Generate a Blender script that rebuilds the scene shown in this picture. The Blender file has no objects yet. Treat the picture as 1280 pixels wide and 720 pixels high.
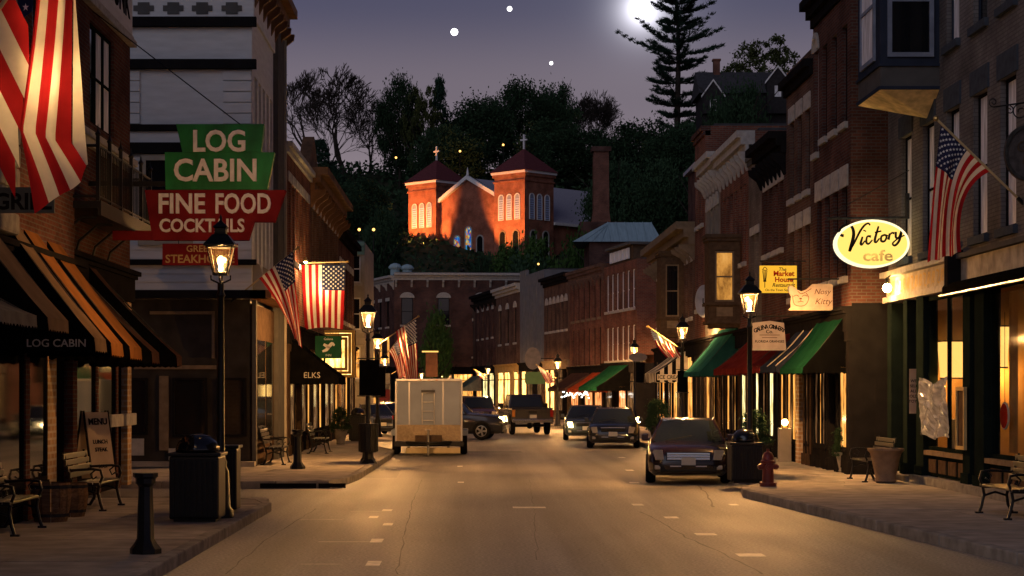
import bpy, bmesh, math, random
from mathutils import Matrix, Vector
random.seed(7)
R = math.radians
S = bpy.context.scene
COL = S.collection

# ------------------------------------------------------------------ camera
FPX, VX, VY, EYE = 2300.0, 590.0, 487.0, 2.1      # focal length and vanishing point in photo pixels, eye height in metres
cam_d = bpy.data.cameras.new('camera')
cam = bpy.data.objects.new('camera', cam_d)
COL.objects.link(cam)
cam.location = (0, 0, EYE)
cam.rotation_euler = (R(90), 0, 0)
cam_d.sensor_width = 36
cam_d.lens = 36 * FPX / 1280
cam_d.shift_x = (640 - VX) / 1280
cam_d.shift_y = (VY - 360) / 1280
cam_d.clip_start = 0.5
cam_d.clip_end = 6000
S.camera = cam

def PX(px, Y): return (px - VX) / FPX * Y
def PZ(py, Y): return EYE + (VY - py) / FPX * Y

# ------------------------------------------------------------------ world, sun, exposure
W = bpy.data.worlds.new('World')
S.world = W
W.use_nodes = True
wn, wl = W.node_tree.nodes, W.node_tree.links
wn.clear()
out = wn.new('ShaderNodeOutputWorld')
bg = wn.new('ShaderNodeBackground')
sky = wn.new('ShaderNodeTexSky')
sky.sky_type = 'NISHITA'
sky.sun_disc = False
sky.sun_elevation = R(4)
sky.sun_rotation = R(205)
sky.dust_density = 2.0
tc = wn.new('ShaderNodeTexCoord')
sep = wn.new('ShaderNodeSeparateXYZ')
wl.new(tc.outputs['Generated'], sep.inputs[0])
ramp = wn.new('ShaderNodeValToRGB')
ramp.color_ramp.interpolation = 'EASE'
el = ramp.color_ramp.elements
el[0].position = 0.0; el[0].color = (0.345, 0.270, 0.287, 1)
el[1].position = 1.0; el[1].color = (0.020, 0.022, 0.050, 1)
for p, c in ((0.10, (0.230, 0.184, 0.213, 1)), (0.16, (0.144, 0.117, 0.149, 1)), (0.21, (0.064, 0.060, 0.106, 1)), (0.4, (0.039, 0.039, 0.078, 1))):
    e = el.new(p); e.color = c
wl.new(sep.outputs['Z'], ramp.inputs[0])
# the aureole of thin cloud round the moon
MOON = Vector((PX(803, 1), 1, PZ(11, 1) - EYE)).normalized()
dot = wn.new('ShaderNodeVectorMath'); dot.operation = 'DOT_PRODUCT'
wl.new(tc.outputs['Generated'], dot.inputs[0]); dot.inputs[1].default_value = MOON
ac = wn.new('ShaderNodeMath'); ac.operation = 'ARCCOSINE'; wl.new(dot.outputs['Value'], ac.inputs[0])
def wmath(op, a, b):
    n = wn.new('ShaderNodeMath'); n.operation = op
    for k, v in enumerate((a, b)):
        if isinstance(v, (int, float)): n.inputs[k].default_value = v
        else: wl.new(v, n.inputs[k])
    return n.outputs[0]
g1 = wmath('MULTIPLY', wmath('POWER', 2.718, wmath('MULTIPLY', ac.outputs[0], -1 / 0.0058)), 3.2)
g2 = wmath('MULTIPLY', wmath('POWER', 2.718, wmath('MULTIPLY', ac.outputs[0], -1 / 0.03)), 0.055)
gsum = wmath('ADD', g1, g2)
gcol = wn.new('ShaderNodeVectorMath'); gcol.operation = 'SCALE'
gcol.inputs[0].default_value = (0.92, 0.9, 1.0); wl.new(gsum, gcol.inputs['Scale'])
nsc = wn.new('ShaderNodeVectorMath'); nsc.operation = 'SCALE'
wl.new(sky.outputs[0], nsc.inputs[0]); nsc.inputs['Scale'].default_value = 0.004
a1 = wn.new('ShaderNodeVectorMath'); a1.operation = 'ADD'
a2 = wn.new('ShaderNodeVectorMath'); a2.operation = 'ADD'
wl.new(ramp.outputs[0], a1.inputs[0]); wl.new(gcol.outputs[0], a1.inputs[1])
wl.new(a1.outputs[0], a2.inputs[0]); wl.new(nsc.outputs[0], a2.inputs[1])
wl.new(a2.outputs[0], bg.inputs[0])
bg.inputs[1].default_value = 1.0
wl.new(bg.outputs[0], out.inputs[0])

sun_d = bpy.data.lights.new('sun', 'SUN')          # the afterglow behind the camera
sun_d.energy = 0.34
sun_d.angle = R(50)
sun_d.color = (0.85, 0.86, 1.0)
sun = bpy.data.objects.new('sun', sun_d); COL.objects.link(sun)
sun.rotation_euler = (R(62), 0, R(-30))
S.view_settings.view_transform = 'Standard'
S.view_settings.look = 'None'
S.view_settings.exposure = 0.22
S.view_settings.gamma = 1.0
S.view_settings.use_curve_mapping = False
S.cycles.use_denoising = True
S.cycles.max_bounces = 6
S.cycles.transparent_max_bounces = 8
S.cycles.sample_clamp_indirect = 3.0
S.cycles.caustics_reflective = False
S.cycles.caustics_refractive = False

# ------------------------------------------------------------------ materials
def nodes(m):
    m.use_nodes = True
    return m.node_tree.nodes, m.node_tree.links
def coords(nt, ln, kind='Object', scale=(1, 1, 1)):
    t = nt.new('ShaderNodeTexCoord'); mp = nt.new('ShaderNodeMapping')
    mp.inputs['Scale'].default_value = scale
    ln.new(t.outputs[kind], mp.inputs[0])
    return mp.outputs[0]
MATS = {}
def mat(name, col, rough=0.7, metal=0.0, var=0.25, nscale=3.0, bump=0.0, bscale=40.0, stretch=(1, 1, 1), translucent=0.0, coat=0.0, each=0.0, spec=0.0):
    """Principled surface with mottled colour; var = how far noise takes the colour, each = how far single objects differ."""
    m = bpy.data.materials.new(name); nt, ln = nodes(m)
    b = nt['Principled BSDF']
    b.inputs['Roughness'].default_value = rough
    b.inputs['Metallic'].default_value = metal
    b.inputs['Coat Weight'].default_value = coat
    b.inputs['Specular IOR Level'].default_value = spec
    v = coords(nt, ln, 'Object', stretch)
    n = nt.new('ShaderNodeTexNoise'); n.inputs['Scale'].default_value = nscale; n.inputs['Detail'].default_value = 6
    ln.new(v, n.inputs['Vector'])
    cr = nt.new('ShaderNodeValToRGB')
    cr.color_ramp.elements[0].position = 0.3; cr.color_ramp.elements[1].position = 0.72
    cr.color_ramp.elements[0].color = tuple(c * (1 - var) for c in col) + (1,)
    cr.color_ramp.elements[1].color = tuple(min(1, c * (1 + var)) for c in col) + (1,)
    ln.new(n.outputs[0], cr.inputs[0])
    c_out = cr.outputs[0]
    if each:
        oi = nt.new('ShaderNodeObjectInfo'); mr = nt.new('ShaderNodeMapRange')
        mr.inputs['To Min'].default_value = 1 - each; mr.inputs['To Max'].default_value = 1 + each
        ln.new(oi.outputs['Random'], mr.inputs[0])
        mx = nt.new('ShaderNodeVectorMath'); mx.operation = 'SCALE'
        ln.new(c_out, mx.inputs[0]); ln.new(mr.outputs[0], mx.inputs['Scale']); c_out = mx.outputs[0]
    ln.new(c_out, b.inputs['Base Color'])
    if bump:
        n2 = nt.new('ShaderNodeTexNoise'); n2.inputs['Scale'].default_value = bscale; n2.inputs['Detail'].default_value = 4
        ln.new(v, n2.inputs['Vector'])
        bp = nt.new('ShaderNodeBump'); bp.inputs['Strength'].default_value = bump; bp.inputs['Distance'].default_value = 0.02
        ln.new(n2.outputs[0], bp.inputs['Height']); ln.new(bp.outputs[0], b.inputs['Normal'])
    if translucent:
        tr = nt.new('ShaderNodeBsdfTranslucent'); mx = nt.new('ShaderNodeMixShader')
        mx.inputs[0].default_value = translucent
        ln.new(c_out, tr.inputs[0]); ln.new(b.outputs[0], mx.inputs[1]); ln.new(tr.outputs[0], mx.inputs[2])
        ln.new(mx.outputs[0], nt['Material Output'].inputs[0])
    MATS[name] = m
    return m
def brick(name, c1, c2, mortar, bw=0.22, bh=0.075, ms=0.010):
    m = bpy.data.materials.new(name); nt, ln = nodes(m)
    b = nt['Principled BSDF']; b.inputs['Roughness'].default_value = 0.9; b.inputs['Specular IOR Level'].default_value = 0.0
    t = nt.new('ShaderNodeTexCoord'); sp = nt.new('ShaderNodeSeparateXYZ'); ad = nt.new('ShaderNodeMath'); cb = nt.new('ShaderNodeCombineXYZ')
    ln.new(t.outputs['Object'], sp.inputs[0]); ln.new(sp.outputs[0], ad.inputs[0]); ln.new(sp.outputs[1], ad.inputs[1])
    ln.new(ad.outputs[0], cb.inputs[0]); ln.new(sp.outputs[2], cb.inputs[1])
    br = nt.new('ShaderNodeTexBrick')
    br.inputs['Scale'].default_value = 1.0; br.inputs['Brick Width'].default_value = bw; br.inputs['Row Height'].default_value = bh
    br.inputs['Mortar Size'].default_value = ms; br.inputs['Bias'].default_value = 0.0
    br.inputs['Color1'].default_value = c1 + (1,); br.inputs['Color2'].default_value = c2 + (1,); br.inputs['Mortar'].default_value = mortar + (1,)
    ln.new(cb.outputs[0], br.inputs['Vector'])
    n = nt.new('ShaderNodeTexNoise'); n.inputs['Scale'].default_value = 0.9; n.inputs['Detail'].default_value = 5
    ln.new(t.outputs['Object'], n.inputs['Vector'])
    mr = nt.new('ShaderNodeMapRange'); mr.inputs[1].default_value = 0.3; mr.inputs[2].default_value = 0.7; mr.inputs[3].default_value = 0.6; mr.inputs[4].default_value = 1.3
    ln.new(n.outputs[0], mr.inputs[0])
    sc = nt.new('ShaderNodeVectorMath'); sc.operation = 'SCALE'
    ln.new(br.outputs[0], sc.inputs[0]); ln.new(mr.outputs[0], sc.inputs['Scale']); ln.new(sc.outputs[0], b.inputs['Base Color'])
    bp = nt.new('ShaderNodeBump'); bp.inputs['Strength'].default_value = 0.5; bp.inputs['Distance'].default_value = 0.01; bp.invert = True
    ln.new(br.outputs['Fac'], bp.inputs['Height']); ln.new(bp.outputs[0], b.inputs['Normal'])
    MATS[name] = m
    return m
def emit(name, col, strength):
    m = bpy.data.materials.new(name); nt, ln = nodes(m)
    nt.remove(nt['Principled BSDF'])
    e = nt.new('ShaderNodeEmission'); e.inputs[0].default_value = col + (1,); e.inputs[1].default_value = strength
    ln.new(e.outputs[0], nt['Material Output'].inputs[0]); MATS[name] = m
    return m
def lit_room(name, dark, mid, light, strength, sx=6.0, sz=1.3):
    """A shop window lit from inside: the blurred shelves, curtains and goods of the room glow in upright bands."""
    m = bpy.data.materials.new(name); nt, ln = nodes(m)
    b = nt['Principled BSDF']; b.inputs['Roughness'].default_value = 0.08; b.inputs['Base Color'].default_value = (0.02, 0.015, 0.01, 1)
    v = coords(nt, ln, 'Object', (sx, sx, sz))
    oi = nt.new('ShaderNodeObjectInfo'); vm = nt.new('ShaderNodeVectorMath'); vm.operation = 'ADD'
    sc = nt.new('ShaderNodeVectorMath'); sc.operation = 'SCALE'; ln.new(oi.outputs['Location'], sc.inputs[0]); sc.inputs['Scale'].default_value = 3.7
    ln.new(v, vm.inputs[0]); ln.new(sc.outputs[0], vm.inputs[1])
    n = nt.new('ShaderNodeTexNoise'); n.inputs['Scale'].default_value = 1.0; n.inputs['Detail'].default_value = 5; n.inputs['Roughness'].default_value = 0.65
    ln.new(vm.outputs[0], n.inputs['Vector'])
    cr = nt.new('ShaderNodeValToRGB'); e = cr.color_ramp.elements
    e[0].position = 0.36; e[0].color = dark + (1,); e[1].position = 0.66; e[1].color = light + (1,)
    k = e.new(0.5); k.color = mid + (1,)
    ln.new(n.outputs[0], cr.inputs[0]); ln.new(cr.outputs[0], b.inputs['Emission Color']); b.inputs['Emission Strength'].default_value = strength
    MATS[name] = m
    return m
def glass(name, tint, transp, rough=0.03, trans=0.0):
    m = bpy.data.materials.new(name); nt, ln = nodes(m)
    nt.remove(nt['Principled BSDF'])
    a = nt.new('ShaderNodeBsdfTransparent'); a.inputs[0].default_value = tint + (1,)
    g = nt.new('ShaderNodeBsdfGlossy'); g.inputs['Roughness'].default_value = rough
    mx = nt.new('ShaderNodeMixShader'); mx.inputs[0].default_value = 1 - transp
    ln.new(a.outputs[0], mx.inputs[1])
    if trans:
        t = nt.new('ShaderNodeBsdfTranslucent'); t.inputs[0].default_value = (1, .74, .40, 1)
        m2 = nt.new('ShaderNodeMixShader'); m2.inputs[0].default_value = trans
        ln.new(g.outputs[0], m2.inputs[1]); ln.new(t.outputs[0], m2.inputs[2]); ln.new(m2.outputs[0], mx.inputs[2])
    else:
        ln.new(g.outputs[0], mx.inputs[2])
    ln.new(mx.outputs[0], nt['Material Output'].inputs[0]); MATS[name] = m
    return m

BR_DARK = brick('dark_brick', (0.1116, 0.04613, 0.03571), (0.0744, 0.03348, 0.02827), (0.09672, 0.08184, 0.0744))
BR_RED = brick('red_brick', (0.1925, 0.0713, 0.04634), (0.1355, 0.04848, 0.03422), (0.1569, 0.1212, 0.09982))
BR_BROWN = brick('brown_brick', (0.1392, 0.07308, 0.0522), (0.09744, 0.0522, 0.04037), (0.1253, 0.1044, 0.09048))
BR_GREY = brick('painted_grey_brick', (0.1674, 0.159, 0.1548), (0.1381, 0.1297, 0.1297), (0.1088, 0.1004, 0.1004))
BR_PALE = brick('pale_brick', (0.17, 0.145, 0.125), (0.135, 0.11, 0.095), (0.125, 0.11, 0.1))
BR_CHURCH = brick('church_brick', (0.36, 0.11, 0.065), (0.28, 0.08, 0.05), (0.25, 0.17, 0.12))
BR_TAN = brick('tan_brick', (0.42, 0.27, 0.15), (0.33, 0.2, 0.11), (0.45, 0.37, 0.28), 0.24, 0.11, 0.02)
STONE = mat('limestone', (0.238, 0.224, 0.203), 0.9, var=0.3, nscale=5, bump=0.5, bscale=25)
LINTEL = mat('pale_stone_trim', (0.4032, 0.384, 0.3552), 0.85, var=0.2, nscale=6, bump=0.2)
SLATEB = mat('blue_grey_painted_stone', (0.06, 0.072, 0.092), 0.8, var=0.2, nscale=6, bump=0.2)
CONC = mat('pavement_concrete', (0.33, 0.295, 0.255), 0.8, var=0.22, nscale=2.5, bump=0.35, bscale=60, each=0.10)
KERB = mat('kerb_concrete', (0.30, 0.275, 0.24), 0.8, var=0.3, nscale=4, bump=0.4, bscale=40, each=0.12)
WHITEP = mat('white_siding_paint', (0.5865, 0.5865, 0.5865), 0.6, var=0.10, nscale=1.5, stretch=(0.9775, 0.9775, 5.865))
CREAM = mat('cream_paint', (0.341, 0.31, 0.2604), 0.6, var=0.12, nscale=3)
GREYP = mat('grey_paint', (0.096, 0.093, 0.09), 0.6, var=0.15, nscale=3)
TRIMW = mat('white_window_paint', (0.713, 0.713, 0.713), 0.5, var=0.08)
TRIMD = mat('dark_trim_paint', (0.014, 0.013, 0.014), 0.7, var=0.2, spec=.0)
TRIMB = mat('navy_trim_paint', (0.030, 0.038, 0.060), 0.4, var=0.15)
TRIMG = mat('dark_green_paint', (0.009, 0.014, 0.013), 0.7, var=0.2, spec=.0)
TRIMBR = mat('brown_trim_paint', (0.0858, 0.0585, 0.039), 0.55, var=0.25, nscale=6)
DKCOL = mat('dark_brown_woodwork', (0.066, 0.044, 0.0308), 0.6, var=0.3, nscale=5)
TRIMT = mat('tan_trim_paint', (0.198, 0.15, 0.102), 0.55, var=0.2, nscale=6)
ROOFD = mat('tar_roof', (0.06, 0.06, 0.065), 0.9, var=0.2, bump=0.3)
ROOFM = mat('blue_metal_roof', (0.30, 0.42, 0.46), 0.45, var=0.15, nscale=1, stretch=(6, .4, 1))
ROOFR = mat('red_shingle_roof', (0.14, 0.045, 0.05), 0.85, var=0.3, nscale=9, bump=0.5, bscale=22)
ROOFG = mat('grey_slate_roof', (0.396, 0.378, 0.432), 0.8, var=0.25, nscale=12, bump=0.4, bscale=18)
IRON = mat('black_iron', (0.006, 0.006, 0.0065), 0.42, var=0.2, nscale=8, bump=0.15, bscale=60, spec=.3)
IRONW = mat('worn_iron', (0.05, 0.048, 0.045), 0.5, var=0.4, nscale=10)
BRASS = mat('brass', (0.55, 0.36, 0.12), 0.35, metal=1.0, var=0.2)
STEEL = mat('galvanised_steel', (0.4, 0.4, 0.4), 0.35, metal=0.9, var=0.15)
CHROME = mat('chrome', (0.7, 0.7, 0.72), 0.12, metal=1.0, var=0.05)
DARKGL = mat('dark_window_glass', (0.008, 0.009, 0.011), 0.04, var=0.1, spec=0.6)
CURTSKYGL = mat('curtain_sky_sheen_glass', (0.72, 0.72, 0.75), 0.2, var=0.35, nscale=2.0, stretch=(7, 7, .8))  # pale tone painted in for reflected sky, streaked like curtains
LAMPGL = glass('lantern_glass', (1.0, 0.93, 0.8), 0.93, 0.08, trans=0.016)
CLEARGL = glass('shop_glass', (0.97, 0.97, 0.95), 0.93)
BULB = emit('gas_flame', (1.0, 0.62, 0.22), 22)
LAMPE = emit('bare_bulb', (1.0, 0.62, 0.22), 90)
SOFTE = emit('glowing_shade', (1.0, 0.52, 0.12), 1.5)
LIT_A = lit_room('amber_shop_interior', (0.10, 0.035, 0.008), (0.72, 0.27, 0.045), (1.0, 0.52, 0.13), 1.35)
LIT_Y = lit_room('yellow_shop_interior', (0.16, 0.07, 0.012), (0.95, 0.50, 0.11), (1.0, 0.76, 0.30), 3.2)
LIT_G = lit_room('pale_shop_interior', (0.05, 0.03, 0.012), (0.48, 0.38, 0.13), (0.95, 0.85, 0.5), 2.2)
LIT_D = lit_room('dim_shop_interior', (0.004, 0.003, 0.002), (0.06, 0.026, 0.010), (0.34, 0.17, 0.06), 1.1)
LIT_R = lit_room('red_shop_interior', (0.10, 0.025, 0.006), (0.72, 0.2, 0.05), (1.0, 0.5, 0.2), 1.7)
PAPER = mat('paper', (0.62, 0.58, 0.52), 0.8, var=0.1)
INK = mat('black_print', (0.015, 0.014, 0.016), 0.7, var=0.1)
WOOD = mat('weathered_wood', (0.20, 0.12, 0.065), 0.7, var=0.35, nscale=4, stretch=(1, 8, 8), bump=0.3)
RUBBER = mat('tyre_rubber', (0.012, 0.012, 0.012), 0.8, var=0.2)
SOIL = mat('hillside_soil', (0.045, 0.05, 0.03), 0.95, var=0.4, nscale=0.3, bump=0.5, bscale=2)
BARK = mat('bark', (0.045, 0.038, 0.033), 0.95, var=0.3, nscale=6, bump=0.5, bscale=14)
def leafmat(name, c):
    return mat(name, c, 0.7, var=0.5, nscale=0.45, translucent=0.2, each=0.25)
LEAF_D = leafmat('dark_evergreen_leaves', (0.04039, 0.07711, 0.04039))
LEAF_P = leafmat('pine_needles', (0.0312, 0.06552, 0.04368))
LEAF_G = leafmat('green_leaves', (0.0832, 0.1622, 0.04576))
LEAF_L = leafmat('olive_leaves', (0.084, 0.105, 0.0392))
def cloth(name, c, tr=0.35): return mat(name, c, 0.85, var=0.10, nscale=5, translucent=tr, bump=0.15, bscale=180)
FL_R = cloth('flag_red', (0.36, 0.018, 0.024), 0.5)
FL_W = cloth('flag_white', (0.70, 0.66, 0.60), 0.5)
FL_B = cloth('flag_blue', (0.022, 0.028, 0.085), 0.4)
FL_S = mat('flag_star_white', (0.72, 0.72, 0.72), 0.85, var=0.05)
AW_BLK = mat('black_canvas', (0.0042, 0.0042, 0.0045), 0.9, spec=.0, var=0.3, nscale=4, bump=0.15, bscale=120)
AW_TAN = mat('tan_canvas', (0.1442, 0.09868, 0.06451), 0.8, var=0.2, nscale=3, bump=0.2, bscale=90)
AW_ORG = mat('rust_orange_canvas', (0.1814, 0.07776, 0.02592), 0.8, var=0.2, nscale=3, bump=0.2, bscale=90)
AW_BRN = mat('brown_canvas', (0.0624, 0.0336, 0.0264), 0.8, var=0.2, nscale=3, bump=0.2, bscale=90)
AW_GRY = mat('grey_canvas', (0.132, 0.12, 0.108), 0.8, var=0.25, nscale=3, bump=0.2, bscale=90)
AW_GRN = mat('green_canvas', (0.0105, 0.063, 0.0315), 0.75, var=0.25, nscale=2.5, bump=0.2, bscale=90, translucent=0.1)
AW_TEAL = mat('teal_canvas', (0.0175, 0.08, 0.0725), 0.75, var=0.25, nscale=2.5, bump=0.2, bscale=90)
AW_RED = mat('red_canvas', (0.1152, 0.0168, 0.0144), 0.8, var=0.3, nscale=2.5, bump=0.2, bscale=90, translucent=0.1)
AW_FLM = mat('orange_red_canvas', (0.33, 0.06, 0.021), 0.8, var=0.25, nscale=2.5, translucent=0.25)
AW_CRM = mat('cream_canvas', (0.5, 0.44, 0.36), 0.8, var=0.2, nscale=3)
SG_GRN = mat('enamel_green', (0.014, 0.20, 0.05), 0.45, var=0.5, nscale=2.4, stretch=(1, 1, .5), spec=.3)
SG_RED = mat('enamel_dark_red', (0.20, 0.018, 0.022), 0.45, var=0.3, nscale=1.6)
SG_LET = mat('enamel_letter_white', (0.88, 0.86, 0.84), 0.5, var=0.12, nscale=8)
GOLD = mat('gilt_lettering', (0.5, 0.36, 0.16), 0.5, var=0.2)

# ------------------------------------------------------------------ mesh building
class MB:
    """Collects faces of one part, then links them as one mesh object."""
    def __init__(s): s.v = []; s.f = []; s.mi = []; s.m = None; s.cur = 0; s.smooth = False
    def pt(s, p):
        p = Vector(p)
        s.v.append(tuple(s.m @ p) if s.m else tuple(p)); return len(s.v) - 1
    def face(s, pts):
        i = [s.pt(p) for p in pts]; s.f.append(i); s.mi.append(s.cur); return s
    def box(s, x0, x1, y0, y1, z0, z1):
        x0, x1 = min(x0, x1), max(x0, x1); y0, y1 = min(y0, y1), max(y0, y1); z0, z1 = min(z0, z1), max(z0, z1)
        a = [s.pt(p) for p in ((x0, y0, z0), (x1, y0, z0), (x1, y1, z0), (x0, y1, z0), (x0, y0, z1), (x1, y0, z1), (x1, y1, z1), (x0, y1, z1))]
        for q in ((3, 2, 1, 0), (4, 5, 6, 7), (0, 1, 5, 4), (1, 2, 6, 5), (2, 3, 7, 6), (3, 0, 4, 7)):
            s.f.append([a[k] for k in q]); s.mi.append(s.cur)
        return s
    def prism(s, poly, d):
        """poly: 3-D outline, d: extrusion vector."""
        d = Vector(d); poly = [Vector(p) for p in poly]; n = len(poly)
        a = [s.pt(p) for p in poly]; b = [s.pt(p + d) for p in poly]
        s.f.append(a[::-1]); s.f.append(b); s.mi += [s.cur, s.cur]
        for k in range(n):
            s.f.append([a[k], a[(k + 1) % n], b[(k + 1) % n], b[k]]); s.mi.append(s.cur)
        return s
    def tube(s, pts, r, n=6, caps=True):
        pts = [Vector(p) for p in pts]; rs = r if isinstance(r, (list, tuple)) else [r] * len(pts)
        rings = []; ref = None
        for k, p in enumerate(pts):
            d = (pts[min(k + 1, len(pts) - 1)] - pts[max(k - 1, 0)])
            if d.length < 1e-9: d = Vector((0, 0, 1))
            d.normalize()
            if ref is None: ref = Vector((0, 0, 1)) if abs(d.z) < 0.9 else Vector((1, 0, 0))
            u = (ref - d * ref.dot(d))
            if u.length < 1e-6: u = d.orthogonal()
            u.normalize(); w = d.cross(u); ref = u
            rings.append([s.pt(p + (u * math.cos(a) + w * math.sin(a)) * rs[k]) for a in (2 * math.pi * q / n for q in range(n))])
        for k in range(len(rings) - 1):
            for q in range(n):
                s.f.append([rings[k][q], rings[k][(q + 1) % n], rings[k + 1][(q + 1) % n], rings[k + 1][q]]); s.mi.append(s.cur)
        if caps:
            s.f.append(rings[0][::-1]); s.f.append(rings[-1]); s.mi += [s.cur, s.cur]
        return s
    def lathe(s, prof, n=16, c=(0, 0, 0), axis='z', square=False):
        rings = []
        for r, z in prof:
            ring = []
            for q in range(n):
                a = 2 * math.pi * (q + (0.5 if square else 0)) / n
                x, y = r * math.cos(a), r * math.sin(a)
                p = (c[0] + x, c[1] + y, c[2] + z) if axis == 'z' else (c[0] + z, c[1] + x, c[2] + y)
                ring.append(s.pt(p))
            rings.append(ring)
        for k in range(len(rings) - 1):
            for q in range(n):
                s.f.append([rings[k][q], rings[k][(q + 1) % n], rings[k + 1][(q + 1) % n], rings[k + 1][q]]); s.mi.append(s.cur)
        s.f.append(rings[0][::-1]); s.f.append(rings[-1]); s.mi += [s.cur, s.cur]
        return s
    def ball(s, c, r, n=10, sz=1.0):
        prof = [(max(1e-4, r * math.sin(math.pi * k / (n // 2 + 1))), -r * sz * math.cos(math.pi * k / (n // 2 + 1))) for k in range(n // 2 + 2)]
        return s.lathe(prof, n, c)
    def grid(s, rows, flip=False):
        """rows of points -> quads"""
        idx = [[s.pt(p) for p in r] for r in rows]
        for a in range(len(idx) - 1):
            for b in range(len(idx[0]) - 1):
                q = [idx[a][b], idx[a][b + 1], idx[a + 1][b + 1], idx[a + 1][b]]
                s.f.append(q[::-1] if flip else q); s.mi.append(s.cur)
        return s
    def mesh(s, name, mats, smooth=False, bevel=0.0, fix=True):
        me = bpy.data.meshes.new(name)
        me.from_pydata(s.v, [], s.f)
        for m in (mats if isinstance(mats, (list, tuple)) else [mats]): me.materials.append(m)
        me.polygons.foreach_set('material_index', s.mi)
        if fix or bevel:
            b = bmesh.new(); b.from_mesh(me)
            if smooth: bmesh.ops.remove_doubles(b, verts=b.verts, dist=1e-5)
            if bevel: bmesh.ops.bevel(b, geom=[e for e in b.edges if e.is_manifold], offset=bevel, segments=2, affect='EDGES', profile=0.6)
            bmesh.ops.recalc_face_normals(b, faces=b.faces)
            b.to_mesh(me); b.free()
        if smooth:
            me.polygons.foreach_set('use_smooth', [True] * len(me.polygons))
            if smooth is not True: me.set_sharp_from_angle(angle=R(smooth))
        return me
    def build(s, name, mats, parent=None, loc=(0, 0, 0), rotz=0.0, smooth=False, bevel=0.0, fix=True):
        return place(s.mesh(name, mats, smooth, bevel, fix), name, parent, loc, rotz)
def place(me, name, parent=None, loc=(0, 0, 0), rotz=0.0, scale=None):
    o = bpy.data.objects.new(name, me); COL.objects.link(o)
    o.parent = parent; o.location = loc; o.rotation_euler = (0, 0, rotz)
    if scale: o.scale = scale if isinstance(scale, (list, tuple)) else (scale,) * 3
    return o
def tag(o, label=None, cat=None, group=None, kind=None):
    for k, v in (('label', label), ('category', cat), ('group', group), ('kind', kind)):
        if v: o[k] = v
    return o
def thing(name, label, cat, loc=(0, 0, 0), rotz=0.0, group=None):
    o = bpy.data.objects.new(name, None); COL.objects.link(o)
    o.empty_display_size = 0.3
    o.location = loc; o.rotation_euler = (0, 0, rotz)
    return tag(o, label, cat, group)
def copy_tree(o, loc=None, rotz=None, label=None, group=None, parent=None):
    c = o.copy(); COL.objects.link(c); c.parent = parent
    if loc is not None: c.location = loc
    if rotz is not None: c.rotation_euler = (0, 0, rotz)
    if label: c['label'] = label
    if group: c['group'] = group
    for ch in list(o.children): copy_tree(ch, parent=c)
    return c
def lamp(parent, loc, watts, col=(1.0, 0.60, 0.24), radius=0.06, name='lamp_light'):
    d = bpy.data.lights.new(name, 'POINT'); d.energy = watts; d.color = col; d.shadow_soft_size = radius
    o = bpy.data.objects.new(name, d); COL.objects.link(o); o.parent = parent; o.location = loc
    return o
# flat print and raised letters; x to the right, z up, facing -y
TXT = {}
def text_mesh(s, size, depth=0.0, bold=0.0, shear=0.0, wide=1.0):
    key = (s, size, depth, bold, shear, wide)
    if key in TXT: return TXT[key]
    cu = bpy.data.curves.new('lettering', 'FONT'); cu.body = s; cu.size = size; cu.offset = bold * size; cu.shear = shear
    cu.extrude = depth / 2; cu.align_x = 'CENTER'; cu.align_y = 'CENTER'; cu.resolution_u = 3
    tmp = bpy.data.objects.new('lettering', cu); COL.objects.link(tmp)
    dg = bpy.context.evaluated_depsgraph_get(); dg.update()
    me = bpy.data.meshes.new_from_object(tmp.evaluated_get(dg))
    bpy.data.objects.remove(tmp); bpy.data.curves.remove(cu)
    me.transform(Matrix(((wide, 0, 0, 0), (0, 0, -1, 0), (0, 1, 0, 0), (0, 0, 0, 1))))
    me.materials.clear()
    TXT[key] = me
    return me
def text(s, size, m, parent, loc, depth=0.004, bold=0.0, shear=0.0, wide=1.0, rotz=0.0, rot=None, name='lettering'):
    me = text_mesh(s, size, depth, bold, shear, wide).copy(); me.materials.append(m)
    o = place(me, name, parent, loc, rotz)
    if rot: o.rotation_euler = rot
    return o
def letters(s, size, width, m, parent, loc, depth=0.05, bold=0.02):
    """One raised letter per object, the word fitted to a width."""
    me = text_mesh(s, size, depth, bold).copy()
    bm = bmesh.new(); bm.from_mesh(me); bmesh.ops.remove_doubles(bm, verts=bm.verts, dist=1e-5)
    xs = [v.co.x for v in bm.verts]; k = width / (max(xs) - min(xs)); mid = (max(xs) + min(xs)) / 2
    seen = set(); isl = []
    for v in bm.verts:
        if v.index in seen: continue
        st = [v]; grp = []; seen.add(v.index)
        while st:
            q = st.pop(); grp.append(q)
            for e in q.link_edges:
                w = e.other_vert(q)
                if w.index not in seen: seen.add(w.index); st.append(w)
        isl.append(grp)
    for grp in isl:
        cx = sum(v.co.x for v in grp) / len(grp); ids = {v.index: n for n, v in enumerate(grp)}
        nm = bpy.data.meshes.new('letter')
        nm.from_pydata([((v.co.x - cx) * k, v.co.y, v.co.z) for v in grp], [], [[ids[v.index] for v in f.verts] for f in bm.faces if f.verts[0].index in ids])
        nm.materials.append(m)
        place(nm, 'letter', parent, (loc[0] + (cx - mid) * k, loc[1], loc[2]))
    bm.free(); bpy.data.meshes.remove(me)
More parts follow.
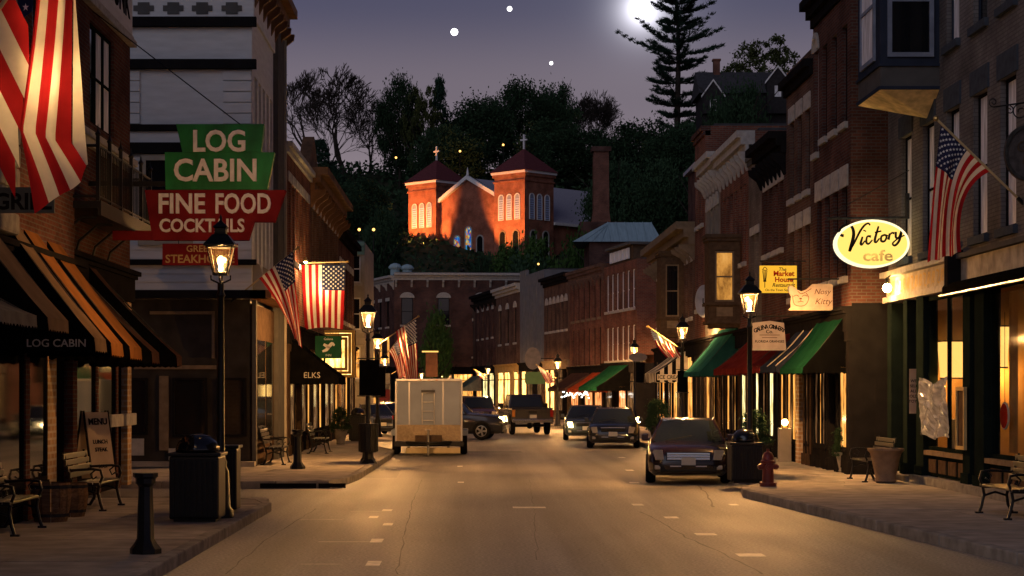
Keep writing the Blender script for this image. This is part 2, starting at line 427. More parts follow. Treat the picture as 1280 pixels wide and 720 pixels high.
def strokes(lines, sx, sz, wd, m, parent, loc, name='lettering', rot=None):
    """Hand-drawn lettering: each line a ribbon through (x, z, width factor) points."""
    b = MB()
    for ln_ in lines:
        p = [Vector((a[0] * sx, 0, a[1] * sz)) for a in ln_]
        w = [wd * (a[2] if len(a) > 2 else 1) for a in ln_]
        q = []                                            # Catmull-Rom
        for k in range(len(p) - 1):
            p0, p1, p2, p3 = p[max(k - 1, 0)], p[k], p[k + 1], p[min(k + 2, len(p) - 1)]
            for t in (0, .25, .5, .75):
                q.append((0.5 * (2 * p1 + (p2 - p0) * t + (2 * p0 - 5 * p1 + 4 * p2 - p3) * t * t + (3 * p1 - p0 - 3 * p2 + p3) * t ** 3), w[k] * (1 - t) + w[k + 1] * t))
        q.append((p[-1], w[-1]))
        L, Rr = [], []
        for k, (c, ww) in enumerate(q):
            d = q[min(k + 1, len(q) - 1)][0] - q[max(k - 1, 0)][0]
            n = Vector((-d.z, 0, d.x)); n = n.normalized() if n.length > 1e-9 else Vector((1, 0, 0))
            L.append(c + n * ww / 2); Rr.append(c - n * ww / 2)
        b.grid([L, Rr])
    o = b.build(name, m, parent, loc, fix=False)
    if rot: o.rotation_euler = rot
    return o

# ================================================================== GROUND, ROAD, PAVEMENTS
def road_material():
    m = bpy.data.materials.new('street_concrete'); nt, ln = nodes(m)
    b = nt['Principled BSDF']; b.inputs['Specular IOR Level'].default_value = 0.28
    t = nt.new('ShaderNodeTexCoord')
    def noise(sc, det, st=(1, 1, 1)):
        mp = nt.new('ShaderNodeMapping'); mp.inputs['Scale'].default_value = st; ln.new(t.outputs['Object'], mp.inputs[0])
        n = nt.new('ShaderNodeTexNoise'); n.inputs['Scale'].default_value = sc; n.inputs['Detail'].default_value = det; ln.new(mp.outputs[0], n.inputs['Vector']); return n.outputs[0]
    def ramp2(s, a, ca, b_, cb):
        r = nt.new('ShaderNodeValToRGB'); r.color_ramp.elements[0].position = a; r.color_ramp.elements[0].color = ca + (1,)
        r.color_ramp.elements[1].position = b_; r.color_ramp.elements[1].color = cb + (1,); ln.new(s, r.inputs[0]); return r.outputs[0]
    base = ramp2(noise(0.35, 8, (1, .35, 1)), 0.3, (0.205, 0.19, 0.17), 0.7, (0.30, 0.275, 0.245))
    speck = ramp2(noise(26, 6), 0.34, (0.62, 0.62, 0.62), 0.66, (1.28, 1.28, 1.28))
    trk = ramp2(noise(1.0, 4, (1.1, .03, 1)), 0.36, (0.70, 0.69, 0.68), 0.6, (1.08, 1.07, 1.06))
    for o in (speck, trk):
        mx = nt.new('ShaderNodeVectorMath'); mx.operation = 'MULTIPLY'; ln.new(base, mx.inputs[0]); ln.new(o, mx.inputs[1]); base = mx.outputs[0]
    ln.new(base, b.inputs['Base Color'])
    mr = nt.new('ShaderNodeMapRange'); mr.inputs[1].default_value = 0.3; mr.inputs[2].default_value = 0.7; mr.inputs[3].default_value = 0.54; mr.inputs[4].default_value = 0.64
    ln.new(noise(0.8, 5, (1, .3, 1)), mr.inputs[0]); ln.new(mr.outputs[0], b.inputs['Roughness'])
    bp = nt.new('ShaderNodeBump'); bp.inputs['Strength'].default_value = 0.6; bp.inputs['Distance'].default_value = 0.012
    ln.new(noise(70, 4), bp.inputs['Height']); ln.new(bp.outputs[0], b.inputs['Normal'])
    return m
ROADM = road_material()
PAINT = mat('worn_road_paint', (0.66, 0.62, 0.54), 0.55, var=0.28, nscale=7, spec=.28)
CRACK = mat('tar_crack', (0.09, 0.08, 0.07), 0.6, var=0.2, spec=.2)

def smooth(a, b, x):
    t = max(0, min(1, (x - a) / (b - a))); return t * t * (3 - 2 * t)
def lerp_table(tab, v):
    for (a, za), (b, zb) in zip(tab, tab[1:]):
        if v <= b: return za + (zb - za) * max(0, (v - a)) / (b - a)
    return tab[-1][1]
HILLT = ((0, -0.05), (176, -0.05), (190, 4), (205, 12), (222, 17.5), (245, 25), (275, 34), (310, 38), (400, 40), (900, 38))
def hill_z(x, y):
    z = lerp_table(HILLT, y)
    z += 15 * smooth(16, 34, x) * smooth(120, 200, y) * (1 - smooth(230, 300, y))
    z += 12 * smooth(-14, -40, x) * smooth(110, 200, y) * (1 - smooth(230, 290, y))
    return z + (0.5 * math.sin(x * .31) * math.cos(y * .23) if z > 2 else 0)

b = MB(); b.box(-900, 900, -300, 1500, -1.2, -0.06)
tag(b.build('ground', SOIL), kind='structure')
b = MB()
xs = [-160 + 5 * k for k in range(65)]; ys = [112 + 5 * k for k in range(60)] + [430, 480, 560, 700, 900]
b.grid([[(x, y, hill_z(x, y)) for x in xs] for y in ys])
tag(b.build('hill', SOIL, smooth=True), kind='structure')
b = MB(); b.grid([[(-40, y, 0), (40, y, 0)] for y in (-40, 0, 20, 40, 60, 80, 110, 172)])
tag(b.build('road', ROADM), kind='structure')

# painted stall ticks, lane dash, tar seams
def decal(name, quads, m, z=0.004):
    b = MB()
    for q in quads: b.face([(x, y, z) for x, y in q])
    return tag(b.build(name, m, fix=False), kind='structure')
def rect(x, y, w, l): return [(x - w / 2, y - l / 2), (x + w / 2, y - l / 2), (x + w / 2, y + l / 2), (x - w / 2, y + l / 2)]
def gy(py): return EYE * FPX / (py - VY)
for px, py, w, l in ((467, 704.5, .17, .62), (471, 676, .17, .62), (485, 655.5, .15, .5), (467, 646.5, .15, .5), (484, 638, .17, .5), (576, 603, .14, .5), (575, 583, .14, .6),
                     (938, 694, .34, .42), (882, 668, .30, .40), (839, 647, .22, .42), (797, 631, .2, .5), (917, 631, .16, .4), (793, 603.5, .22, .6), (787, 588, .2, .7), (777, 572, .2, .8)):
    Y = gy(py); decal('parking_tick', [rect(PX(px, Y), Y, w, l)], PAINT)
for x0, x1, py in ((375, 452, 705.5), (398, 462, 677.5), (376, 428, 649.5), (438, 480, 639.5)):
    Y = gy(py); decal('parking_line', [rect((PX(x0, Y) + PX(x1, Y)) / 2, Y, PX(x1, Y) - PX(x0, Y), .10)], mat('faded_paint', (0.36, 0.325, 0.275), 0.55, var=.4, nscale=5, spec=.28) if 'faded_paint' not in MATS else MATS['faded_paint'])
Y = gy(634.5); decal('lane_dash', [rect((PX(641, Y) + PX(682, Y)) / 2, Y, PX(682, Y) - PX(641, Y), .42)], PAINT)
TARP = mat('tar_patch', (0.125, 0.112, 0.10), .55, var=.3, nscale=5, bump=.4, bscale=60, spec=.28)
for x_, y_, w_, l_ in ((-2.3, 46, 1.0, 4.5), (.4, 62, 2.6, 1.4)):
    decal('road_patch', [[(x_ - w_ / 2 + .05, y_ - l_ / 2), (x_ + w_ / 2, y_ - l_ / 2 + .08), (x_ + w_ / 2 - .06, y_ + l_ / 2), (x_ - w_ / 2, y_ + l_ / 2 - .05)]], TARP, .002)
def crack(name, pts, w, seed):
    rnd = random.Random(seed); q = []; prev = None
    P = []
    for (ax, ay), (bx, by) in zip(pts, pts[1:]):
        n = max(2, int(math.hypot(bx - ax, by - ay) / .5))
        for k in range(n):
            t = k / n; P.append((ax + (bx - ax) * t + rnd.uniform(-.022, .022), ay + (by - ay) * t, w * rnd.uniform(.3, .8)))
    P.append((pts[-1][0], pts[-1][1], w))
    for (ax, ay, aw), (bx, by, bw) in zip(P, P[1:]):
        d = Vector((bx - ax, by - ay)).normalized(); n = Vector((-d.y, d.x))
        q.append([(ax - n.x * aw, ay - n.y * aw), (ax + n.x * aw, ay + n.y * aw), (bx + n.x * bw, by + n.y * bw), (bx - n.x * bw, by - n.y * bw)])
    decal(name, q, CRACK, 0.003)
def gp(px, py): Y = gy(py); return (PX(px, Y), Y)
crack('road_crack', [gp(955, 718), gp(895, 688), gp(858, 672), gp(826, 652), gp(800, 640)], .022, 1)
crack('road_crack', [gp(495, 718), gp(505, 672), gp(515, 628), gp(527, 600)], .012, 2)
crack('road_crack', [gp(283, 718), gp(330, 676), gp(395, 636)], .014, 3)
crack('road_crack', [gp(640, 612), gp(720, 609), gp(800, 611), gp(905, 610)], .03, 4)
crack('road_crack', [gp(872, 607), gp(884, 618), gp(892, 634)], .03, 5)
crack('road_crack', [gp(395, 615), gp(520, 612), gp(640, 612)], .012, 6)
crack('road_crack', [gp(672, 700), gp(668, 640), gp(662, 600)], .007, 8)

# pavements: slabs laid one by one beside the camera, plain beyond; kerbs of cast lengths
def inset(poly, x0, x1, y0, y1):
    """clip a convex x-range polygon given by left(y), right(y)"""
def pavement(left, right, y0, y1, step_y, nx, slabs=True):
    """left/right: x as a function of y."""
    root = thing('pavement', None, None); root['kind'] = 'structure'
    g = 0.005
    y = y0; k = 0
    while y < y1 - 1e-6:
        ye = min(y1, y + step_y)
        for q in range(nx):
            def xx(f, yy): return left(yy) + (right(yy) - left(yy)) * f
            a, c = q / nx, (q + 1) / nx
            b = MB()
            dz = random.uniform(-.004, .004) if slabs else 0
            P = [(xx(a, y) + g, y + g), (xx(c, y) - g, y + g), (xx(c, ye) - g, ye - g), (xx(a, ye) + g, ye - g)]
            b.prism([(x_, y_, 0.0) for x_, y_ in P], (0, 0, 0.14 + dz))
            b.build('slab', CONC, root)
        y = ye
    b = MB(); y = y0
    while y < y1 - 1e-6:
        ye = min(y1, y + step_y)
        b.prism([(left(y) + .02, y + .001, -.05), (right(y) - .02, y + .001, -.05), (right(ye) - .02, ye, -.05), (left(ye) + .02, ye, -.05)], (0, 0, .175)); y = ye
    b.build('bedding', KERB, root)
    return root
def kerb(pts, seg=2.0, w=0.17, h=0.155):
    root = thing('kerb', None, None); root['kind'] = 'structure'
    for (ax, ay), (bx, by) in zip(pts, pts[1:]):
        d = Vector((bx - ax, by - ay)); L = d.length; n = max(1, round(L / seg)); d /= L; nn = Vector((-d.y, d.x))
        for k in range(n):
            a = Vector((ax, ay)) + d * (L * k / n + .006); c = Vector((ax, ay)) + d * (L * (k + 1) / n - .006)
            bb = MB(); P = [a - nn * w / 2, c - nn * w / 2, c + nn * w / 2, a + nn * w / 2]
            bb.prism([(p.x, p.y, -.04) for p in P], (0, 0, h + .04 + random.uniform(-.003, .003)))
            bb.build('kerb_block', KERB, root, bevel=0.025)
    return root
def pline(tab): return lambda y: lerp_table(tab, y)
KL = pline(((10, -3.6), (33, -3.55), (34, -3.9)))                         # left near kerb
pavement(pline(((10, -6.9), (40, -7.2))), lambda y: KL(y) - .09, 12, 33.4, 1.5, 2)
kerb([(-3.6, 12), (-3.55, 31.8), (-3.8, 32.8), (-4.5, 33.5), (-7.0, 33.6)])
KL2 = pline(((39, -3.0), (41, -2.75), (56, -2.55), (60, -2.6), (64, -3.4), (70, -4.0), (100, -5.2), (170, -16)))
pavement(pline(((39, -9), (47, -9), (47.01, -5.7), (90, -5.6), (90.01, -8.6), (170, -19))), lambda y: KL2(y) - .09, 39.3, 60, 2.0, 3)
pavement(pline(((39, -5.7), (90, -5.6), (90.01, -8.6), (170, -19))), lambda y: KL2(y) - .09, 60, 168, 6.0, 1, False)
kerb([(-9, 39.2), (-4.2, 39.2), (-3.3, 39.5), (-2.85, 40.6), (-2.7, 43), (-2.55, 56), (-2.6, 60), (-3.4, 64), (-4, 70), (-5.2, 100), (-16, 168)], 2.4)
KR = pline(((12, 7.2), (22, 6.6), (27.4, 6.1), (33, 5.6), (36, 5.35), (37.5, 5.5), (39, 6.15), (60, 6.3), (80, 6.3), (98, 5.2), (150, -2.4), (170, -5.4)))
pavement(lambda y: KR(y) + .09, lambda y: 9.56 if y < 42.5 else 8.9, 12, 42.5, 1.5, 2)
pavement(lambda y: KR(y) + .09, lambda y: 10.2 if y < 60 else (9.0 if y < 100 else 9.0 - .157 * (y - 100)), 42.5, 165, 4.0, 1, False)
kerb([(7.2, 12), (6.6, 22), (6.1, 27.4), (5.6, 33), (5.36, 35.8), (5.5, 37), (6.15, 38.6), (6.3, 60), (6.3, 80), (5.2, 98), (-2.4, 150), (-5, 166)], 2.2)
# gutter inlets in the far kerb of the side street
for x0, x1 in ((325, 395), (398, 432)):
    Y = 39.02; b = MB(); b.box(PX(x0, Y), PX(x1, Y), Y, Y + .06, 0.01, .11)
    tag(b.build('gutter_inlet', TRIMD), 'dark storm drain slot in the %s of the side street kerb' % ('left half' if x0 == 325 else 'right half'), 'drain')

# ================================================================== BUILDINGS
WM = {}
def win_frame_mesh(w, h, m, rail=True, muntin=0, f=0.06):
    k = ('f', round(w, 2), round(h, 2), m.name, rail, muntin)
    if k not in WM:
        b = MB()
        b.box(-w / 2, -w / 2 + f, 0, .07, 0, h).box(w / 2 - f, w / 2, 0, .07, 0, h)
        b.box(-w / 2 + f, w / 2 - f, 0, .07, 0, f).box(-w / 2 + f, w / 2 - f, 0, .07, h - f, h)
        if rail: b.box(-w / 2 + f, w / 2 - f, .003, .065, h * .48, h * .48 + f * .8)
        for q in range(muntin):
            x = -w / 2 + w * (q + 1) / (muntin + 1); b.box(x - .02, x + .02, .006, .06, f, h - f)
        WM[k] = b.mesh('window', m)
    return WM[k]
def pane_mesh(w, h, m, f=0.06):
    k = ('p', round(w, 2), round(h, 2), m.name)
    if k not in WM:
        b = MB(); b.box(-w / 2 + f * .7, w / 2 - f * .7, .03, .045, f * .7, h - f * .7); WM[k] = b.mesh('pane', m)
    return WM[k]
def box_mesh(name, x, y0, y1, z0, z1, m):
    k = ('b', name, round(x, 2), y0, y1, round(z0, 2), round(z1, 2), m.name)
    if k not in WM:
        b = MB(); b.box(-x / 2, x / 2, y0, y1, z0, z1); WM[k] = b.mesh(name, m)
    return WM[k]
def hood_mesh(w, rise, m):
    k = ('h', round(w, 2), rise, m.name)
    if k not in WM:
        b = MB(); n = 8; o = []; i = []
        for q in range(n + 1):
            a = math.pi * q / n
            o.append((-(w / 2 + .13) * math.cos(a), 0, (rise + .15) * math.sin(a))); i.append((-w / 2 * math.cos(a), 0, rise * math.sin(a)))
        for q in range(n):
            b.prism([(p[0], -.06, p[2]) for p in (i[q], i[q + 1], o[q + 1], o[q])], (0, .06, 0))
        b.prism([(p[0], -.012, p[2]) for p in i], (0, .012, 0))
        WM[k] = b.mesh('lintel', m)
    return WM[k]

class Bld:
    def __init__(s, name, label, cat, loc, rot, w, h, depth, wallm, gf=0.0, sfd=1.1, roofm=None, floor=0.0):
        s.w, s.h, s.d, s.gf, s.sfd, s.wallm = w, h, depth, gf, sfd, wallm
        s.root = thing(name, label, cat, loc, rot); s.holes = []
        b = MB(); b.box(0, w, .22, depth, max(gf, floor), h)
        if gf: b.box(0, w, sfd, depth, floor, gf)
        b.build('body', wallm, s.root)
        b = MB(); b.box(.12, w - .12, .35, depth - .12, h + .003, h + .10)
        b.build('roof', roofm or ROOFD, s.root)
    def part(s, name, b, m, **k): return b.build(name, m, s.root, **k)
    def box(s, name, x0, x1, y0, y1, z0, z1, m, bevel=0):
        b = MB(); b.box(x0, x1, y0, y1, z0, z1); return b.build(name, m, s.root, bevel=bevel)
    def window(s, x, z, w, h, frame=TRIMW, pane=None, lintel='flat', sill=True, lm=None, muntin=0, rail=True, lh=.28, recess=.10, ov=.14):
        lm = lm or LINTEL
        s.holes.append((x - w / 2, x + w / 2, z, z + h))
        f = place(win_frame_mesh(w, h, frame, rail, muntin), 'window', s.root, (x, recess, z))
        place(pane_mesh(w, h, pane or DARKGL), 'pane', f)
        if sill: place(box_mesh('sill', w + .2, -.09, .1, -.15, 0.0, lm), 'sill', f, (0, -recess, -.002))
        if lintel == 'flat': place(box_mesh('lintel', w + 2 * ov, -.035, .0, 0, lh, lm), 'lintel', f, (0, -recess, h + .002))
        elif lintel == 'arch': place(hood_mesh(w, .32, lm), 'lintel', f, (0, -recess, h))
        return f
    def row(s, n, z, w, h, x0=None, x1=None, **k):
        x0 = .35 if x0 is None else x0; x1 = s.w - .35 if x1 is None else x1
        for q in range(n):
            s.window(x0 + (x1 - x0) * (q + .5) / n, z, w, h, **k)
    def front(s, m=None, z0=None):
        m = m or s.wallm; z0 = s.gf if z0 is None else z0
        X = sorted({0, s.w} | {a for h in s.holes for a in h[:2]}); Z = sorted({z0, s.h} | {a for h in s.holes for a in h[2:]})
        Z = [z for z in Z if z0 <= z <= s.h]
        b = MB()
        inh = lambda x, z: any(h[0] < x < h[1] and h[2] < z < h[3] for h in s.holes)
        for xa, xb in zip(X, X[1:]):
            for za, zb in zip(Z, Z[1:]):
                if not inh((xa + xb) / 2, (za + zb) / 2): b.face([(xa, 0, za), (xb, 0, za), (xb, 0, zb), (xa, 0, zb)])
        for x0, x1, za, zb in s.holes:
            b.face([(x0, 0, za), (x0, 0, zb), (x0, .22, zb), (x0, .22, za)]); b.face([(x1, 0, zb), (x1, 0, za), (x1, .22, za), (x1, .22, zb)])
            b.face([(x0, 0, zb), (x1, 0, zb), (x1, .22, zb), (x0, .22, zb)]); b.face([(x1, 0, za), (x0, 0, za), (x0, .22, za), (x1, .22, za)])
        b.face([(0, .22, z0), (0, 0, z0), (0, 0, s.h), (0, .22, s.h)]); b.face([(s.w, 0, z0), (s.w, .22, z0), (s.w, .22, s.h), (s.w, 0, s.h)])
        b.face([(0, 0, s.h), (s.w, 0, s.h), (s.w, .22, s.h), (0, .22, s.h)]); b.face([(0, .22, z0), (s.w, .22, z0), (s.w, 0, z0), (0, 0, z0)])
        b.build('wall', m, s.root, fix=False)
    def cornice(s, m, z=None, prof=((.0, .10), (.14, .22), (.2, .34)), brackets=0, hh=.18, bm=None, rise=0.0):
        z = s.h if z is None else z
        b = MB(); zz = z - hh * len(prof) + rise
        for k, (_, o) in enumerate(prof):
            b.box(-.004 * k, s.w + .004 * k, -o, .20, zz, zz + hh); zz += hh
        b.build('cornice', m, s.root)
        if brackets:
            zb = z - hh * len(prof) + rise
            k = ('br', (bm or m).name, prof[-1][1])
            if k not in WM:
                o = prof[-1][1]; q = MB()
                q.prism([(-.08, 0, 0), (-.08, -o * .85, 0), (-.08, -o * .8, -.16), (-.08, -o * .35, -.34), (-.08, -.05, -.6), (-.08, 0, -.6)], (.16, 0, 0)); WM[k] = q.mesh('bracket', bm or m)
            for q in range(brackets): place(WM[k], 'bracket', s.root, (.15 + (s.w - .3) * q / max(1, brackets - 1), -.003, zb))
    def parapet(s, m, h=.5, x0=0, x1=None):
        x1 = s.w if x1 is None else x1
        s.box('parapet', x0, x1, .004, .26, s.h + .004, s.h + h, m)
    def store(s, segs, frame=TRIMD, fascia=TRIMD, fh=.55, colm=None, z0=.14, bulk=.55, transom=True, mould=None, top=None):
        colm = colm or frame; top = (top or s.gf); zt = top - fh
        tot = sum(q[1] for q in segs); x = 0
        lits = {'a': LIT_A, 'y': LIT_Y, 'g': LIT_G, 'd': DARKGL, 'r': LIT_R, 'l': LIT_D}
        for typ, wd in segs:
            w = wd * s.w / tot; xa, xb = x, x + w; x = xb
            if typ[0] == 'p':
                b = MB(); b.box(xa, xb, -.05, s.sfd - .01, z0, zt); b.box(xa - .03, xb + .03, -.09, .1, z0, z0 + .3); b.box(xa - .03, xb + .03, -.09, .1, zt - .22, zt - .004)
                b.build('column', colm, s.root)
            elif typ[0] == 'b':
                b = MB(); b.box(xa, xb, -.03, s.sfd - .01, z0, zt); b.build('brick_pier', BR_TAN, s.root)
            elif typ[0] == 'w':
                h = zt - z0 - bulk
                b = MB(); b.box(xa, xb, -.02, .3, z0, z0 + bulk - .06); b.box(xa, xb, -.06, .3, z0 + bulk - .06, z0 + bulk)
                if w > .7:
                    b.box(xa + .12, xb - .12, -.04, -.02, z0 + .12, z0 + bulk - .14)
                bk = b.build('bulkhead', frame, s.root)
                f = place(win_frame_mesh(w, h, frame, False, 1 if w > 2.2 else 0), 'shop_window', s.root, ((xa + xb) / 2, -.03, z0 + bulk + .002))
                place(pane_mesh(w, h, lits[typ[1]]), 'pane', f)
                if transom: place(box_mesh('transom', w - .1, -.012, .02, 0, .07, frame), 'transom', f, (0, 0, h * .77))
            elif typ[0] == 'd':
                h = zt - z0; y = min(.85, s.sfd - .2)
                f = MB(); f.box(xa, xa + .09, y, y + .1, z0, zt).box(xb - .09, xb, y, y + .1, z0, zt).box(xa + .09, xb - .09, y, y + .1, z0 + 2.1, z0 + 2.2).box(xa + .09, xb - .09, y, y + .1, zt - .09, zt)
                f.box(xa + .09, xb - .09, y + .02, y + .08, z0, z0 + .6)
                f.box(xa + .09, xa + .2, y + .02, y + .08, z0 + .6, z0 + 2.1).box(xb - .2, xb - .09, y + .02, y + .08, z0 + .6, z0 + 2.1)
                d = f.build('door', frame, s.root)
                p = MB(); p.box(xa + .09, xb - .09, y + .05, y + .07, z0 + .6, zt - .05); p.build('pane', lits[typ[1]], d)
                hd = MB(); hd.tube([(xb - .16, y - .04, z0 + 1.0), (xb - .16, y - .04, z0 + 1.3)], .015, 6); hd.build('handle', BRASS, d)
                c = MB(); c.box(xa, xa + .04, .1, y, z0, zt); c.box(xb - .04, xb, .1, y, z0, zt); c.build('reveal', frame, s.root)
        b = MB(); b.box(0.003, s.w - .003, -.11, s.sfd - .02, zt, top - .06); b.build('fascia', fascia, s.root)
        b = MB(); b.box(-.002, s.w + .002, -.24, .2, top - .06, top + .03); b.box(.002, s.w - .002, -.17, .15, top - .13, top - .062); b.build('store_cornice', mould or fascia, s.root)

def bR(name, label, X, Yn, Yf, h, depth, m, gf=4.0, **k):      # right side of the street; local x runs from far to near
    return Bld(name, label, 'building', (X, Yf, 0), R(-90), Yf - Yn, h, depth, m, gf, **k)
def bL(name, label, X, Yn, Yf, h, depth, m, gf=4.0, **k):
    return Bld(name, label, 'building', (X, Yn, 0), R(90), Yf - Yn, h, depth, m, gf, **k)

# ---------------------------------------------------------------- right side
# cafe building, nearest on the right
c = bR('cafe_building', 'grey brick cafe building with navy corner bay window and amber lit shopfront', 9.5, 20, 42, 13.5, 12, BR_GREY, gf=0.0, floor=4.2)
for Y in (40.25, 38.3, 36.35, 34.4, 32.6, 30.8, 29.0, 27.2, 25.4):
    c.window(42 - Y, 4.98, .95, 2.68, frame=TRIMD, pane=CURTSKYGL if Y > 31 else DARKGL, lm=SLATEB, lh=.45)
for Y in (36.35, 34.4, 32.6, 30.8, 29.0, 27.2, 25.4):
    c.window(42 - Y, 8.95, .95, 2.7, frame=TRIMB, pane=CURTSKYGL if Y in (36.35, 32.6) else DARKGL, lm=SLATEB, lh=.45)
c.front(z0=4.62)
rt = c.root
def cx(Y): return 42 - Y
# lit frieze with scroll relief over the shopfront
c.box('fascia', 0, 22, -.04, .3, 4.2, 4.62, mat('fascia_plaster', (0.40, 0.36, 0.30), .7, var=.3, nscale=4, bump=.3))
c.box('fascia_moulding', -.002, 6.1, -.20, .25, 4.63, 4.75, LINTEL); c.box('fascia_moulding', 6.2, 22, -.14, .25, 4.63, 4.72, GREYP)
c.box('fascia_moulding', -.002, 5.9, -.13, .2, 4.06, 4.19, LINTEL)
rnd = random.Random(5)
for k in range(16):
    x = .35 + k * .36
    strokes([[(x - .12, .02), (x - .02, .26, 1.3), (x + .1, .2), (x + .06, .06), (x - .04, .1), (x + .14, .28, .7)]] if k % 3 else [[(x - .1, .28), (x + .1, .24, 1.2), (x, .05), (x + .15, .02)]], 1, 1, .045, GOLD, rt, (0, -.055, 4.25), name='scroll_relief')
for x0, x1 in ((6.15, 6.6),):
    c.box('fascia_bracket', x0, x1 - .2, -.3, .0, 4.1, 4.8, TRIMD)
# shopfront frame: posts, sills, panelled bulkheads
for Ya, Yb, nm in ((42, 41.6, 'column'), (40.45, 40.1, 'column'), (39.1, 38.5, 'column'), (35.4, 34.9, 'column'), (34.55, 33.95, 'column'), (29.6, 29.0, 'column'), (24.5, 24, 'column'), (20.6, 20, 'column')):
    b = MB(); b.box(cx(Ya), cx(Yb), -.06 if Ya < 40.2 else -.02, .25, .14, 4.05); b.box(cx(Ya) - .03, cx(Yb) + .03, -.1, .2, .142, .5); b.build(nm, TRIMG, rt)
c.box('infill', cx(34.9), cx(34.55), .02, .25, .14, 4.05, TRIMD)
for Ya, Yb in ((38.5, 35.4), (33.95, 29.6), (29.0, 24.5), (24, 20.6)):
    xa, xb = cx(Ya), cx(Yb)
    bk = c.box('bulkhead', xa, xb, .06, .25, .32, .74, TRIMG)
    n = max(3, int((xb - xa) / .75))
    for k in range(n):
        w = (xb - xa) / n; pb = MB(); pb.box(xa + k * w + .09, xa + (k + 1) * w - .09, .03, .058, .38, .66); pb.build('panel', TRIMBR, bk, bevel=.008)
    c.box('window_sill', xa, xb, -.05, .25, .745, .84, TRIMT)
    f = MB(); m_ = (xa + xb) / 2
    f.box(xa, xa + .08, .05, .14, .845, 4.03).box(xb - .08, xb, .05, .14, .845, 4.03).box(xa + .08, xb - .08, .05, .14, 3.95, 4.03).box(xa + .08, xb - .08, .05, .14, .845, .92).box(m_ - .025, m_ + .025, .05, .13, .92, 3.95)
    sw = f.build('shop_window', TRIMG, rt)
    for q in (0, 1):
        p = MB(); p.box(xa + .08 if not q else m_ + .025, m_ - .025 if not q else xb - .08, .08, .09, .92, 3.95); p.build('pane', CLEARGL, sw)
c.box('plinth', cx(39.1), 22, -.22, .05, .145, .30, STONE)
c.box('step', cx(41.6), cx(39.1), -.30, .9, .141, .26, STONE)
# room inside
PLAST = mat('amber_plaster', (0.52, 0.33, 0.15), .8, var=.3, nscale=1.4)
c.box('room_wall', 0, 22, 4.2, 4.4, .14, 4.2, PLAST); c.box('room_ceiling', .05, 21.95, .3, 4.19, 4.06, 4.19, CREAM)
c.box('room_floor', .05, 21.95, .26, 4.19, .142, .30, WOOD)
c.box('partition', cx(39.1), cx(39.0), .26, 4.19, .31, 4.05, PLAST); c.box('partition', cx(35.0), cx(34.9), .26, 2.2, .31, 4.05, PLAST)
c.box('entry_wall', .01, cx(39.1), 1.3, 1.4, .27, 4.05, TRIMD)
d = MB(); d.box(.5, .6, 1.18, 1.3, .262, 2.6).box(1.5, 1.6, 1.18, 1.3, .262, 2.6).box(.6, 1.5, 1.18, 1.3, 2.45, 2.6).box(.6, 1.5, 1.2, 1.28, .262, .9).box(.6, .72, 1.2, 1.28, .9, 2.45).box(1.38, 1.5, 1.2, 1.28, .9, 2.45)
dd = d.build('door', TRIMG, rt); p = MB(); p.box(.72, 1.38, 1.23, 1.25, .9, 2.45); p.build('pane', LIT_D, dd)
b = MB()
for k in range(4):
    x = cx(33.6) + .35 + k * .95; rows = []
    for z in (.95, 3.9): rows.append([(x + .42 * q / 8 - .2, .32 + .05 * math.sin(q * 2.2), z) for q in range(9)])
    b.grid(rows)
b2 = MB(); b2.grid([[(cx(33.9) + .15 + .5 * q / 10, .36 + .06 * math.sin(q * 1.9), z) for q in range(11)] for z in (.95, 3.9)])
b2.build('curtain', mat('ochre_curtain', (0.5, 0.3, 0.12), .8, var=.2, translucent=.4), rt, smooth=True)
for x in (cx(36.25),):
    b2 = MB(); b2.grid([[(x + .55 * q / 10 * (1 - .5 * t), .5 + .06 * math.sin(q * 2.1), 3.9 - 1.2 * t) for q in range(11)] for t in (0, .5, 1)])
    b2.build('curtain', MATS['ochre_curtain'], rt, smooth=True)
for k, (x, z0, z1, m_) in enumerate(((cx(37.6), 1.0, 1.5, PAPER), (cx(36.4), .95, 1.35, TRIMBR), (cx(32.2), .95, 1.6, TRIMBR), (cx(31.0), .95, 1.9, CREAM))):
    c.box('display_box', x - .3, x + .3, .35, .7, .845, z1, m_, bevel=.02)
for k, (Y_, z_, w_, h_, m_) in enumerate(((36.9, 2.2, .5, .7, TRIMBR), (32.9, 2.4, .7, .5, TRIMD), (31.6, 2.1, .45, .6, TRIMBR), (30.4, 2.5, .8, .55, TRIMD), (38.0, 2.5, .4, .4, TRIMD))):
    x_ = cx(Y_); pf = c.box('picture', x_ - w_ / 2, x_ + w_ / 2, 4.15, 4.198, z_ - h_ / 2, z_ + h_ / 2, m_); pc = MB(); pc.box(x_ - w_ / 2 + .06, x_ + w_ / 2 - .06, 4.13, 4.149, z_ - h_ / 2 + .06, z_ + h_ / 2 - .06); pc.build('print', CREAM if k % 2 else PAPER, pf)
for Y_ in (33.2, 31.4, 30.2, 36.6):
    x_ = cx(Y_); tb = MB(); tb.lathe([(.40, .98), (.40, 1.02)], 14, (x_, 1.5, 0)); tb.tube([(x_, 1.5, .31), (x_, 1.5, .98)], .04, 6); tb.build('cafe_table', WOOD, rt)
    for sx_ in (-.55, .55):
        ch_ = MB(); ch_.box(x_ + sx_ - .2, x_ + sx_ + .2, 1.3, 1.7, .72, .77); ch_.box(x_ + sx_ * 1.36 - .02, x_ + sx_ * 1.36 + .02, 1.3, 1.7, .77, 1.22)
        for a_, b_ in ((-.17, 1.33), (.17, 1.33), (-.17, 1.67), (.17, 1.67)): ch_.box(x_ + sx_ + a_ - .02, x_ + sx_ + a_ + .02, b_ - .02, b_ + .02, .31, .72)
        ch_.build('cafe_chair', TRIMBR, rt)
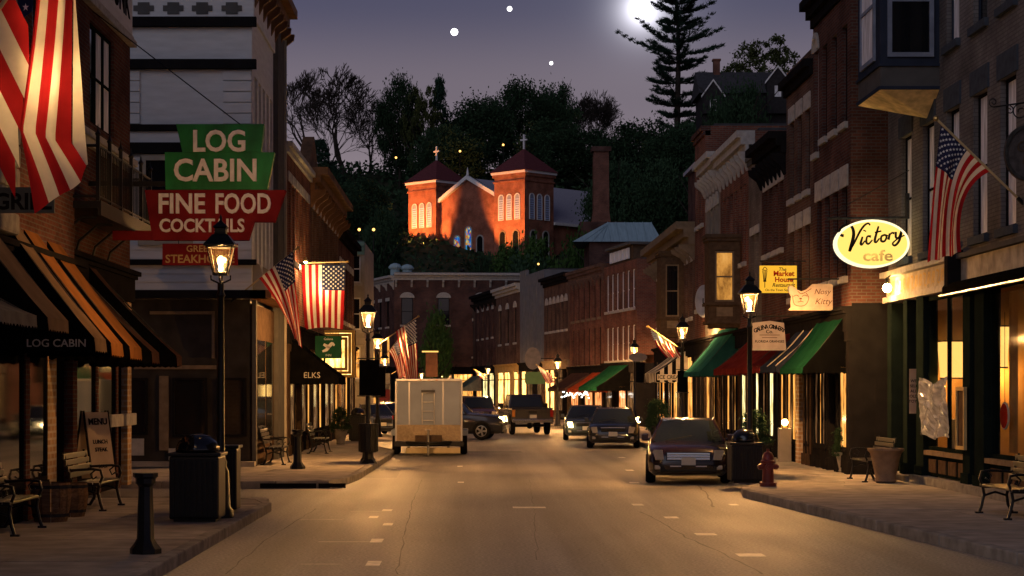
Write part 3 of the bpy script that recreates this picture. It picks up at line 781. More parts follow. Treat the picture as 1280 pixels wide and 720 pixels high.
for k in range(7):
    x_ = cx(33.4) + .5 + k * .42; hg = MB(); hg.tube([(x_, .45, 4.05), (x_, .45, 3.0 - .22 * (k % 3))], .006, 4); hg.ball((x_, .45, 2.88 - .22 * (k % 3)), .06, 8, 1.8); hg.build('hanging_ornament', MATS['flag_red'] if k % 2 else BRASS, rt)
# hanging lamps in the cafe windows
def shade_lamp(label, X, Y, z, w, h, watts):
    t = thing('pendant_lamp', label, 'lamp', (X, Y, z), R(-90), 'lit pendant lamps in the cafe windows')
    b = MB(); b.lathe([(w * .42, -h / 2), (w * .52, h / 2)], 4, square=True); b.build('lamp_shade', SOFTE, t)
    b = MB(); b.tube([(0, 0, h / 2), (0, 0, 4.05 - z)], .012, 6); b.build('cord', IRON, t)
    b = MB(); b.lathe([(w * .54, 0), (w * .54, .03)], 4, (0, 0, h / 2), square=True); b.lathe([(w * .44, 0), (w * .44, .03)], 4, (0, 0, -h / 2 - .03), square=True); b.build('rim', WOOD, t)
    lamp(t, (0, -.02, -h / 2 - .12), watts, (1, .44, .10), .12)
shade_lamp('big glowing square lampshade hanging in the left cafe window', 9.99, 38.3, 2.72, .66, .74, 42)
shade_lamp('tall glowing lampshade hanging at the edge of the right cafe window', 9.92, 34.55, 2.9, .36, .75, 62)
# corner bay window
o = [(9.5, 37.4), (8.32, 37.4), (8.30, 37.45), (8.30, 39.55), (8.34, 39.6), (9.5, 39.6)]
def loc_(X, Y): return (42 - Y, X - 9.5)
bo = [loc_(*q) for q in o]
bay = MB(); bay.prism([(x, y, 8.72) for x, y in bo], (0, 0, 4.4)); by = bay.build('bay_window', TRIMB, rt)
b = MB(); b.prism([(x * 1.0, y, 8.27) for x, y in bo], (0, 0, .40)); b.build('bay_apron', GREYP, by)
def grow(pts, g):
    cxm = sum(p[0] for p in pts) / len(pts); return [(cxm + (x - cxm) * (1 + g), y * (1 + g)) for x, y in pts]
b = MB(); b.prism([(x, y, 8.672) for x, y in grow(bo, .04)], (0, 0, .06)); b.prism([(x, y, 8.20) for x, y in grow(bo, .03)], (0, 0, .066)); b.build('bay_moulding', TRIMB, by)
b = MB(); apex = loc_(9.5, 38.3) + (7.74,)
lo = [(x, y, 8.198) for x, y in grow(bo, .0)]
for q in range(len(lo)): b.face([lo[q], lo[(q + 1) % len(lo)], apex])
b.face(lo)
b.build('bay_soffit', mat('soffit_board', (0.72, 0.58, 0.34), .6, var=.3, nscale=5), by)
# bay panes: the face towards the camera, the narrow chamfer, the street face
def bay_win(p0, p1, inset_, z0, z1, pane):
    (xa, ya), (xb, yb) = loc_(*p0), loc_(*p1); L = math.hypot(xb - xa, yb - ya); a = math.atan2(yb - ya, xb - xa)
    f = place(win_frame_mesh(L - 2 * inset_, z1 - z0, mat('bay_sash_paint', (.20, .23, .30), .4) if 'bay_sash_paint' not in MATS else MATS['bay_sash_paint'], True, 0, .09), 'bay_sash', by, ((xa + xb) / 2 + .05 * math.sin(a), (ya + yb) / 2 - .05 * math.cos(a), z0), a)
    place(pane_mesh(L - 2 * inset_, z1 - z0, pane, .09), 'pane', f)
bay_win((8.32, 37.4), (9.5, 37.4), .12, 8.86, 11.2, DARKGL)
bay_win((8.30, 39.55), (8.30, 37.45), .38, 8.86, 11.2, CURTSKYGL)

# brick blocks further along the right side
def rbld(label, X, Yn, Yf, h, m, depth=12, gf=4.0, **k): return bR('brick_building', label, X, Yn, Yf, h, depth, m, gf, **k)
q = rbld('tall dark brick building beside the cafe with a windowless side wall', 8.75, 42.5, 47.2, 12.0, BR_DARK)
q.row(3, 8.35, .62, 2.3, .9, 4.6, frame=TRIMD, lintel='none', lh=.3); q.window(.45, 8.1, .55, 2.6, frame=TRIMW, lintel='arch')
q.row(4, 4.75, .62, 2.1, .3, 4.5, frame=TRIMD, lh=.5)
q.front(); q.cornice(TRIMD, prof=((0, .08), (0, .2), (0, .36)), hh=.22); q.parapet(BR_DARK, .35)
q.store([('pp', .3), ('wl', 0.50), ('pp', .10), ('wa', 0.34), ('wl', 0.45), ('pp', .10), ('wa', 0.31), ('pp', .2), ('da', .8), ('pp', .3), ('wa', .9), ('pp', .3)], colm=TRIMD)
q.box('side_wall', 4.703, 4.72, .02, 1.4, .14, 4.1, TRIMD)
q.box('door', 4.722, 4.75, .55, 1.35, .14, 2.4, TRIMD)
q = rbld('brown brick building with three tall slots and white lintel bands', 8.75, 47.2, 51.2, 10.6, BR_BROWN)
q.row(3, 7.3, .62, 2.1, .3, 3.8, frame=TRIMD, lh=.42, lm=LINTEL); q.row(3, 4.6, .62, 1.8, .3, 3.8, frame=TRIMD, lh=.42)
q.front(); q.cornice(TRIMD, prof=((0, .1), (0, .24)), hh=.2); q.parapet(BR_BROWN, .3)
q.store([('pp', .3), ('wa', .7), ('pp', .15), ('wa', .7), ('bb', .55), ('da', .8), ('pp', .2), ('wl', 0.45), ('pp', .10), ('wa', 0.31), ('pp', .3)], colm=DKCOL)
q = rbld('narrow brick building with a deep dark cornice and paired windows', 8.75, 51.2, 55.6, 9.3, BR_DARK)
q.row(4, 6.1, .55, 1.9, frame=TRIMT, lh=.3); q.front(); q.cornice(TRIMD, prof=((0, .15), (0, .3), (0, .5)), brackets=7, hh=.2)
q.store([('pp', .3), ('wl', 0.55), ('pp', .10), ('wa', 0.37), ('pp', .2), ('wg', .8), ('dl', .9), ('pp', .2), ('wa', .6), ('pp', .3)])
q = rbld('plain grey fronted building between two brick ones', 8.75, 55.6, 58.2, 9.4, BR_PALE)
q.row(2, 5.2, .55, 1.7, frame=TRIMD, lh=.25); q.front(); q.cornice(GREYP, prof=((0, .06), (0, .12)), hh=.14)
q.store([('pp', .3), ('wl', 0.50), ('pp', .10), ('wa', 0.34), ('pp', .15), ('wg', .7), ('pp', .3)])
q = rbld('red brick building with pale shutters and cream cornice', 8.75, 58.2, 64.8, 10.3, BR_RED)
q.row(6, 6.2, .6, 2.5, frame=TRIMW, lintel='none', lh=.3); q.front(); q.cornice(LINTEL, prof=((0, .1), (0, .25), (0, .38)), brackets=8, hh=.22)
q.store([('pp', .3), ('wl', 0.45), ('pp', .10), ('wa', 0.31), ('pp', .2), ('wa', .6), ('pp', .2), ('wl', 0.45), ('pp', .10), ('wa', 0.31), ('dl', .8), ('pp', .2), ('wg', .8), ('pp', .3)], colm=DKCOL)
q = rbld('cream painted narrow building with arched white windows', 8.75, 64.8, 69, 10.5, mat('cream_render', (0.21, 0.19, 0.165), .8, var=.2, nscale=2, bump=.2))
q.row(4, 6.0, .5, 2.7, frame=TRIMW, lintel='arch'); q.front(); q.cornice(LINTEL, prof=((0, .15), (0, .35), (0, .5)), brackets=6, hh=.22)
q.store([('pp', .3), ('wa', .9), ('pp', .2), ('wl', 0.45), ('pp', .10), ('wa', 0.31), ('da', .8), ('pp', .3)], colm=DKCOL)
q = rbld('tallest slim brick building before the low ornate one', 8.75, 69, 72.2, 12.0, BR_RED)
q.row(3, 8.4, .45, 2.2, frame=TRIMD, lintel='none'); q.row(3, 5.2, .45, 2.1, frame=TRIMD, lintel='none'); q.front(); q.cornice(BR_DARK, prof=((0, .08), (0, .16)), hh=.18)
q.store([('pp', .3), ('wl', 0.45), ('pp', .10), ('wa', 0.31), ('pp', .2), ('wl', 0.45), ('pp', .10), ('wa', 0.31), ('pp', .3)])
q = rbld('low brick building with ornate bracketed tan cornice', 8.75, 72.2, 87.5, 8.7, BR_BROWN)
q.row(9, 5.0, .7, 2.2, frame=TRIMT, lintel='arch'); q.front(); q.cornice(TRIMT, prof=((0, .25), (0, .45), (0, .75)), brackets=12, hh=.3)
q.store([('pp', .3), ('wl', 0.70), ('pp', .10), ('wa', 0.48), ('pp', .3), ('wa', .7), ('dl', .9), ('wl', 0.60), ('pp', .10), ('wa', 0.41), ('pp', .3), ('wa', 1.0), ('wl', 0.60), ('pp', .10), ('wa', 0.41), ('pp', .3), ('dl', .9), ('wa', 1.2), ('pp', .3)])

# oriels hung on the right-hand fronts (parts of nothing but the wall they hang on)
def oriel(label, X0, X1, Y0, Y1, z0, z1, m, pane, base=.5):
    t = thing('oriel_window', label, 'bay window', (X0, Y0, z0), 0)
    w, d, h = X1 - X0, Y1 - Y0, z1 - z0
    b = MB(); b.box(0, w, 0, d, 0, base + .1); b.box(0, w, .12, d, base + .1, h - .4); b.box(0, .2, 0, .12, base + .1, h - .4); b.box(w - .2, w, 0, .12, base + .1, h - .4); b.box(0, w, 0, d, h - .4, h)
    bd = b.build('body', m, t)
    b = MB(); b.box(.25, w - .25, -.025, 0, .14, base - .06); b.build('panel', TRIMT, t, bevel=.01)
    b = MB(); b.box(-.1, w + .1, -.12, d, h + .002, h + .12); b.box(-.06, w + .06, -.07, d, h - .1, h); b.box(-.08, w + .08, -.09, d, base, base + .09); b.box(-.06, w + .06, -.06, d, -.1, -.002); b.build('moulding', m, t)
    b = MB(); b.prism([(.1, .05, -.102), (w, .05, -.102), (w, d, -.102), (.1, d, -.102)], (0, 0, -.12)); b.build('base', m, t)
    f = place(win_frame_mesh(w - .4, h - base - .55, TRIMT, True), 'window', t, (w / 2, .02, base + .12)); place(pane_mesh(w - .4, h - base - .55, pane), 'pane', f)
    return t
LIT_W = lit_room('warm_upstairs_room', (0.22, 0.085, 0.015), (0.62, 0.27, 0.05), (0.85, 0.42, 0.10), 0.85, 2.0, 1.0)
oriel('brown wooden oriel window lit amber above the street', PX(886, 60), 8.75, 60, 61.1, 4.35, 7.05, TRIMBR, LIT_W)
oriel('dark wooden oriel window left of the lit one', PX(826, 76), 8.75, 76, 77.6, 4.5, 7.7, TRIMBR, DARKGL)

# ---------------------------------------------------------------- the row that closes the bend
def far_pt(px):
    Y = 24.6 / ((px - 590) / 2300 + .157); return Vector((PX(px, Y), Y, 0))
def frow(label, pa, pb, h, m, gf=4.0, name='brick_building', depth=11):
    a, b_ = far_pt(pa), far_pt(pb); d = b_ - a
    return Bld(name, label, 'building', (a.x, a.y, 0), math.atan2(d.y, d.x), d.length, h, depth, m, gf)
q = frow('three storey brick building with glazed attic and blank side wall', 755, 796, 9.2, BR_RED)
q.row(3, 6.6, .75, 2.1, .3, 3.9, frame=TRIMW, lintel='none'); q.row(3, 6.6, .75, 2.1, 4.0, 7.7, frame=TRIMW, lintel='none')
q.row(3, 3.75, .75, 1.9, .3, 3.9, frame=TRIMW, lintel='none'); q.row(3, 3.75, .75, 1.9, 4.0, 7.7, frame=TRIMW, lintel='none')
q.gf = 3.2; q.front(); q.store([('pp', .3), ('wl', 1.2), ('pp', .2), ('dr', .9), ('wr', 1.2), ('pp', .2), ('wl', 1.2), ('pp', .3)], top=3.6)
at = MB(); at.box(.2, 5.6, .35, 4, 9.3, 10.15); at.build('attic', TRIMBR, q.root)
for k in range(5):
    f = place(win_frame_mesh(.7, .6, TRIMW, False), 'window', q.root, (.75 + k * .98, .24, 9.42)); place(pane_mesh(.7, .6, CURTSKYGL), 'pane', f)
q.box('attic_roof', .0, 5.9, .05, 4.3, 10.153, 10.3, GREYP)
q = frow('brick building with two rows of tall slots and orange awning', 712, 755, 9.5, BR_RED)
q.row(6, 6.4, .62, 2.3, frame=TRIMD, lintel='none', lm=TRIMT); q.row(6, 3.6, .62, 2.2, frame=TRIMD, lintel='none', lm=TRIMT)
q.gf = 3.2; q.front(); q.cornice(BR_BROWN, prof=((0, .1), (0, .2), (0, .3)), brackets=10, hh=.2)
q.store([('pp', .3), ('wr', 1.4), ('pp', .2), ('da', .9), ('wr', 1.4), ('pp', .3), ('wr', 1.2), ('pp', .3)], top=3.5, colm=DKCOL)
q = frow('brick building with a row of six pale arched window heads', 680, 712, 9.6, BR_BROWN)
q.row(6, 6.0, .6, 1.8, frame=TRIMD, lintel='arch'); q.front(); q.cornice(TRIMD, prof=((0, .1), (0, .25), (0, .42)), hh=.2)
q.store([('pp', .3), ('wy', .8), ('pp', .2), ('wy', .8), ('pp', .3), ('wl', 1.2), ('da', .9), ('pp', .3)], colm=DKCOL, fascia=TRIMT)
q = frow('tall grey rendered front without windows', 650, 680, 10.3, mat('grey_render', (0.15, 0.155, 0.17), .8, var=.15, nscale=2, bump=.2))
q.front(); q.parapet(MATS['grey_render'], .4, 0, 2.2)
for x in (1.6, 3.2, 4.8, 6.4, 8.0): q.box('pilaster', x - .06, x + .06, -.05, 0, 4.05, 9.5, MATS['grey_render'])
q.store([('pp', .4), ('wy', 1.0), ('pp', .2), ('wl', 1.0), ('dl', .9), ('wl', .8), ('pp', .4)], colm=DKCOL)
q = frow('brick building with three arched pairs and a yellow lit shop', 620, 650, 9.9, BR_BROWN)
q.row(3, 5.6, 1.0, 2.6, frame=TRIMD, lintel='arch'); q.front(); q.cornice(LINTEL, prof=((0, .1), (0, .3), (0, .45)), hh=.22)
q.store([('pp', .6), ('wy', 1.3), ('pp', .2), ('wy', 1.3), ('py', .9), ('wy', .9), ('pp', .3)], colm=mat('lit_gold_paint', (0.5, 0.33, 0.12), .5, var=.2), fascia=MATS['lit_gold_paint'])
q = frow('narrow brick building with brown bracket cornice at the bend', 594, 620, 9.9, BR_DARK)
q.row(4, 6.3, .6, 2.2, frame=TRIMD, lintel='flat'); q.row(4, 4.0, .6, 1.3, frame=TRIMD, lintel='none'); q.front(); q.cornice(TRIMD, prof=((0, .15), (0, .35), (0, .55)), brackets=6, hh=.22)
q.store([('pp', .3), ('wa', 1.0), ('pp', .2), ('wg', 1.0), ('pp', .2), ('wg', .8), ('pp', .3)])
q = frow('last brick building of the row with slim white windows', 562, 594, 9.7, BR_BROWN)
q.row(6, 4.9, .65, 3.0, frame=TRIMW, lintel='flat'); q.front()
q.store([('pp', .3), ('wa', .8), ('pp', .2), ('wg', .8), ('pp', .2), ('wg', .8), ('pp', .3), ('wa', 1.0), ('pp', .3)])

# brick corner block facing down the street
q = Bld('corner_building', 'dark brick corner block with white bracketed cornice at the end of the street', 'building', (-6.6, 156, 0), R(4), 11, 12.0, 14, BR_DARK, 4.0)
for x in (1.1, 4.2, 7.4, 9.8): q.window(x, 7.6, 1.0, 2.3, frame=TRIMD, lintel='arch')
q.front(); q.cornice(LINTEL, prof=((0, .1), (0, .2), (0, .5)), brackets=9, hh=.2)
q.store([('pp', .4), ('wl', 1.6), ('pp', .3), ('dl', 1), ('wa', 1.6), ('pp', .3), ('wl', 1.6), ('pp', .4)])
sd = Bld('corner_building', 'side wing of the corner block with yellow lit windows behind the street lamps', 'building', (-11.5, 171, 0), math.atan2(-14.8, 4.9), 15.6, 11.8, 4, BR_DARK, 4.0)
for k in range(6): sd.window(1.5 + k * 2.4, 7.5, .9, 2.2, frame=TRIMD, lintel='flat')
for k in range(6): sd.window(1.5 + k * 2.4, 4.3, 1.1, 2.3, frame=TRIMT, pane=LIT_A, lintel='none')
sd.front(); sd.cornice(LINTEL, prof=((0, .1), (0, .25), (0, .5)), brackets=8, hh=.2)
sd.store([('pp', .4), ('wa', 1.6), ('pp', .3), ('wa', 1.6), ('pp', .3), ('wl', 1.6), ('pp', .4)])
for k, (px, hh) in enumerate(((494, 1.0), (509, .9))):
    t = thing('chimney', ['pale metal roof ventilator nearer the corner of the brick block', 'pale metal roof ventilator right of the first one'][k], 'chimney', (PX(px, 160), 160, 12.0), 0, 'metal ventilators on the corner block roof')
    b = MB(); b.lathe([(.42, 0), (.42, hh * .6)], 10); b.build('shaft', ROOFM, t)
    b = MB(); b.lathe([(.55, hh * .6), (.6, hh * .75), (.4, hh), (.1, hh + .1)], 10); b.build('cap', ROOFM, t)

# ---------------------------------------------------------------- left side
# near building behind the big flag
q = bL('brick_building', 'nearest brick building on the left, behind the big flag', -6.7, 14, 31, 13.4, 10, BR_DARK, gf=4.2)
for Y in (16.5, 19.5, 22.5, 28.6): q.window(Y - 14, 6.2, 1.1, 2.5, frame=TRIMD, lm=STONE)
for Y in (16.5, 19.5, 22.5, 28.6): q.window(Y - 14, 10.0, 1.1, 2.3, frame=TRIMD, lm=STONE)
q.front(); q.cornice(LINTEL, prof=((0, .08), (0, .2)), hh=.2)
q.store([('pp', .6), ('wd', 2.6), ('pp', .3), ('dl', 1.2), ('pp', .3), ('wd', 2.0), ('bb', .5), ('wd', 1.2), ('pp', .25), ('dl', 1.1), ('bb', .42), ('wd', 1.5), ('pp', .25), ('wd', 1.1), ('bb', .55), ('dl', 1.0), ('pp', .3)], fh=.5, colm=BR_DARK, frame=TRIMD)
rnd = random.Random(3)
for k in range(12):                                            # rock-faced stone pier, block on block
    h = .31
    b = MB(); b.box(11.3, 12.35, -.22 - rnd.uniform(0, .05), -.002, 4.3 + k * (h + .012), 4.3 + k * (h + .012) + h)
    b.build('stone', STONE, q.root, bevel=.05)
# log cabin building at the side street corner
q = bL('brick_building', 'dark brick building with the triple window, lettered frieze and iron balcony', -7.1, 31, 38.2, 12.6, 10, BR_DARK, gf=4.5)
b0 = 35.33 - 31
q.holes.append((b0 - 1.15, b0 + 1.15, 7.08, 8.98))
for k in range(3):
    f = place(win_frame_mesh(.74, 1.9, TRIMG, True), 'window', q.root, (b0 - .76 + k * .76, .06, 7.08)); place(pane_mesh(.74, 1.9, CURTSKYGL if k else DARKGL), 'pane', f)
q.window(1.2, 7.08, .8, 1.9, frame=TRIMD)
q.box('sill_course', -.01, 7.21, -.16, .0, 6.72, 6.84, LINTEL); q.box('sill_course', -.005, 7.205, -.1, -.001, 6.58, 6.718, LINTEL)
q.box('head_course', -.01, 7.21, -.14, -.001, 9.2, 9.32, LINTEL); q.box('head_course', -.005, 7.205, -.08, -.001, 9.33, 9.42, LINTEL)
fr = q.box('frieze', 0.003, 7.197, -.05, -.001, 9.43, 10.55, WHITEP)
text('& SALES BUNK', .78, INK, fr, (4.35, -.055, 9.98), depth=.01, bold=.03, wide=1.0)
q.box('frieze_cap', -.02, 7.22, -.3, .1, 10.56, 10.8, TRIMBR); q.box('frieze_cap', -.01, 7.21, -.45, .1, 10.803, 10.95, TRIMBR)
q.front()
q.store([('pp', .4), ('dl', 1.1), ('pp', .2), ('wd', 1.6), ('pp', .2), ('wd', 1.6), ('pp', .2), ('dl', 1.0), ('bb', .4)], fh=.6, colm=BR_DARK, top=4.5)
for x0, x1 in ((4.0, 5.2), (5.5, 6.6)): q.box('ledge', x0, x1, -.25, -.1, 1.38, 1.62, LINTEL, bevel=.02)
# iron balcony: floor, brackets, rails, posts, balusters
t = thing('balcony', 'black iron balcony with spiked posts under the triple window', 'balcony', (-7.1, 30.9, 5.15), R(90))
L, D = 5.0, .82
b = MB(); b.box(0, L, -D, -.003, 0, .12); b.build('floor', IRON, t)
b = MB(); b.box(0, L, -D - .05, -D, -.12, .13); b.build('fascia', IRON, t)
for z in (.2, 1.05):
    b = MB(); b.tube([(0, -.02, z), (0, -D, z), (L, -D, z), (L, -.02, z)], .025, 6); b.build('rail', IRON, t)
for k in range(6):
    x = L * k / 5; b = MB(); b.box(x - .03, x + .03, -D - .03, -D + .03, .121, 1.2); b.lathe([(.03, 0), (.055, .05), (.02, .1), (.001, .22)], 8, (x, -D, 1.2)); b.build('post', IRON, t)
for k in range(36):
    x = L * (k + .5) / 36; b = MB(); b.tube([(x, -D, .22), (x, -D, 1.03)], .011, 5); b.build('baluster', IRON, t)
for k in range(4):
    x = .4 + k * 1.4; b = MB(); b.tube([(x, -.02, -.75), (x, -.12, -.4), (x, -.45, -.12), (x, -D + .1, -.12)], .03, 5); b.build('bracket', IRON, t)
# white corner house across the side street
q = bL('white_building', 'white clapboard corner building with dark belt courses across the side street', -5.62, 47, 54, 12.7, 10, WHITEP, gf=4.5, sfd=.3)
q.row(5, 7.6, .62, 2.6, .4, 5.0, frame=TRIMW, lintel='none', lm=WHITEP); q.row(5, 5.0, .62, 2.1, .4, 5.0, frame=TRIMW, lintel='none', lm=WHITEP)
q.front()
copper = mat('aged_copper_cornice', (0.16, 0.085, 0.045), .5, var=.4, nscale=3, metal=.3)
q.cornice(copper, z=13.2, prof=((0, .12), (0, .28), (0, .5)), brackets=8, hh=.24)
q.box('frieze', .003, 6.997, -.06, -.001, 11.6, 12.45, WHITEP)
q.box('pilaster', 5.0, 6.9, -.14, -.001, .14, 12.4, GREYP); q.box('pilaster_lit_edge', 6.72, 6.85, -.20, -.141, .14, 12.3, CREAM); q.box('pilaster', .02, .3, -.10, -.001, .14, 4.4, GREYP)  # thin cream strip painted in for the light along the pilaster edge
q.box('store_front', .31, 4.98, -.03, .29, .14, 4.3, DKCOL)
q.box('shop_window', .8, 2.6, -.05, -.031, .8, 3.4, DARKGL); q.box('shop_window', 2.9, 4.6, -.05, -.031, .8, 3.4, DARKGL)
q.box('canopy', -.5, 6.95, -.55, -.001, 4.42, 4.62, copper)
for x in (.1, 2.4, 4.8): 
    b = MB(); b.prism([(x, -.002, 4.64), (x, -.45, 4.64), (x, -.30, 4.9), (x, -.18, 5.3), (x, -.002, 5.4)], (.18, 0, 0)); b.build('bracket', CREAM, q.root)
# the side towards the camera: belts, quoins, rosettes, window, recessed shopfront
def sd_(name, y0, y1, z0, z1, m, x0=-.10, x1=-.002, **k): return q.box(name, x0, x1, y0, y1, z0, z1, m, **k)
for z0, z1, pr in ((11.36, 11.6, .16), (10.28, 10.52, .16), (8.70, 8.86, .13), (8.12, 8.40, .13), (5.28, 5.42, .12)):
    sd_('belt_course', -.12, 9.9, z0, z1, TRIMD, x0=-pr)
sd_('board_band', -.05, 9.9, 11.61, 12.44, WHITEP, x0=-.05); sd_('board_band', -.04, 9.9, 8.41, 8.69, WHITEP, x0=-.05)
sd_('eaves', -.3, 9.9, 12.45, 12.72, TRIMD, x0=-.3)
for k, px in enumerate((180, 217, 253, 290)):
    y = -(PX(px, 47) + 5.62)
    b = MB(); z = 11.83
    b.box(-.075, -.051, y - .26, y + .26, z - .07, z + .07).box(-.078, -.051, y - .15, y + .15, z - .15, z + .15); b.build('rosette', GREYP, q.root)
for k in range(5):
    sd_('quoin', .02, .74, 8.885 + k * .277, 8.885 + k * .277 + .255, WHITEP, x0=-.045, bevel=.012)
    sd_('quoin', 2.86, 3.5, 8.885 + k * .277, 8.885 + k * .277 + .255, WHITEP, x0=-.045, bevel=.012)
for z0, z1 in ((5.43, 5.9), (4.64, 5.27), (6.0, 8.1)):
    n = int((z1 - z0) / .16)
    for k in range(n):
        h = (z1 - z0) / n
        if z0 == 6.0:
            for y0, y1 in ((0.02, 1.55), (2.85, 9.8)):
                b = MB(); z = z0 + k * h; b.prism([(-.03, y0, z), (-.012, y0, z + h - .004), (-.002, y0, z + h - .004), (-.002, y0, z)], (0, y1 - y0, 0)); b.build('clapboard', WHITEP, q.root)
        else:
            b = MB(); z = z0 + k * h; b.prism([(-.03, .02, z), (-.012, .02, z + h - .004), (-.002, .02, z + h - .004), (-.002, .02, z)], (0, 9.7, 0)); b.build('clapboard', WHITEP, q.root)
f = MB(); f.box(-.08, -.002, 1.55, 1.7, 5.9, 8.1).box(-.08, -.002, 2.7, 2.85, 5.9, 8.1).box(-.08, -.002, 1.7, 2.7, 7.95, 8.1).box(-.10, -.002, 1.5, 2.9, 5.78, 5.9).box(-.06, -.002, 1.7, 2.7, 6.9, 6.97)
sw = f.build('window', CREAM, q.root); p = MB(); p.box(-.03, -.01, 1.7, 2.7, 5.9, 7.95); p.build('pane', DARKGL, sw)
sd_('side_canopy', -.4, 9.9, 4.42, 4.62, TRIMD, x0=-.5)
sd_('side_shopfront', .05, 9.8, .14, 4.41, mat('black_boarding', (.042, .037, .033), .5, var=.3, nscale=2), x0=-.02)
for y0, y1, z0, z1, m, nm in ((2.12, 2.36, .55, 2.45, TRIMT, 'post'), (3.1, 4.4, 2.62, 2.72, TRIMT, 'rail'), (.9, 3.0, 2.62, 2.72, TRIMT, 'rail'), (2.75, 3.5, .42, .85, LINTEL, 'panel'), (1.9, 2.12, .3, .6, LINTEL, 'panel'),
                              (.95, 2.6, 4.02, 4.10, TRIMT, 'rail'), (.95, 1.02, 2.9, 4.02, TRIMT, 'post')):
    sd_(nm, y0, y1, z0, z1, m, x0=-.07, x1=-.021)
for y0, y1, z0, z1 in ((2.72, 3.3, .95, 2.4), (1.2, 1.95, .9, 2.4), (.2, .8, .9, 2.4)):
    f = MB(); f.box(-.09, -.021, y0 - .07, y0, z0, z1).box(-.09, -.021, y1, y1 + .07, z0, z1).box(-.085, -.021, y0, y1, z1 - .06, z1).box(-.085, -.021, y0, y1, z0, z0 + .06)
    sw = f.build('shop_window', TRIMD, q.root); p = MB(); p.box(-.04, -.025, y0, y1, z0 + .06, z1 - .06); p.build('pane', DARKGL, sw)
sd_('step', -.1, 9.8, .141, .27, CONC, x0=-.35)
# row beyond the white house
q = bL('brick_building', 'red brick building beside the white corner house', -5.45, 54, 62, 9.4, 10, BR_RED)
q.row(6, 6.0, .7, 2.3, frame=TRIMW, lintel='flat'); q.front(); q.cornice(LINTEL, prof=((0, .08), (0, .18)), hh=.16)
q.store([('py', .6), ('wl', 1.2), ('pp', .2), ('dl', 1), ('py', .35), ('wl', 1.3), ('pp', .2), ('wa', .8), ('pp', .3)], colm=DKCOL)
q = bL('brick_building', 'building with a long row of slim pale windows on the left', -5.45, 62, 75, 9.6, 10, BR_BROWN)
q.row(12, 5.6, .62, 2.7, frame=TRIMW, lintel='flat', pane=DARKGL); q.front(); q.cornice(copper, prof=((0, .15), (0, .35), (0, .6)), brackets=10, hh=.25)
g = MB(); g.prism([(.5, .1, 9.6), (5, .1, 9.6), (2.75, .1, 11.0)], (0, .4, 0)); g.build('gable', copper, q.root)
q.store([('pp', .5), ('wl', 1.3), ('pp', .2), ('wa', .8), ('dl', 1), ('wl', 1.2), ('pp', .3), ('wl', 1.3), ('pp', .2), ('wa', 1), ('pp', .4)], colm=DKCOL)
q = bL('brick_building', 'lower dark building before the cream narrow house', -5.45, 75, 85, 8.7, 10, BR_DARK)
q.row(6, 5.0, .7, 2.3, frame=TRIMD, lintel='flat'); q.front(); q.cornice(TRIMD, prof=((0, .15), (0, .35)), hh=.22)
q.store([('pp', .5), ('wl', 1.3), ('pp', .2), ('wa', .8), ('dl', 1), ('wl', 1.2), ('pp', .4)], colm=DKCOL)
q = Bld('cream_building', 'narrow cream house facing down the street with a small green cornice', 'building', (PX(433, 86), 86, 0), 0, PX(453, 86) - PX(433, 86) + .1, 9.0, 8, CREAM, 0)
q.window(.47, 7.1, .38, 1.3, frame=TRIMW, lintel='none'); q.window(.47, 4.9, .38, 1.5, frame=TRIMW, lintel='none'); q.window(.47, 2.6, .38, 1.5, frame=TRIMW, pane=LIT_A, lintel='none')
q.front(); q.cornice(mat('verdigris_paint', (.13, .22, .19), .6, var=.2), prof=((0, .08), (0, .16), (0, .25)), hh=.2); q.box('store_cornice', -.1, q.w + .1, -.3, -.001, 4.2, 4.5, CREAM)
d = Vector((-.1386, .9903, 0)); p0 = Vector((-8.3, 95, 0))
for k, (L, h, m, lab) in enumerate(((14, 8.6, BR_BROWN, 'brick building behind the street lamps with green lit shopfront'), (18, 9.6, BR_DARK, 'far brick building on the left where the street bends away'), (22, 9, BR_RED, 'last brick building on the left bend'))):
    q = Bld('brick_building', lab, 'building', p0, math.atan2(d.y, d.x), L, h, 10, m, 4.0)
    q.row(int(L / 1.7), 5.2, .8, 2.2, frame=TRIMW, lintel='flat'); q.front(); q.cornice(LINTEL, prof=((0, .1), (0, .3)), hh=.2)
    q.store([('pp', .4), ('wa', 1.3), ('pp', .2), ('wy', .9), ('da', 1), ('wl', 1.2), ('pp', .3), ('wa', 1.3), ('pp', .2), ('wl', 1), ('pp', .4)], colm=DKCOL)
    p0 = p0 + d * L
# lit display bay behind the green sign
t = thing('display_window', 'yellow lit projecting display window behind the green sign', 'shop window', (PX(388, 68), 68, 2.55), 0)
w = PX(443, 68) - PX(388, 68); h = 1.75
b = MB()
for k in range(3):
    g, y = .13 * k, -.06 * (2 - k)
    b.box(g, g + .1, y, .2, g, h - g).box(w - g - .1, w - g, y, .2, g, h - g).box(g + .1, w - g - .1, y, .2, g, g + .1).box(g + .1, w - g - .1, y, .2, h - g - .1, h - g)
b.build('frame', MATS['lit_gold_paint'], t)
b = MB(); b.box(.1, w - .1, .21, .3, .1, h - .1); b.build('pane', LIT_Y, t)
b = MB(); b.box(0, w, .31, .9, 0, h); b.build('body', TRIMBR, t)

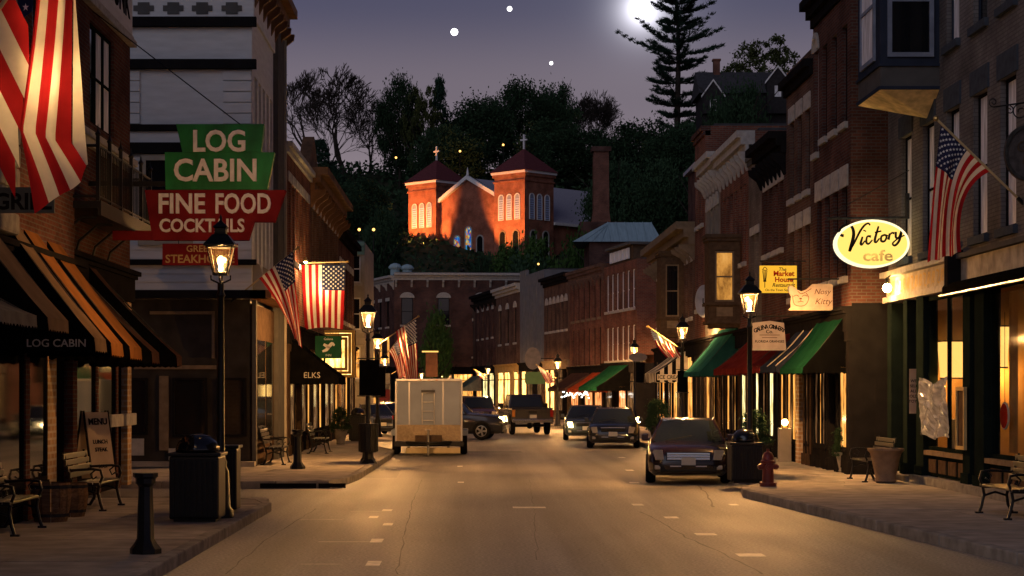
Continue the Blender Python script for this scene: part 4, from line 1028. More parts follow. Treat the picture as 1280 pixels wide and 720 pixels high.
# ---------------------------------------------------------------- church on the hill
CB = 17.2
ch = thing('church', 'red brick church with two square towers lit orange on the hill', 'church', (PX(656, 220), 220, 0), R(-45))
def stained():
    m = bpy.data.materials.new('stained_glass'); nt, ln = nodes(m); b = nt['Principled BSDF']
    v = nt.new('ShaderNodeTexVoronoi'); v.inputs['Scale'].default_value = 5.0
    ln.new(coords(nt, ln, 'Object', (1, 1, .7)), v.inputs['Vector'])
    cr = nt.new('ShaderNodeValToRGB'); cr.color_ramp.interpolation = 'CONSTANT'; e = cr.color_ramp.elements
    sp = nt.new('ShaderNodeSeparateColor'); ln.new(v.outputs['Color'], sp.inputs[0]); ln.new(sp.outputs[0], cr.inputs[0])
    e[0].position = 0; e[0].color = (.02, .12, .6, 1); e[1].position = .8; e[1].color = (.9, .35, .03, 1)
    for p, c in ((.28, (.05, .35, .8, 1)), (.45, (.75, .7, .2, 1)), (.6, (.02, .3, .35, 1)), (.7, (.7, .08, .03, 1))): k = e.new(p); k.color = c
    b.inputs['Base Color'].default_value = (.02, .02, .02, 1); ln.new(cr.outputs[0], b.inputs['Emission Color']); b.inputs['Emission Strength'].default_value = .55
    return m
STAIN = stained()
def arch_poly(x, z, w, h, n=8):
    p = [(x - w / 2, z), (x + w / 2, z), (x + w / 2, z + h - w / 2)]
    p += [(x + w / 2 * math.cos(math.pi * k / n), z + h - w / 2 + w / 2 * math.sin(math.pi * k / n)) for k in range(1, n)]
    return p + [(x - w / 2, z + h - w / 2)]
def arch_win(parent, face, c, z, w, h, m, frame=LINTEL, louvres=0, fr=.10):
    """face: function (u, out, z) -> local point"""
    b = MB(); o, i = arch_poly(c, z - fr * .6, w + 2 * fr, h + 1.6 * fr), arch_poly(c, z, w, h)
    for k in range(len(o)):
        k2 = (k + 1) % len(o); q = [i[k], i[k2], o[k2], o[k]]
        A = [face(u, .10, zz) for u, zz in q]; B = [face(u, .0, zz) for u, zz in q]
        b.face(A)
        for s in range(4): b.face([A[s], A[(s + 1) % 4], B[(s + 1) % 4], B[s]])
    f = b.build('window', frame, parent)
    b = MB(); b.face([face(u, .03, zz) for u, zz in i]); b.build('pane', m, f)
    for k in range(louvres):
        zz = z + .15 + (h - w / 2 - .2) * k / louvres; b = MB()
        b.prism([face(c - w / 2, .035, zz), face(c + w / 2, .035, zz), face(c + w / 2, .09, zz + .03), face(c - w / 2, .09, zz + .03)], (0, 0, .1)); b.build('slat', LOUVW, f)
    return f
LOUVW = mat('pale_blue_louvre', (.42, .52, .80), .6, var=.05)
LOUV = mat('louvre_shade', (.26, .30, .42), .7, var=.1)
def tower(x0, x1, label):
    b = MB(); b.box(x0, x1, 0, 5.1, CB - 2, 28.1); tw = b.build('tower', BR_CHURCH, ch)
    b = MB(); b.box(x0 - .3, x1 + .3, -.3, 5.4, 28.1, 28.4); b.build('eaves', TRIMW, tw)
    b = MB(); b.box(x0 - .12, x1 + .12, -.12, 5.22, 27.1, 27.3); b.box(x0 - .2, x1 + .2, -.2, 5.3, 27.75, 28.098); b.build('corbel', BR_CHURCH, tw)
    cxm = (x0 + x1) / 2; b = MB(); B = [(x0 - .45, -.45, 28.402), (x1 + .45, -.45, 28.402), (x1 + .45, 5.55, 28.402), (x0 - .45, 5.55, 28.402)]; A = (cxm, 2.55, 31.4)
    for k in range(4): b.face([B[k], B[(k + 1) % 4], A])
    b.face(B); b.build('roof', ROOFR, tw)
    b = MB(); b.box(cxm - .09, cxm + .09, 2.46, 2.64, 31.2, 33.1).box(cxm - .5, cxm - .091, 2.46, 2.64, 32.35, 32.53).box(cxm + .091, cxm + .5, 2.46, 2.64, 32.35, 32.53); b.build('cross', TRIMW, tw)
    fF = lambda u, o, z: (u, -o, z); fR = lambda u, o, z: (x1 + o, u, z)
    for k in range(3):
        arch_win(tw, fF, cxm + (k - 1) * 1.35, 22.6, .72, 3.0, LOUV, TRIMW, 9); arch_win(tw, fR, 2.55 + (k - 1) * 1.35, 22.6, .72, 3.0, LOUV, TRIMW, 9)
    for k in range(2):
        arch_win(tw, fF, cxm + (k - .5) * 2.2, 18.2, .9, 3.0, DARKGL, TRIMT, fr=.16); arch_win(tw, fR, 2.55 + (k - .5) * 2.2, 18.2, .9, 3.0, DARKGL, LINTEL, fr=.14)
tower(-5.1, 0, ''); tower(-20.4, -15.3, '')
b = MB(); b.prism([(-15.3, .7, CB - 2), (-5.1, .7, CB - 2), (-5.1, .7, 25.5), (-10.2, .7, 28.1), (-15.3, .7, 25.5)], (0, 1.2, 0)); gb = b.build('gable_wall', BR_CHURCH, ch)
for x0, x1, z0, z1 in ((-15.3, -10.2, 25.5, 28.1), (-10.2, -5.1, 28.1, 25.5)):
    b = MB(); b.prism([(x0, .25, z0), (x1, .25, z1), (x1, .25, z1 + .5), (x0, .25, z0 + .5)], (0, .44, 0)); b.build('bargeboard', TRIMW, gb)
b = MB(); b.lathe([(.18, 0), (.12, .5), (.02, 1.0)], 6, (-10.2, .5, 28.6)); b.build('finial', TRIMW, gb)
fG = lambda u, o, z: (u, .7 - o, z)
for k, (hh, m) in enumerate(((3.6, STAIN), (4.6, STAIN), (3.4, DARKGL))): arch_win(gb, fG, -12.2 + 2.0 * k, 17.6, 1.0, hh, m, LINTEL, fr=.16)
b = MB(); b.box(-20, -.4, 5.11, 42, CB - 4, 22.4); b.box(-15.2, -5.2, 1.91, 5.1, CB - 4, 22.4); b.build('nave', BR_CHURCH, ch)
b = MB(); rg, ev = 28.3, 22.4
b.face([(.1, 5.12, ev), (.1, 42.3, ev), (-10.2, 42.3, rg), (-10.2, 5.12, rg)]); b.face([(-20.5, 42.3, ev), (-20.5, 5.12, ev), (-10.2, 5.12, rg), (-10.2, 42.3, rg)])
b.face([(-5.15, 1.9, 25.55), (-5.15, 5.12, 25.55), (-10.2, 5.12, rg), (-10.2, 1.9, rg)]); b.face([(-15.25, 5.12, 25.55), (-15.25, 1.9, 25.55), (-10.2, 1.9, rg), (-10.2, 5.12, rg)])
b.face([(-20.5, 42.3, ev), (-10.2, 42.3, rg), (.1, 42.3, ev)]); b.face([(-20.5, 5.12, ev), (.1, 5.12, ev), (-10.2, 5.12, rg)])
nr = b.build('nave_roof', ROOFG, ch)
b = MB(); b.box(.0, .25, 5.13, 42.2, ev - .3, ev + .02); b.build('gutter', TRIMW, ch)
# flood lamps on the lawn before the church
def flood(label, lx, ly, aim, watts, cone):
    M = Matrix.Translation((PX(656, 220), 220, 0)) @ Matrix.Rotation(R(-45), 4, 'Z')
    p = M @ Vector((lx, ly, 0)); p.z = max(hill_z(p.x, p.y), 15.8) + .35; a = M @ Vector(aim)
    t = thing('floodlight', label, 'floodlight', p, 0, 'floodlights before the church')
    dr = (a - p).normalized(); rot = dr.to_track_quat('-Z', 'Y').to_euler()
    b = MB(); b.box(-.2, .2, -.15, .15, 0.02, .3); o = b.build('housing', IRON, t); o.rotation_euler = rot
    b = MB(); b.face([(-.16, -.11, .018), (.16, -.11, .018), (.16, .11, .018), (-.16, .11, .018)]); o2 = b.build('lens', emit('flood_lens', (1, .5, .12), 6) if 'flood_lens' not in MATS else MATS['flood_lens'], t); o2.rotation_euler = rot
    b = MB(); b.tube([(0, 0, -1.2), (0, 0, -.05)], .05, 6); b.build('stake', IRON, t)
    d = bpy.data.lights.new('flood_light', 'SPOT'); d.energy = watts; d.color = (1.0, .34, .085); d.spot_size = R(cone); d.spot_blend = .5; d.shadow_soft_size = .15
    o = bpy.data.objects.new('flood_light', d); COL.objects.link(o); o.parent = t; o.rotation_euler = rot; o.location = dr * .08
flood('floodlight before the left church tower', -18.6, -8.0, (-17.9, 0, 24.2), 15000, 62)
flood('floodlight before the church gable', -14.6, -3.0, (-14.4, .7, 22.0), 2600, 34)
flood('floodlight before the right church tower', -2.4, -8.0, (-2.4, 0, 24.2), 15500, 52)

# ---------------------------------------------------------------- houses and roofs behind the street
t = thing('brick_chimney', 'massive old brick chimney stack standing in front of the church roof', 'chimney', (PX(751, 190), 190, 0))
b = MB(); b.box(-2.2, 2.2, -1.5, 1.5, 0, 19.3); b.build('base', BR_DARK, t); b = MB(); b.lathe([(1.35, 19.3), (1.15, 20.5), (1.1, 26.6)], 4, square=True); b.build('shaft', BR_RED, t)
b = MB(); b.box(-1.0, 1.0, -1.0, 1.0, 26.602, 27.1); b.build('cap', BR_DARK, t)
t = thing('metal_roof_house', 'house with pale blue metal roof below the church', 'house', (PX(750, 172), 172, 0))
b = MB(); b.box(-1, 6.0, 0, 8, 0, 15.9); b.build('wall', BR_DARK, t)
b = MB(); E = [(-2.6, -.5, 15.9), (5.8, -.5, 15.9), (6.4, 8.5, 16.5), (-1.6, 8.5, 15.9)]
b.face([E[0], E[1], (5.2, 4, 18.1), (1.0, 4, 18.1)]); b.face([E[2], E[3], (1.0, 4, 18.1), (5.2, 4, 18.1)]); b.face([E[3], E[0], (1.0, 4, 18.1)]); b.face([E[1], E[2], (5.2, 4, 18.1)]); b.face(E[::-1])
rf = b.build('roof', ROOFM, t)
for k in range(9):
    x = -1.6 + k * .85; xt = max(1.0, min(5.2, x)); b = MB(); b.tube([(x, -.5, 15.93), (xt + .0, 4 if abs(xt - x) < .3 else 3.5, 18.12 if abs(xt - x) < .3 else 17.9)], .04, 4); b.build('seam', ROOFM, rf)
t = thing('hill_house', 'dark gabled house with white bargeboards up on the hill by the pine', 'house', (PX(930, 200), 200, 26))
b = MB(); b.box(-4.4, 4.6, 0, 7, -6, 8.4); b.build('wall', mat('dark_house_siding', (.035, .033, .035), .8, var=.2), t)
b = MB()
b.face([(-4.9, -.4, 8.3), (5.1, -.4, 8.3), (5.1, 3.5, 11.2), (-4.9, 3.5, 11.2)]); b.face([(5.1, 7.4, 8.3), (-4.9, 7.4, 8.3), (-4.9, 3.5, 11.2), (5.1, 3.5, 11.2)]); b.face([(-4.9, -.4, 8.3), (-4.9, 3.5, 11.2), (-4.9, 7.4, 8.3)]); b.face([(5.1, -.4, 8.3), (5.1, 7.4, 8.3), (5.1, 3.5, 11.2)]); b.build('roof', ROOFD, t)
for x0, x1, zt in ((2.4, 4.7, 11.0), (-4.5, -2.4, 9.5)):
    b = MB(); m = (x0 + x1) / 2; b.prism([(x0, -.8, 6), (x1, -.8, 6), (x1, -.8, zt - 1.5), (m, -.8, zt), (x0, -.8, zt - 1.5)], (0, 2.5, 0)); g = b.build('gable', MATS['dark_house_siding'], t)
    for xa, xb, za, zb in ((x0 - .25, m, zt - 1.8, zt), (m, x1 + .25, zt, zt - 1.8)):
        b = MB(); b.prism([(xa, -.95, za), (xb, -.95, zb), (xb, -.95, zb + .22), (xa, -.95, za + .22)], (0, .14, 0)); b.build('bargeboard', TRIMW, g)
    f = place(win_frame_mesh(.7, 1.2, TRIMW), 'window', g, (m, -.87, zt - 3.2)); place(pane_mesh(.7, 1.2, CURTSKYGL if x0 > 0 else DARKGL), 'pane', f)
b = MB(); b.box(-2.9, -2.2, 3, 3.8, 9.5, 12.4); b.box(-3.0, -2.1, 2.9, 3.9, 12.4, 12.6); b.build('chimney', BR_RED, t)
t = thing('flat_roof', 'flat tin roofs edged white behind the right-hand street fronts', 'roof', (19.5, 118, 0))
b = MB(); b.box(-4, 5, 0, 14, 8, 17.4); b.build('wall', BR_DARK, t); b = MB(); b.box(-4.3, 5.3, -.4, 14.4, 17.4, 17.65); b.build('edge', ROOFG, t)

# ---------------------------------------------------------------- trees
def leaf_quad(b, p, s, rnd, flat=0.0):
    u = Vector((rnd.gauss(0, 1), rnd.gauss(0, 1), rnd.gauss(0, 1) * (1 - flat))).normalized()
    v = u.orthogonal().normalized(); w = u.cross(v); a = rnd.uniform(0, 6.28); d = v * math.cos(a) + w * math.sin(a); e = u
    s1, s2 = s * rnd.uniform(.6, 1.3), s * rnd.uniform(.35, .7)
    b.face([p - d * s1, p + e * s2, p + d * s1, p - e * s2])
def clump_crown(seed, clumps, per, leaf, shape, spread, m, dead=0.0):
    """leaf-sized faces in clumps; shape(rnd) returns a clump centre in a unit crown (z 0..1, radius 0.5)"""
    rnd = random.Random(seed); b = MB()
    for k in range(clumps):
        c = Vector(shape(rnd)); r = spread * rnd.uniform(.6, 1.3)
        for q in range(int(per * rnd.uniform(.6, 1.3))):
            p = c + Vector((rnd.gauss(0, r), rnd.gauss(0, r), rnd.gauss(0, r * .7)))
            leaf_quad(b, p, leaf, rnd)
    return b.mesh('crown', m, fix=False)
def round_shape(rnd):
    while True:
        x, y, z = rnd.uniform(-.5, .5), rnd.uniform(-.5, .5), rnd.uniform(0, 1)
        r = math.hypot(x, y); lim = .5 * math.sin(math.pi * min(1, max(0, .10 + .85 * z))) ** .55
        if lim * .3 < r < lim or (z > .7 and r < lim): return (x, y, .18 + .80 * z)
def cone_shape(rnd):
    while True:
        z = rnd.random(); lim = .5 * (1 - z) ** .8 + .03; a = rnd.uniform(0, 6.28); r = lim * math.sqrt(rnd.uniform(.2, 1)); return (r * math.cos(a), r * math.sin(a), .06 + .92 * z)
def bush_shape(rnd):
    a = rnd.uniform(0, 6.28); z = rnd.random() ** 1.2; r = .5 * math.sqrt(1 - z * z * .85) * rnd.uniform(.5, 1); return (r * math.cos(a), r * math.sin(a), z * .95)
def trunk_mesh(h, r, seed, limbs=6):
    rnd = random.Random(seed); b = MB(); pts = [(0, 0, -.12)] ; x = y = 0
    for k in range(1, 6): x += rnd.uniform(-.02, .02); y += rnd.uniform(-.02, .02); pts.append((x, y, h * k / 5))
    b.tube(pts, [r * (1 - .75 * k / 5) for k in range(6)], 7)
    for k in range(limbs):
        z = h * rnd.uniform(.3, .9); a = rnd.uniform(0, 6.28); l = rnd.uniform(.2, .42)
        b.tube([(0, 0, z), (l * .5 * math.cos(a), l * .5 * math.sin(a), z + l * .35), (l * math.cos(a), l * math.sin(a), z + l * .8)], [r * .4, r * .25, r * .08], 5)
    return b.mesh('trunk', BARK, smooth=True)
CROWN = {
    'round': [clump_crown(11, 210, 80, .020, round_shape, .062, LEAF_D), clump_crown(12, 200, 80, .021, round_shape, .066, LEAF_D)],
    'open': [clump_crown(13, 130, 52, .020, round_shape, .032, LEAF_L)],
    'cone': [clump_crown(14, 180, 60, .022, cone_shape, .034, LEAF_P)],
    'bush': [clump_crown(15, 110, 56, .030, bush_shape, .07, LEAF_G), clump_crown(16, 110, 56, .030, bush_shape, .07, LEAF_D)],
}
TRUNK = [trunk_mesh(.75, .022, 21), trunk_mesh(.8, .018, 22, 8)]
def tree(kind, v, px, Y, top, wpx, name, label, group=None, zb=None):
    x = PX(px, Y); zb = hill_z(x, Y) if zb is None else zb; h = PZ(top, Y) - zb; w = wpx / FPX * Y
    t = thing(name, label, 'bush' if kind == 'bush' else 'tree', (x, Y, zb), (px * 1.7) % 6.28, group)
    place(CROWN[kind][v], 'crown', t, scale=(w, w, h)); 
    place(TRUNK[v % 2], 'trunk', t, scale=(h * .9, h * .9, h))
    return t
def bare_mesh(seed, depth=7):
    rnd = random.Random(seed); b1, b2 = MB(), MB()
    def grow_(p, d, l, r, lev):
        n = 3; pts = [p]; rr = [r]
        for k in range(n):
            d = (d + Vector((rnd.gauss(0, .10), rnd.gauss(0, .10), rnd.gauss(0.03, .06)))).normalized(); p = p + d * l / n; pts.append(p); rr.append(r * (1 - .38 * (k + 1) / n))
        (b1 if lev < 2 else b2).tube(pts, rr, 6 if lev < 2 else 4 if lev < 4 else 3, False)
        if lev >= depth: return
        for k in range(3 if lev < 2 else rnd.choice((2, 3, 3))):
            ax = d.orthogonal().normalized(); ax.rotate(Matrix.Rotation(rnd.uniform(0, 6.28), 3, d)); nd = d.copy(); nd.rotate(Matrix.Rotation(rnd.uniform(.28, .72), 3, ax))
            q = pts[rnd.choice((2, 3, 3))] ; grow_(q, (nd + Vector((0, 0, .10))).normalized(), l * rnd.uniform(.66, .86), max(.0027, rr[-1] * rnd.uniform(.66, .84)), lev + 1)
    grow_(Vector((0, 0, -.05)), Vector((0, 0, 1)), .25, .024, 0)
    return b1.mesh('trunk', BARK, fix=False), b2.mesh('branches', BARK, fix=False)
BARE = [bare_mesh(31), bare_mesh(35), bare_mesh(38)]
def bare(v, px, Y, top, label, group=None, sx=1.0):
    x = PX(px, Y); zb = hill_z(x, Y) - .5; h = (PZ(top, Y) - zb)
    t = thing('bare_tree', label, 'tree', (x, Y, zb), px * .9, group)
    k = 1.0 / max(vv.co.z for vv in BARE[v][1].vertices)
    for me in BARE[v]: place(me, me.name.split('.')[0], t, scale=(h * k * sx, h * k * sx, h * k))
GT = 'trees along the hilltop'
bare(0, 386, 280, 84, 'leafless tree at the left end of the hilltop, right behind the white cornice', GT, .9)
bare(1, 432, 275, 80, 'tallest spreading leafless tree on the left of the hilltop', GT, 1.15)
bare(2, 462, 290, 118, 'smaller leafless tree standing before the bright gap in the trees', GT)
bare(2, 408, 265, 120, 'twiggy leafless tree low between the two large bare ones', GT)
bare(1, 736, 300, 112, 'leafless tree behind the church roof left of the pine', GT, .9)
bare(0, 762, 305, 118, 'leafless tree next to the great pine', GT)
bare(2, 700, 300, 116, 'bare crown mixed among the dense trees above the right church tower', GT)
for a in (('cone', 0, 400, 262, 175, 60, 'conifer', 'small dark conifer under the large leafless trees'),
          ('round', 0, 500, 265, 98, 58, 'dense_tree', 'dark dense tree right of the leafless ones'),
          ('cone', 0, 549, 268, 98, 44, 'conifer', 'pointed dark conifer above the left church tower'),
          ('open', 0, 527, 262, 106, 52, 'leafy_tree', 'thin leafy tree with sky showing through beside the pointed conifer'),
          ('round', 1, 600, 272, 122, 88, 'dense_tree', 'broad dark tree above the church gable'),
          ('round', 0, 652, 280, 104, 86, 'dense_tree', 'tall dense dark tree between the church towers'),
          ('round', 1, 695, 285, 106, 62, 'dense_tree', 'dark round tree above the right church tower'),
          ('round', 0, 560, 255, 160, 90, 'dense_tree', 'low dark tree just behind the left church tower'),
          ('round', 1, 690, 262, 150, 90, 'dense_tree', 'low dark tree just behind the right church tower'),
          ('round', 0, 745, 262, 165, 84, 'dense_tree', 'dark tree behind the old brick chimney'),
          ('round', 1, 800, 235, 152, 110, 'dense_tree', 'big dark green tree below the great pine'),
          ('round', 0, 850, 222, 158, 90, 'dense_tree', 'dark green tree under the pine beside the hill house'),
          ('round', 1, 770, 215, 200, 80, 'dense_tree', 'dark tree right of the brick chimney'),
          ('round', 0, 825, 205, 205, 90, 'dense_tree', 'dark tree filling the slope above the bracketed cornice'),
          ('open', 0, 955, 252, 46, 100, 'leafy_tree', 'leafy round tree with gaps behind the hill house'),
          ('open', 0, 918, 258, 80, 50, 'leafy_tree', 'small leafy tree between the pine and the hill house'),
          ('round', 1, 928, 196, 104, 74, 'dense_tree', 'dark tree hiding the middle of the hill house'),
          ('round', 0, 895, 190, 130, 50, 'dense_tree', 'dark tree at the left corner of the hill house'),
          ('round', 1, 452, 235, 222, 64, 'dense_tree', 'dark tree left of the church on the slope'),
          ('round', 0, 430, 225, 232, 80, 'dense_tree', 'dark tree above the cream house on the left'),
          ('round', 1, 395, 240, 205, 60, 'dense_tree', 'dark tree showing over the brick roofs on the left'),
          ('round', 0, 478, 205, 262, 50, 'dense_tree', 'dark tree before the left church tower')):
    tree(*a, group=GT)
GB = 'bushes between the corner block and the church'
for a in (('bush', 0, 636, 200, 308, 58, 'bush', 'green bush left under the right church tower'), ('bush', 0, 672, 196, 296, 70, 'bush', 'large green bush below the right church tower'),
          ('bush', 0, 722, 188, 292, 76, 'bush', 'green bush under the pale blue metal roof'), ('bush', 1, 606, 190, 326, 40, 'bush', 'dark bush behind the roof of the corner block'),
          ('bush', 1, 660, 184, 325, 90, 'bush', 'dark bush just behind the street roofs'), ('bush', 1, 765, 182, 300, 60, 'bush', 'dark bush beside the glazed attic'),
          ('bush', 1, 470, 195, 292, 60, 'bush', 'dark bush left of the church lawn')):
    tree(*a, group=GB)
tree('bush', 0, 546, 152, 388, 46, 'ivy_bush', 'tall green tree growing in front of the brick corner block', zb=0)
# great white pine
def pine():
    rnd = random.Random(77); H = 22.5; Y = 258; x0 = PX(846, Y); zb = PZ(172, Y)
    t = thing('pine_tree', 'great lone pine with ragged tiers in front of the moon', 'tree', (x0, Y, zb))
    b = MB(); b.tube([(0, 0, -6), (.1, 0, 5), (.25, .1, 11), (.1, 0, 17), (-.1, 0, H)], [.5, .42, .32, .2, .04], 8); b.build('trunk', BARK, t, smooth=True)
    lb, nb = MB(), MB(); z = 1.2
    while z < H:
        f = z / H; base = (8.0 if f < .74 else 7.4 * (1.08 - f) / .30) * (.72 + .28 * math.sin(z * 1.05 + 1.0)) * (.75 + .25 * math.sin(math.pi * min(1, f * 1.1)))
        for k in range(9 if f > .10 else 4):
            a = rnd.uniform(0, 6.28); l = max(.8, base * rnd.uniform(.35, 1.22)); d = Vector((math.cos(a), math.sin(a), 0)); s = rnd.uniform(-.12, .18) + .25 * f
            P = [Vector((0, 0, z)) + d * l * u + Vector((0, 0, l * (s * u + .16 * u * u * u))) for u in (0, .35, .7, 1)]
            lb.tube(P, [.10, .075, .05, .02], 4, False)
            for u in [q / 9 for q in range(3, 10)]:
                c = P[0].lerp(P[1], u / .35) if u < .35 else P[1].lerp(P[2], (u - .35) / .35) if u < .7 else P[2].lerp(P[3], (u - .7) / .3)
                for q in range(34):
                    sd = Vector((-d.y, d.x, 0)) * rnd.gauss(0, .30 * (1.4 - u) * min(1.2, l / 4)); p = c + sd + d * rnd.gauss(0, .22) + Vector((0, 0, rnd.gauss(.07, .10)))
                    o = (d * rnd.uniform(.1, 1) + sd * .8 + Vector((rnd.gauss(0, .3), rnd.gauss(0, .3), rnd.uniform(.1, .7)))).normalized() * rnd.uniform(.30, .62); w = o.orthogonal().normalized() * .085
                    nb.face([p - w, p + w, p + o])
        z += rnd.uniform(1.0, 1.75)
    lb.build('branches', BARK, t, fix=False); nb.build('needles', LEAF_P, t, fix=False)
pine()
# scrub over the slope
rnd = random.Random(9); b = MB()
for k in range(26000):
    y = rnd.uniform(176, 300); x = rnd.uniform(-45, 60) * y / 260
    p = Vector((x, y, hill_z(x, y) + rnd.random() ** 2 * (2.2 if y > 245 or y < 190 or abs(x + 2) > 16 else .35))); leaf_quad(b, p, .42, rnd)
tag(b.build('undergrowth', LEAF_D, fix=False), 'dark undergrowth covering the hillside between the trees', 'undergrowth', kind='stuff')
# small lights among the trees
for k, (px, py, Y) in enumerate(((575, 189, 250), (629, 181, 250), (495, 197, 255), (449, 287, 185), (467, 287, 185), (673, 330, 176))):
    t = thing('garden_lamp', ['small warm lamp between the church towers on the wooded slope', 'small warm lamp left of the right tower cross', 'faint warm lamp left of the left tower cross', 'left of two warm lamps on the dark slope', 'right of two warm lamps on the dark slope', 'tiny warm lamp in the bush below the right tower'][k], 'lamp', (PX(px, Y), Y, PZ(py, Y)), 0, 'lamps on the dark hillside')
    b = MB(); b.ball((0, 0, 0), .15 if k != 5 else .10, 8); b.build('globe', emit('garden_globe', (1, .50, .12), 3) if 'garden_globe' not in MATS else MATS['garden_globe'], t)
    b = MB(); b.tube([(0, 0, -3.2), (0, 0, -.2)], .05, 6); b.build('post', IRON, t)
# moon and stars
MO = MOON * 3000
b = MB(); b.ball((0, 0, 0), 15.5, 28); o = b.build('moon', emit('moon_glow', (1, .98, 1), 3.5), None, loc=(MO.x, MO.y, EYE + MO.z), smooth=True); tag(o, 'bright full moon half behind the pine top', 'moon')
for k, (px, py, r) in enumerate(((637, 11, 4.2), (568, 40, 6.0), (689, 79, 3.0))):
    b = MB(); b.ball((0, 0, 0), r, 12); o = b.build('star', MATS['moon_glow'], None, loc=(PX(px, 3000), 3000, PZ(py, 3000)), smooth=True)
    tag(o, ['middle star, highest of the three near the top edge', 'brightest of the three stars, left in the sky', 'faintest star, low right above the dark trees'][k], 'star', 'stars in the evening sky')

# ================================================================== STREET LAMPS
def lamp_parts():
    L = {}
    b = MB(); b.lathe([(.20, 0), (.20, .12), (.15, .18), (.13, .75), (.09, .85), (.10, .92), (.065, .98), (.055, 2.6), (.048, 3.62), (.075, 3.66), (.05, 3.72), (.05, 3.86)], 12); L['post'] = (b.mesh('post', IRON, smooth=40), 0)
    b = MB(); b.tube([(-.02, 0, 3.86), (-.15, 0, 3.92), (-.15, 0, 3.985)], .014, 6); b.tube([(.02, 0, 3.86), (.15, 0, 3.92), (.15, 0, 3.985)], .014, 6); b.tube([(0, -.02, 3.86), (0, -.15, 3.92), (0, -.15, 3.985)], .014, 6); b.tube([(0, .02, 3.86), (0, .15, 3.92), (0, .15, 3.985)], .014, 6)
    b.lathe([(.16, 3.985), (.16, 4.01)], 4, square=True); L['cradle'] = (b.mesh('cradle', IRON), 0)
    z0, z1, r0, r1 = 4.012, 4.42, .145, .262
    b = MB()
    for k in range(4):
        a = math.pi / 2 * (k + .5); c, s = math.cos(a), math.sin(a); c2, s2 = math.cos(a + math.pi / 2), math.sin(a + math.pi / 2)
        b.tube([(r0 * c, r0 * s, z0), (r1 * c, r1 * s, z1)], .012, 4); b.tube([(r0 * c, r0 * s, z0 + .01), (r0 * c2, r0 * s2, z0 + .01)], .010, 4); b.tube([(r1 * c, r1 * s, z1), (r1 * c2, r1 * s2, z1)], .014, 4)
    L['lantern_frame'] = (b.mesh('lantern_frame', IRON), 0)
    b = MB(); b.lathe([(.335, 4.43), (.335, 4.45), (.17, 4.60), (.12, 4.62), (.12, 4.70), (.16, 4.72), (.05, 4.80), (.02, 4.83), (.028, 4.87), (.001, 4.92)], 4, square=True); L['lantern_roof'] = (b.mesh('lantern_roof', IRON), 0)
    for k in range(4):
        a = math.pi / 2 * (k + .5); a2 = a + math.pi / 2; e = .97; b = MB()
        b.face([(r0 * e * math.cos(a), r0 * e * math.sin(a), z0 + .012), (r0 * e * math.cos(a2), r0 * e * math.sin(a2), z0 + .012), (r1 * e * math.cos(a2), r1 * e * math.sin(a2), z1 - .01), (r1 * e * math.cos(a), r1 * e * math.sin(a), z1 - .01)])
        L['glass%d' % k] = (b.mesh('glass', LAMPGL, fix=False), 0)
    b = MB(); b.lathe([(.02, 4.03), (.04, 4.08), (.03, 4.13), (.055, 4.19), (.055, 4.24), (.02, 4.28)], 10); L['bulb'] = (b.mesh('bulb', BULB, smooth=True), 0)
    return L
LP = lamp_parts()
def street_lamp(px, Y, top, label, watts=260, lz=4.385, z0=.14):
    x = PX(px, Y); t = thing('street_lamp', label, 'street lamp', (x, Y, z0), 0, 'gas style street lamps along the street')
    k = (PZ(top, Y) - z0) / 4.92
    for n, (me, _) in LP.items():
        o = place(me, me.name.split('.')[0], t)
        o.scale = (1, 1, k) if n == 'post' else (1, 1, 1)
        if n != 'post': o.location.z = 3.86 * (k - 1)
    lamp(t, (0, 0, lz + 3.86 * (k - 1)), watts, (1.0, .51, .18), .04)
    return t
street_lamp(276, 28.2, 274, 'nearest street lamp on the left, in front of the red and green sign', 320, 4.30)
street_lamp(460, 49.0, 372, 'second street lamp on the left, with a black bin round its post', 1500)
street_lamp(472, 76.0, 411, 'third street lamp on the left, with a flagpole on its post', 2100)
street_lamp(481, 103.0, 441, 'fourth street lamp on the left, lowest of the close row of lanterns', 2000)
street_lamp(527, 132.0, 464, 'street lamp glowing behind the flags above the white trailer', 1250)
street_lamp(937, 41.0, 344, 'nearest street lamp on the right, rising behind the black bin', 1600)
street_lamp(853, 66.0, 394, 'second street lamp on the right, beside the striped awning flag', 1300)
street_lamp(793, 93.0, 424, 'third street lamp on the right, before the blank brick wall', 2200)
street_lamp(697, 99.0, 446, 'street lamp at the bend, right of the dark pickup truck', 2000)
street_lamp(610, 122.0, 456, 'far street lamp above the parked cars at the end of the street', 1800)

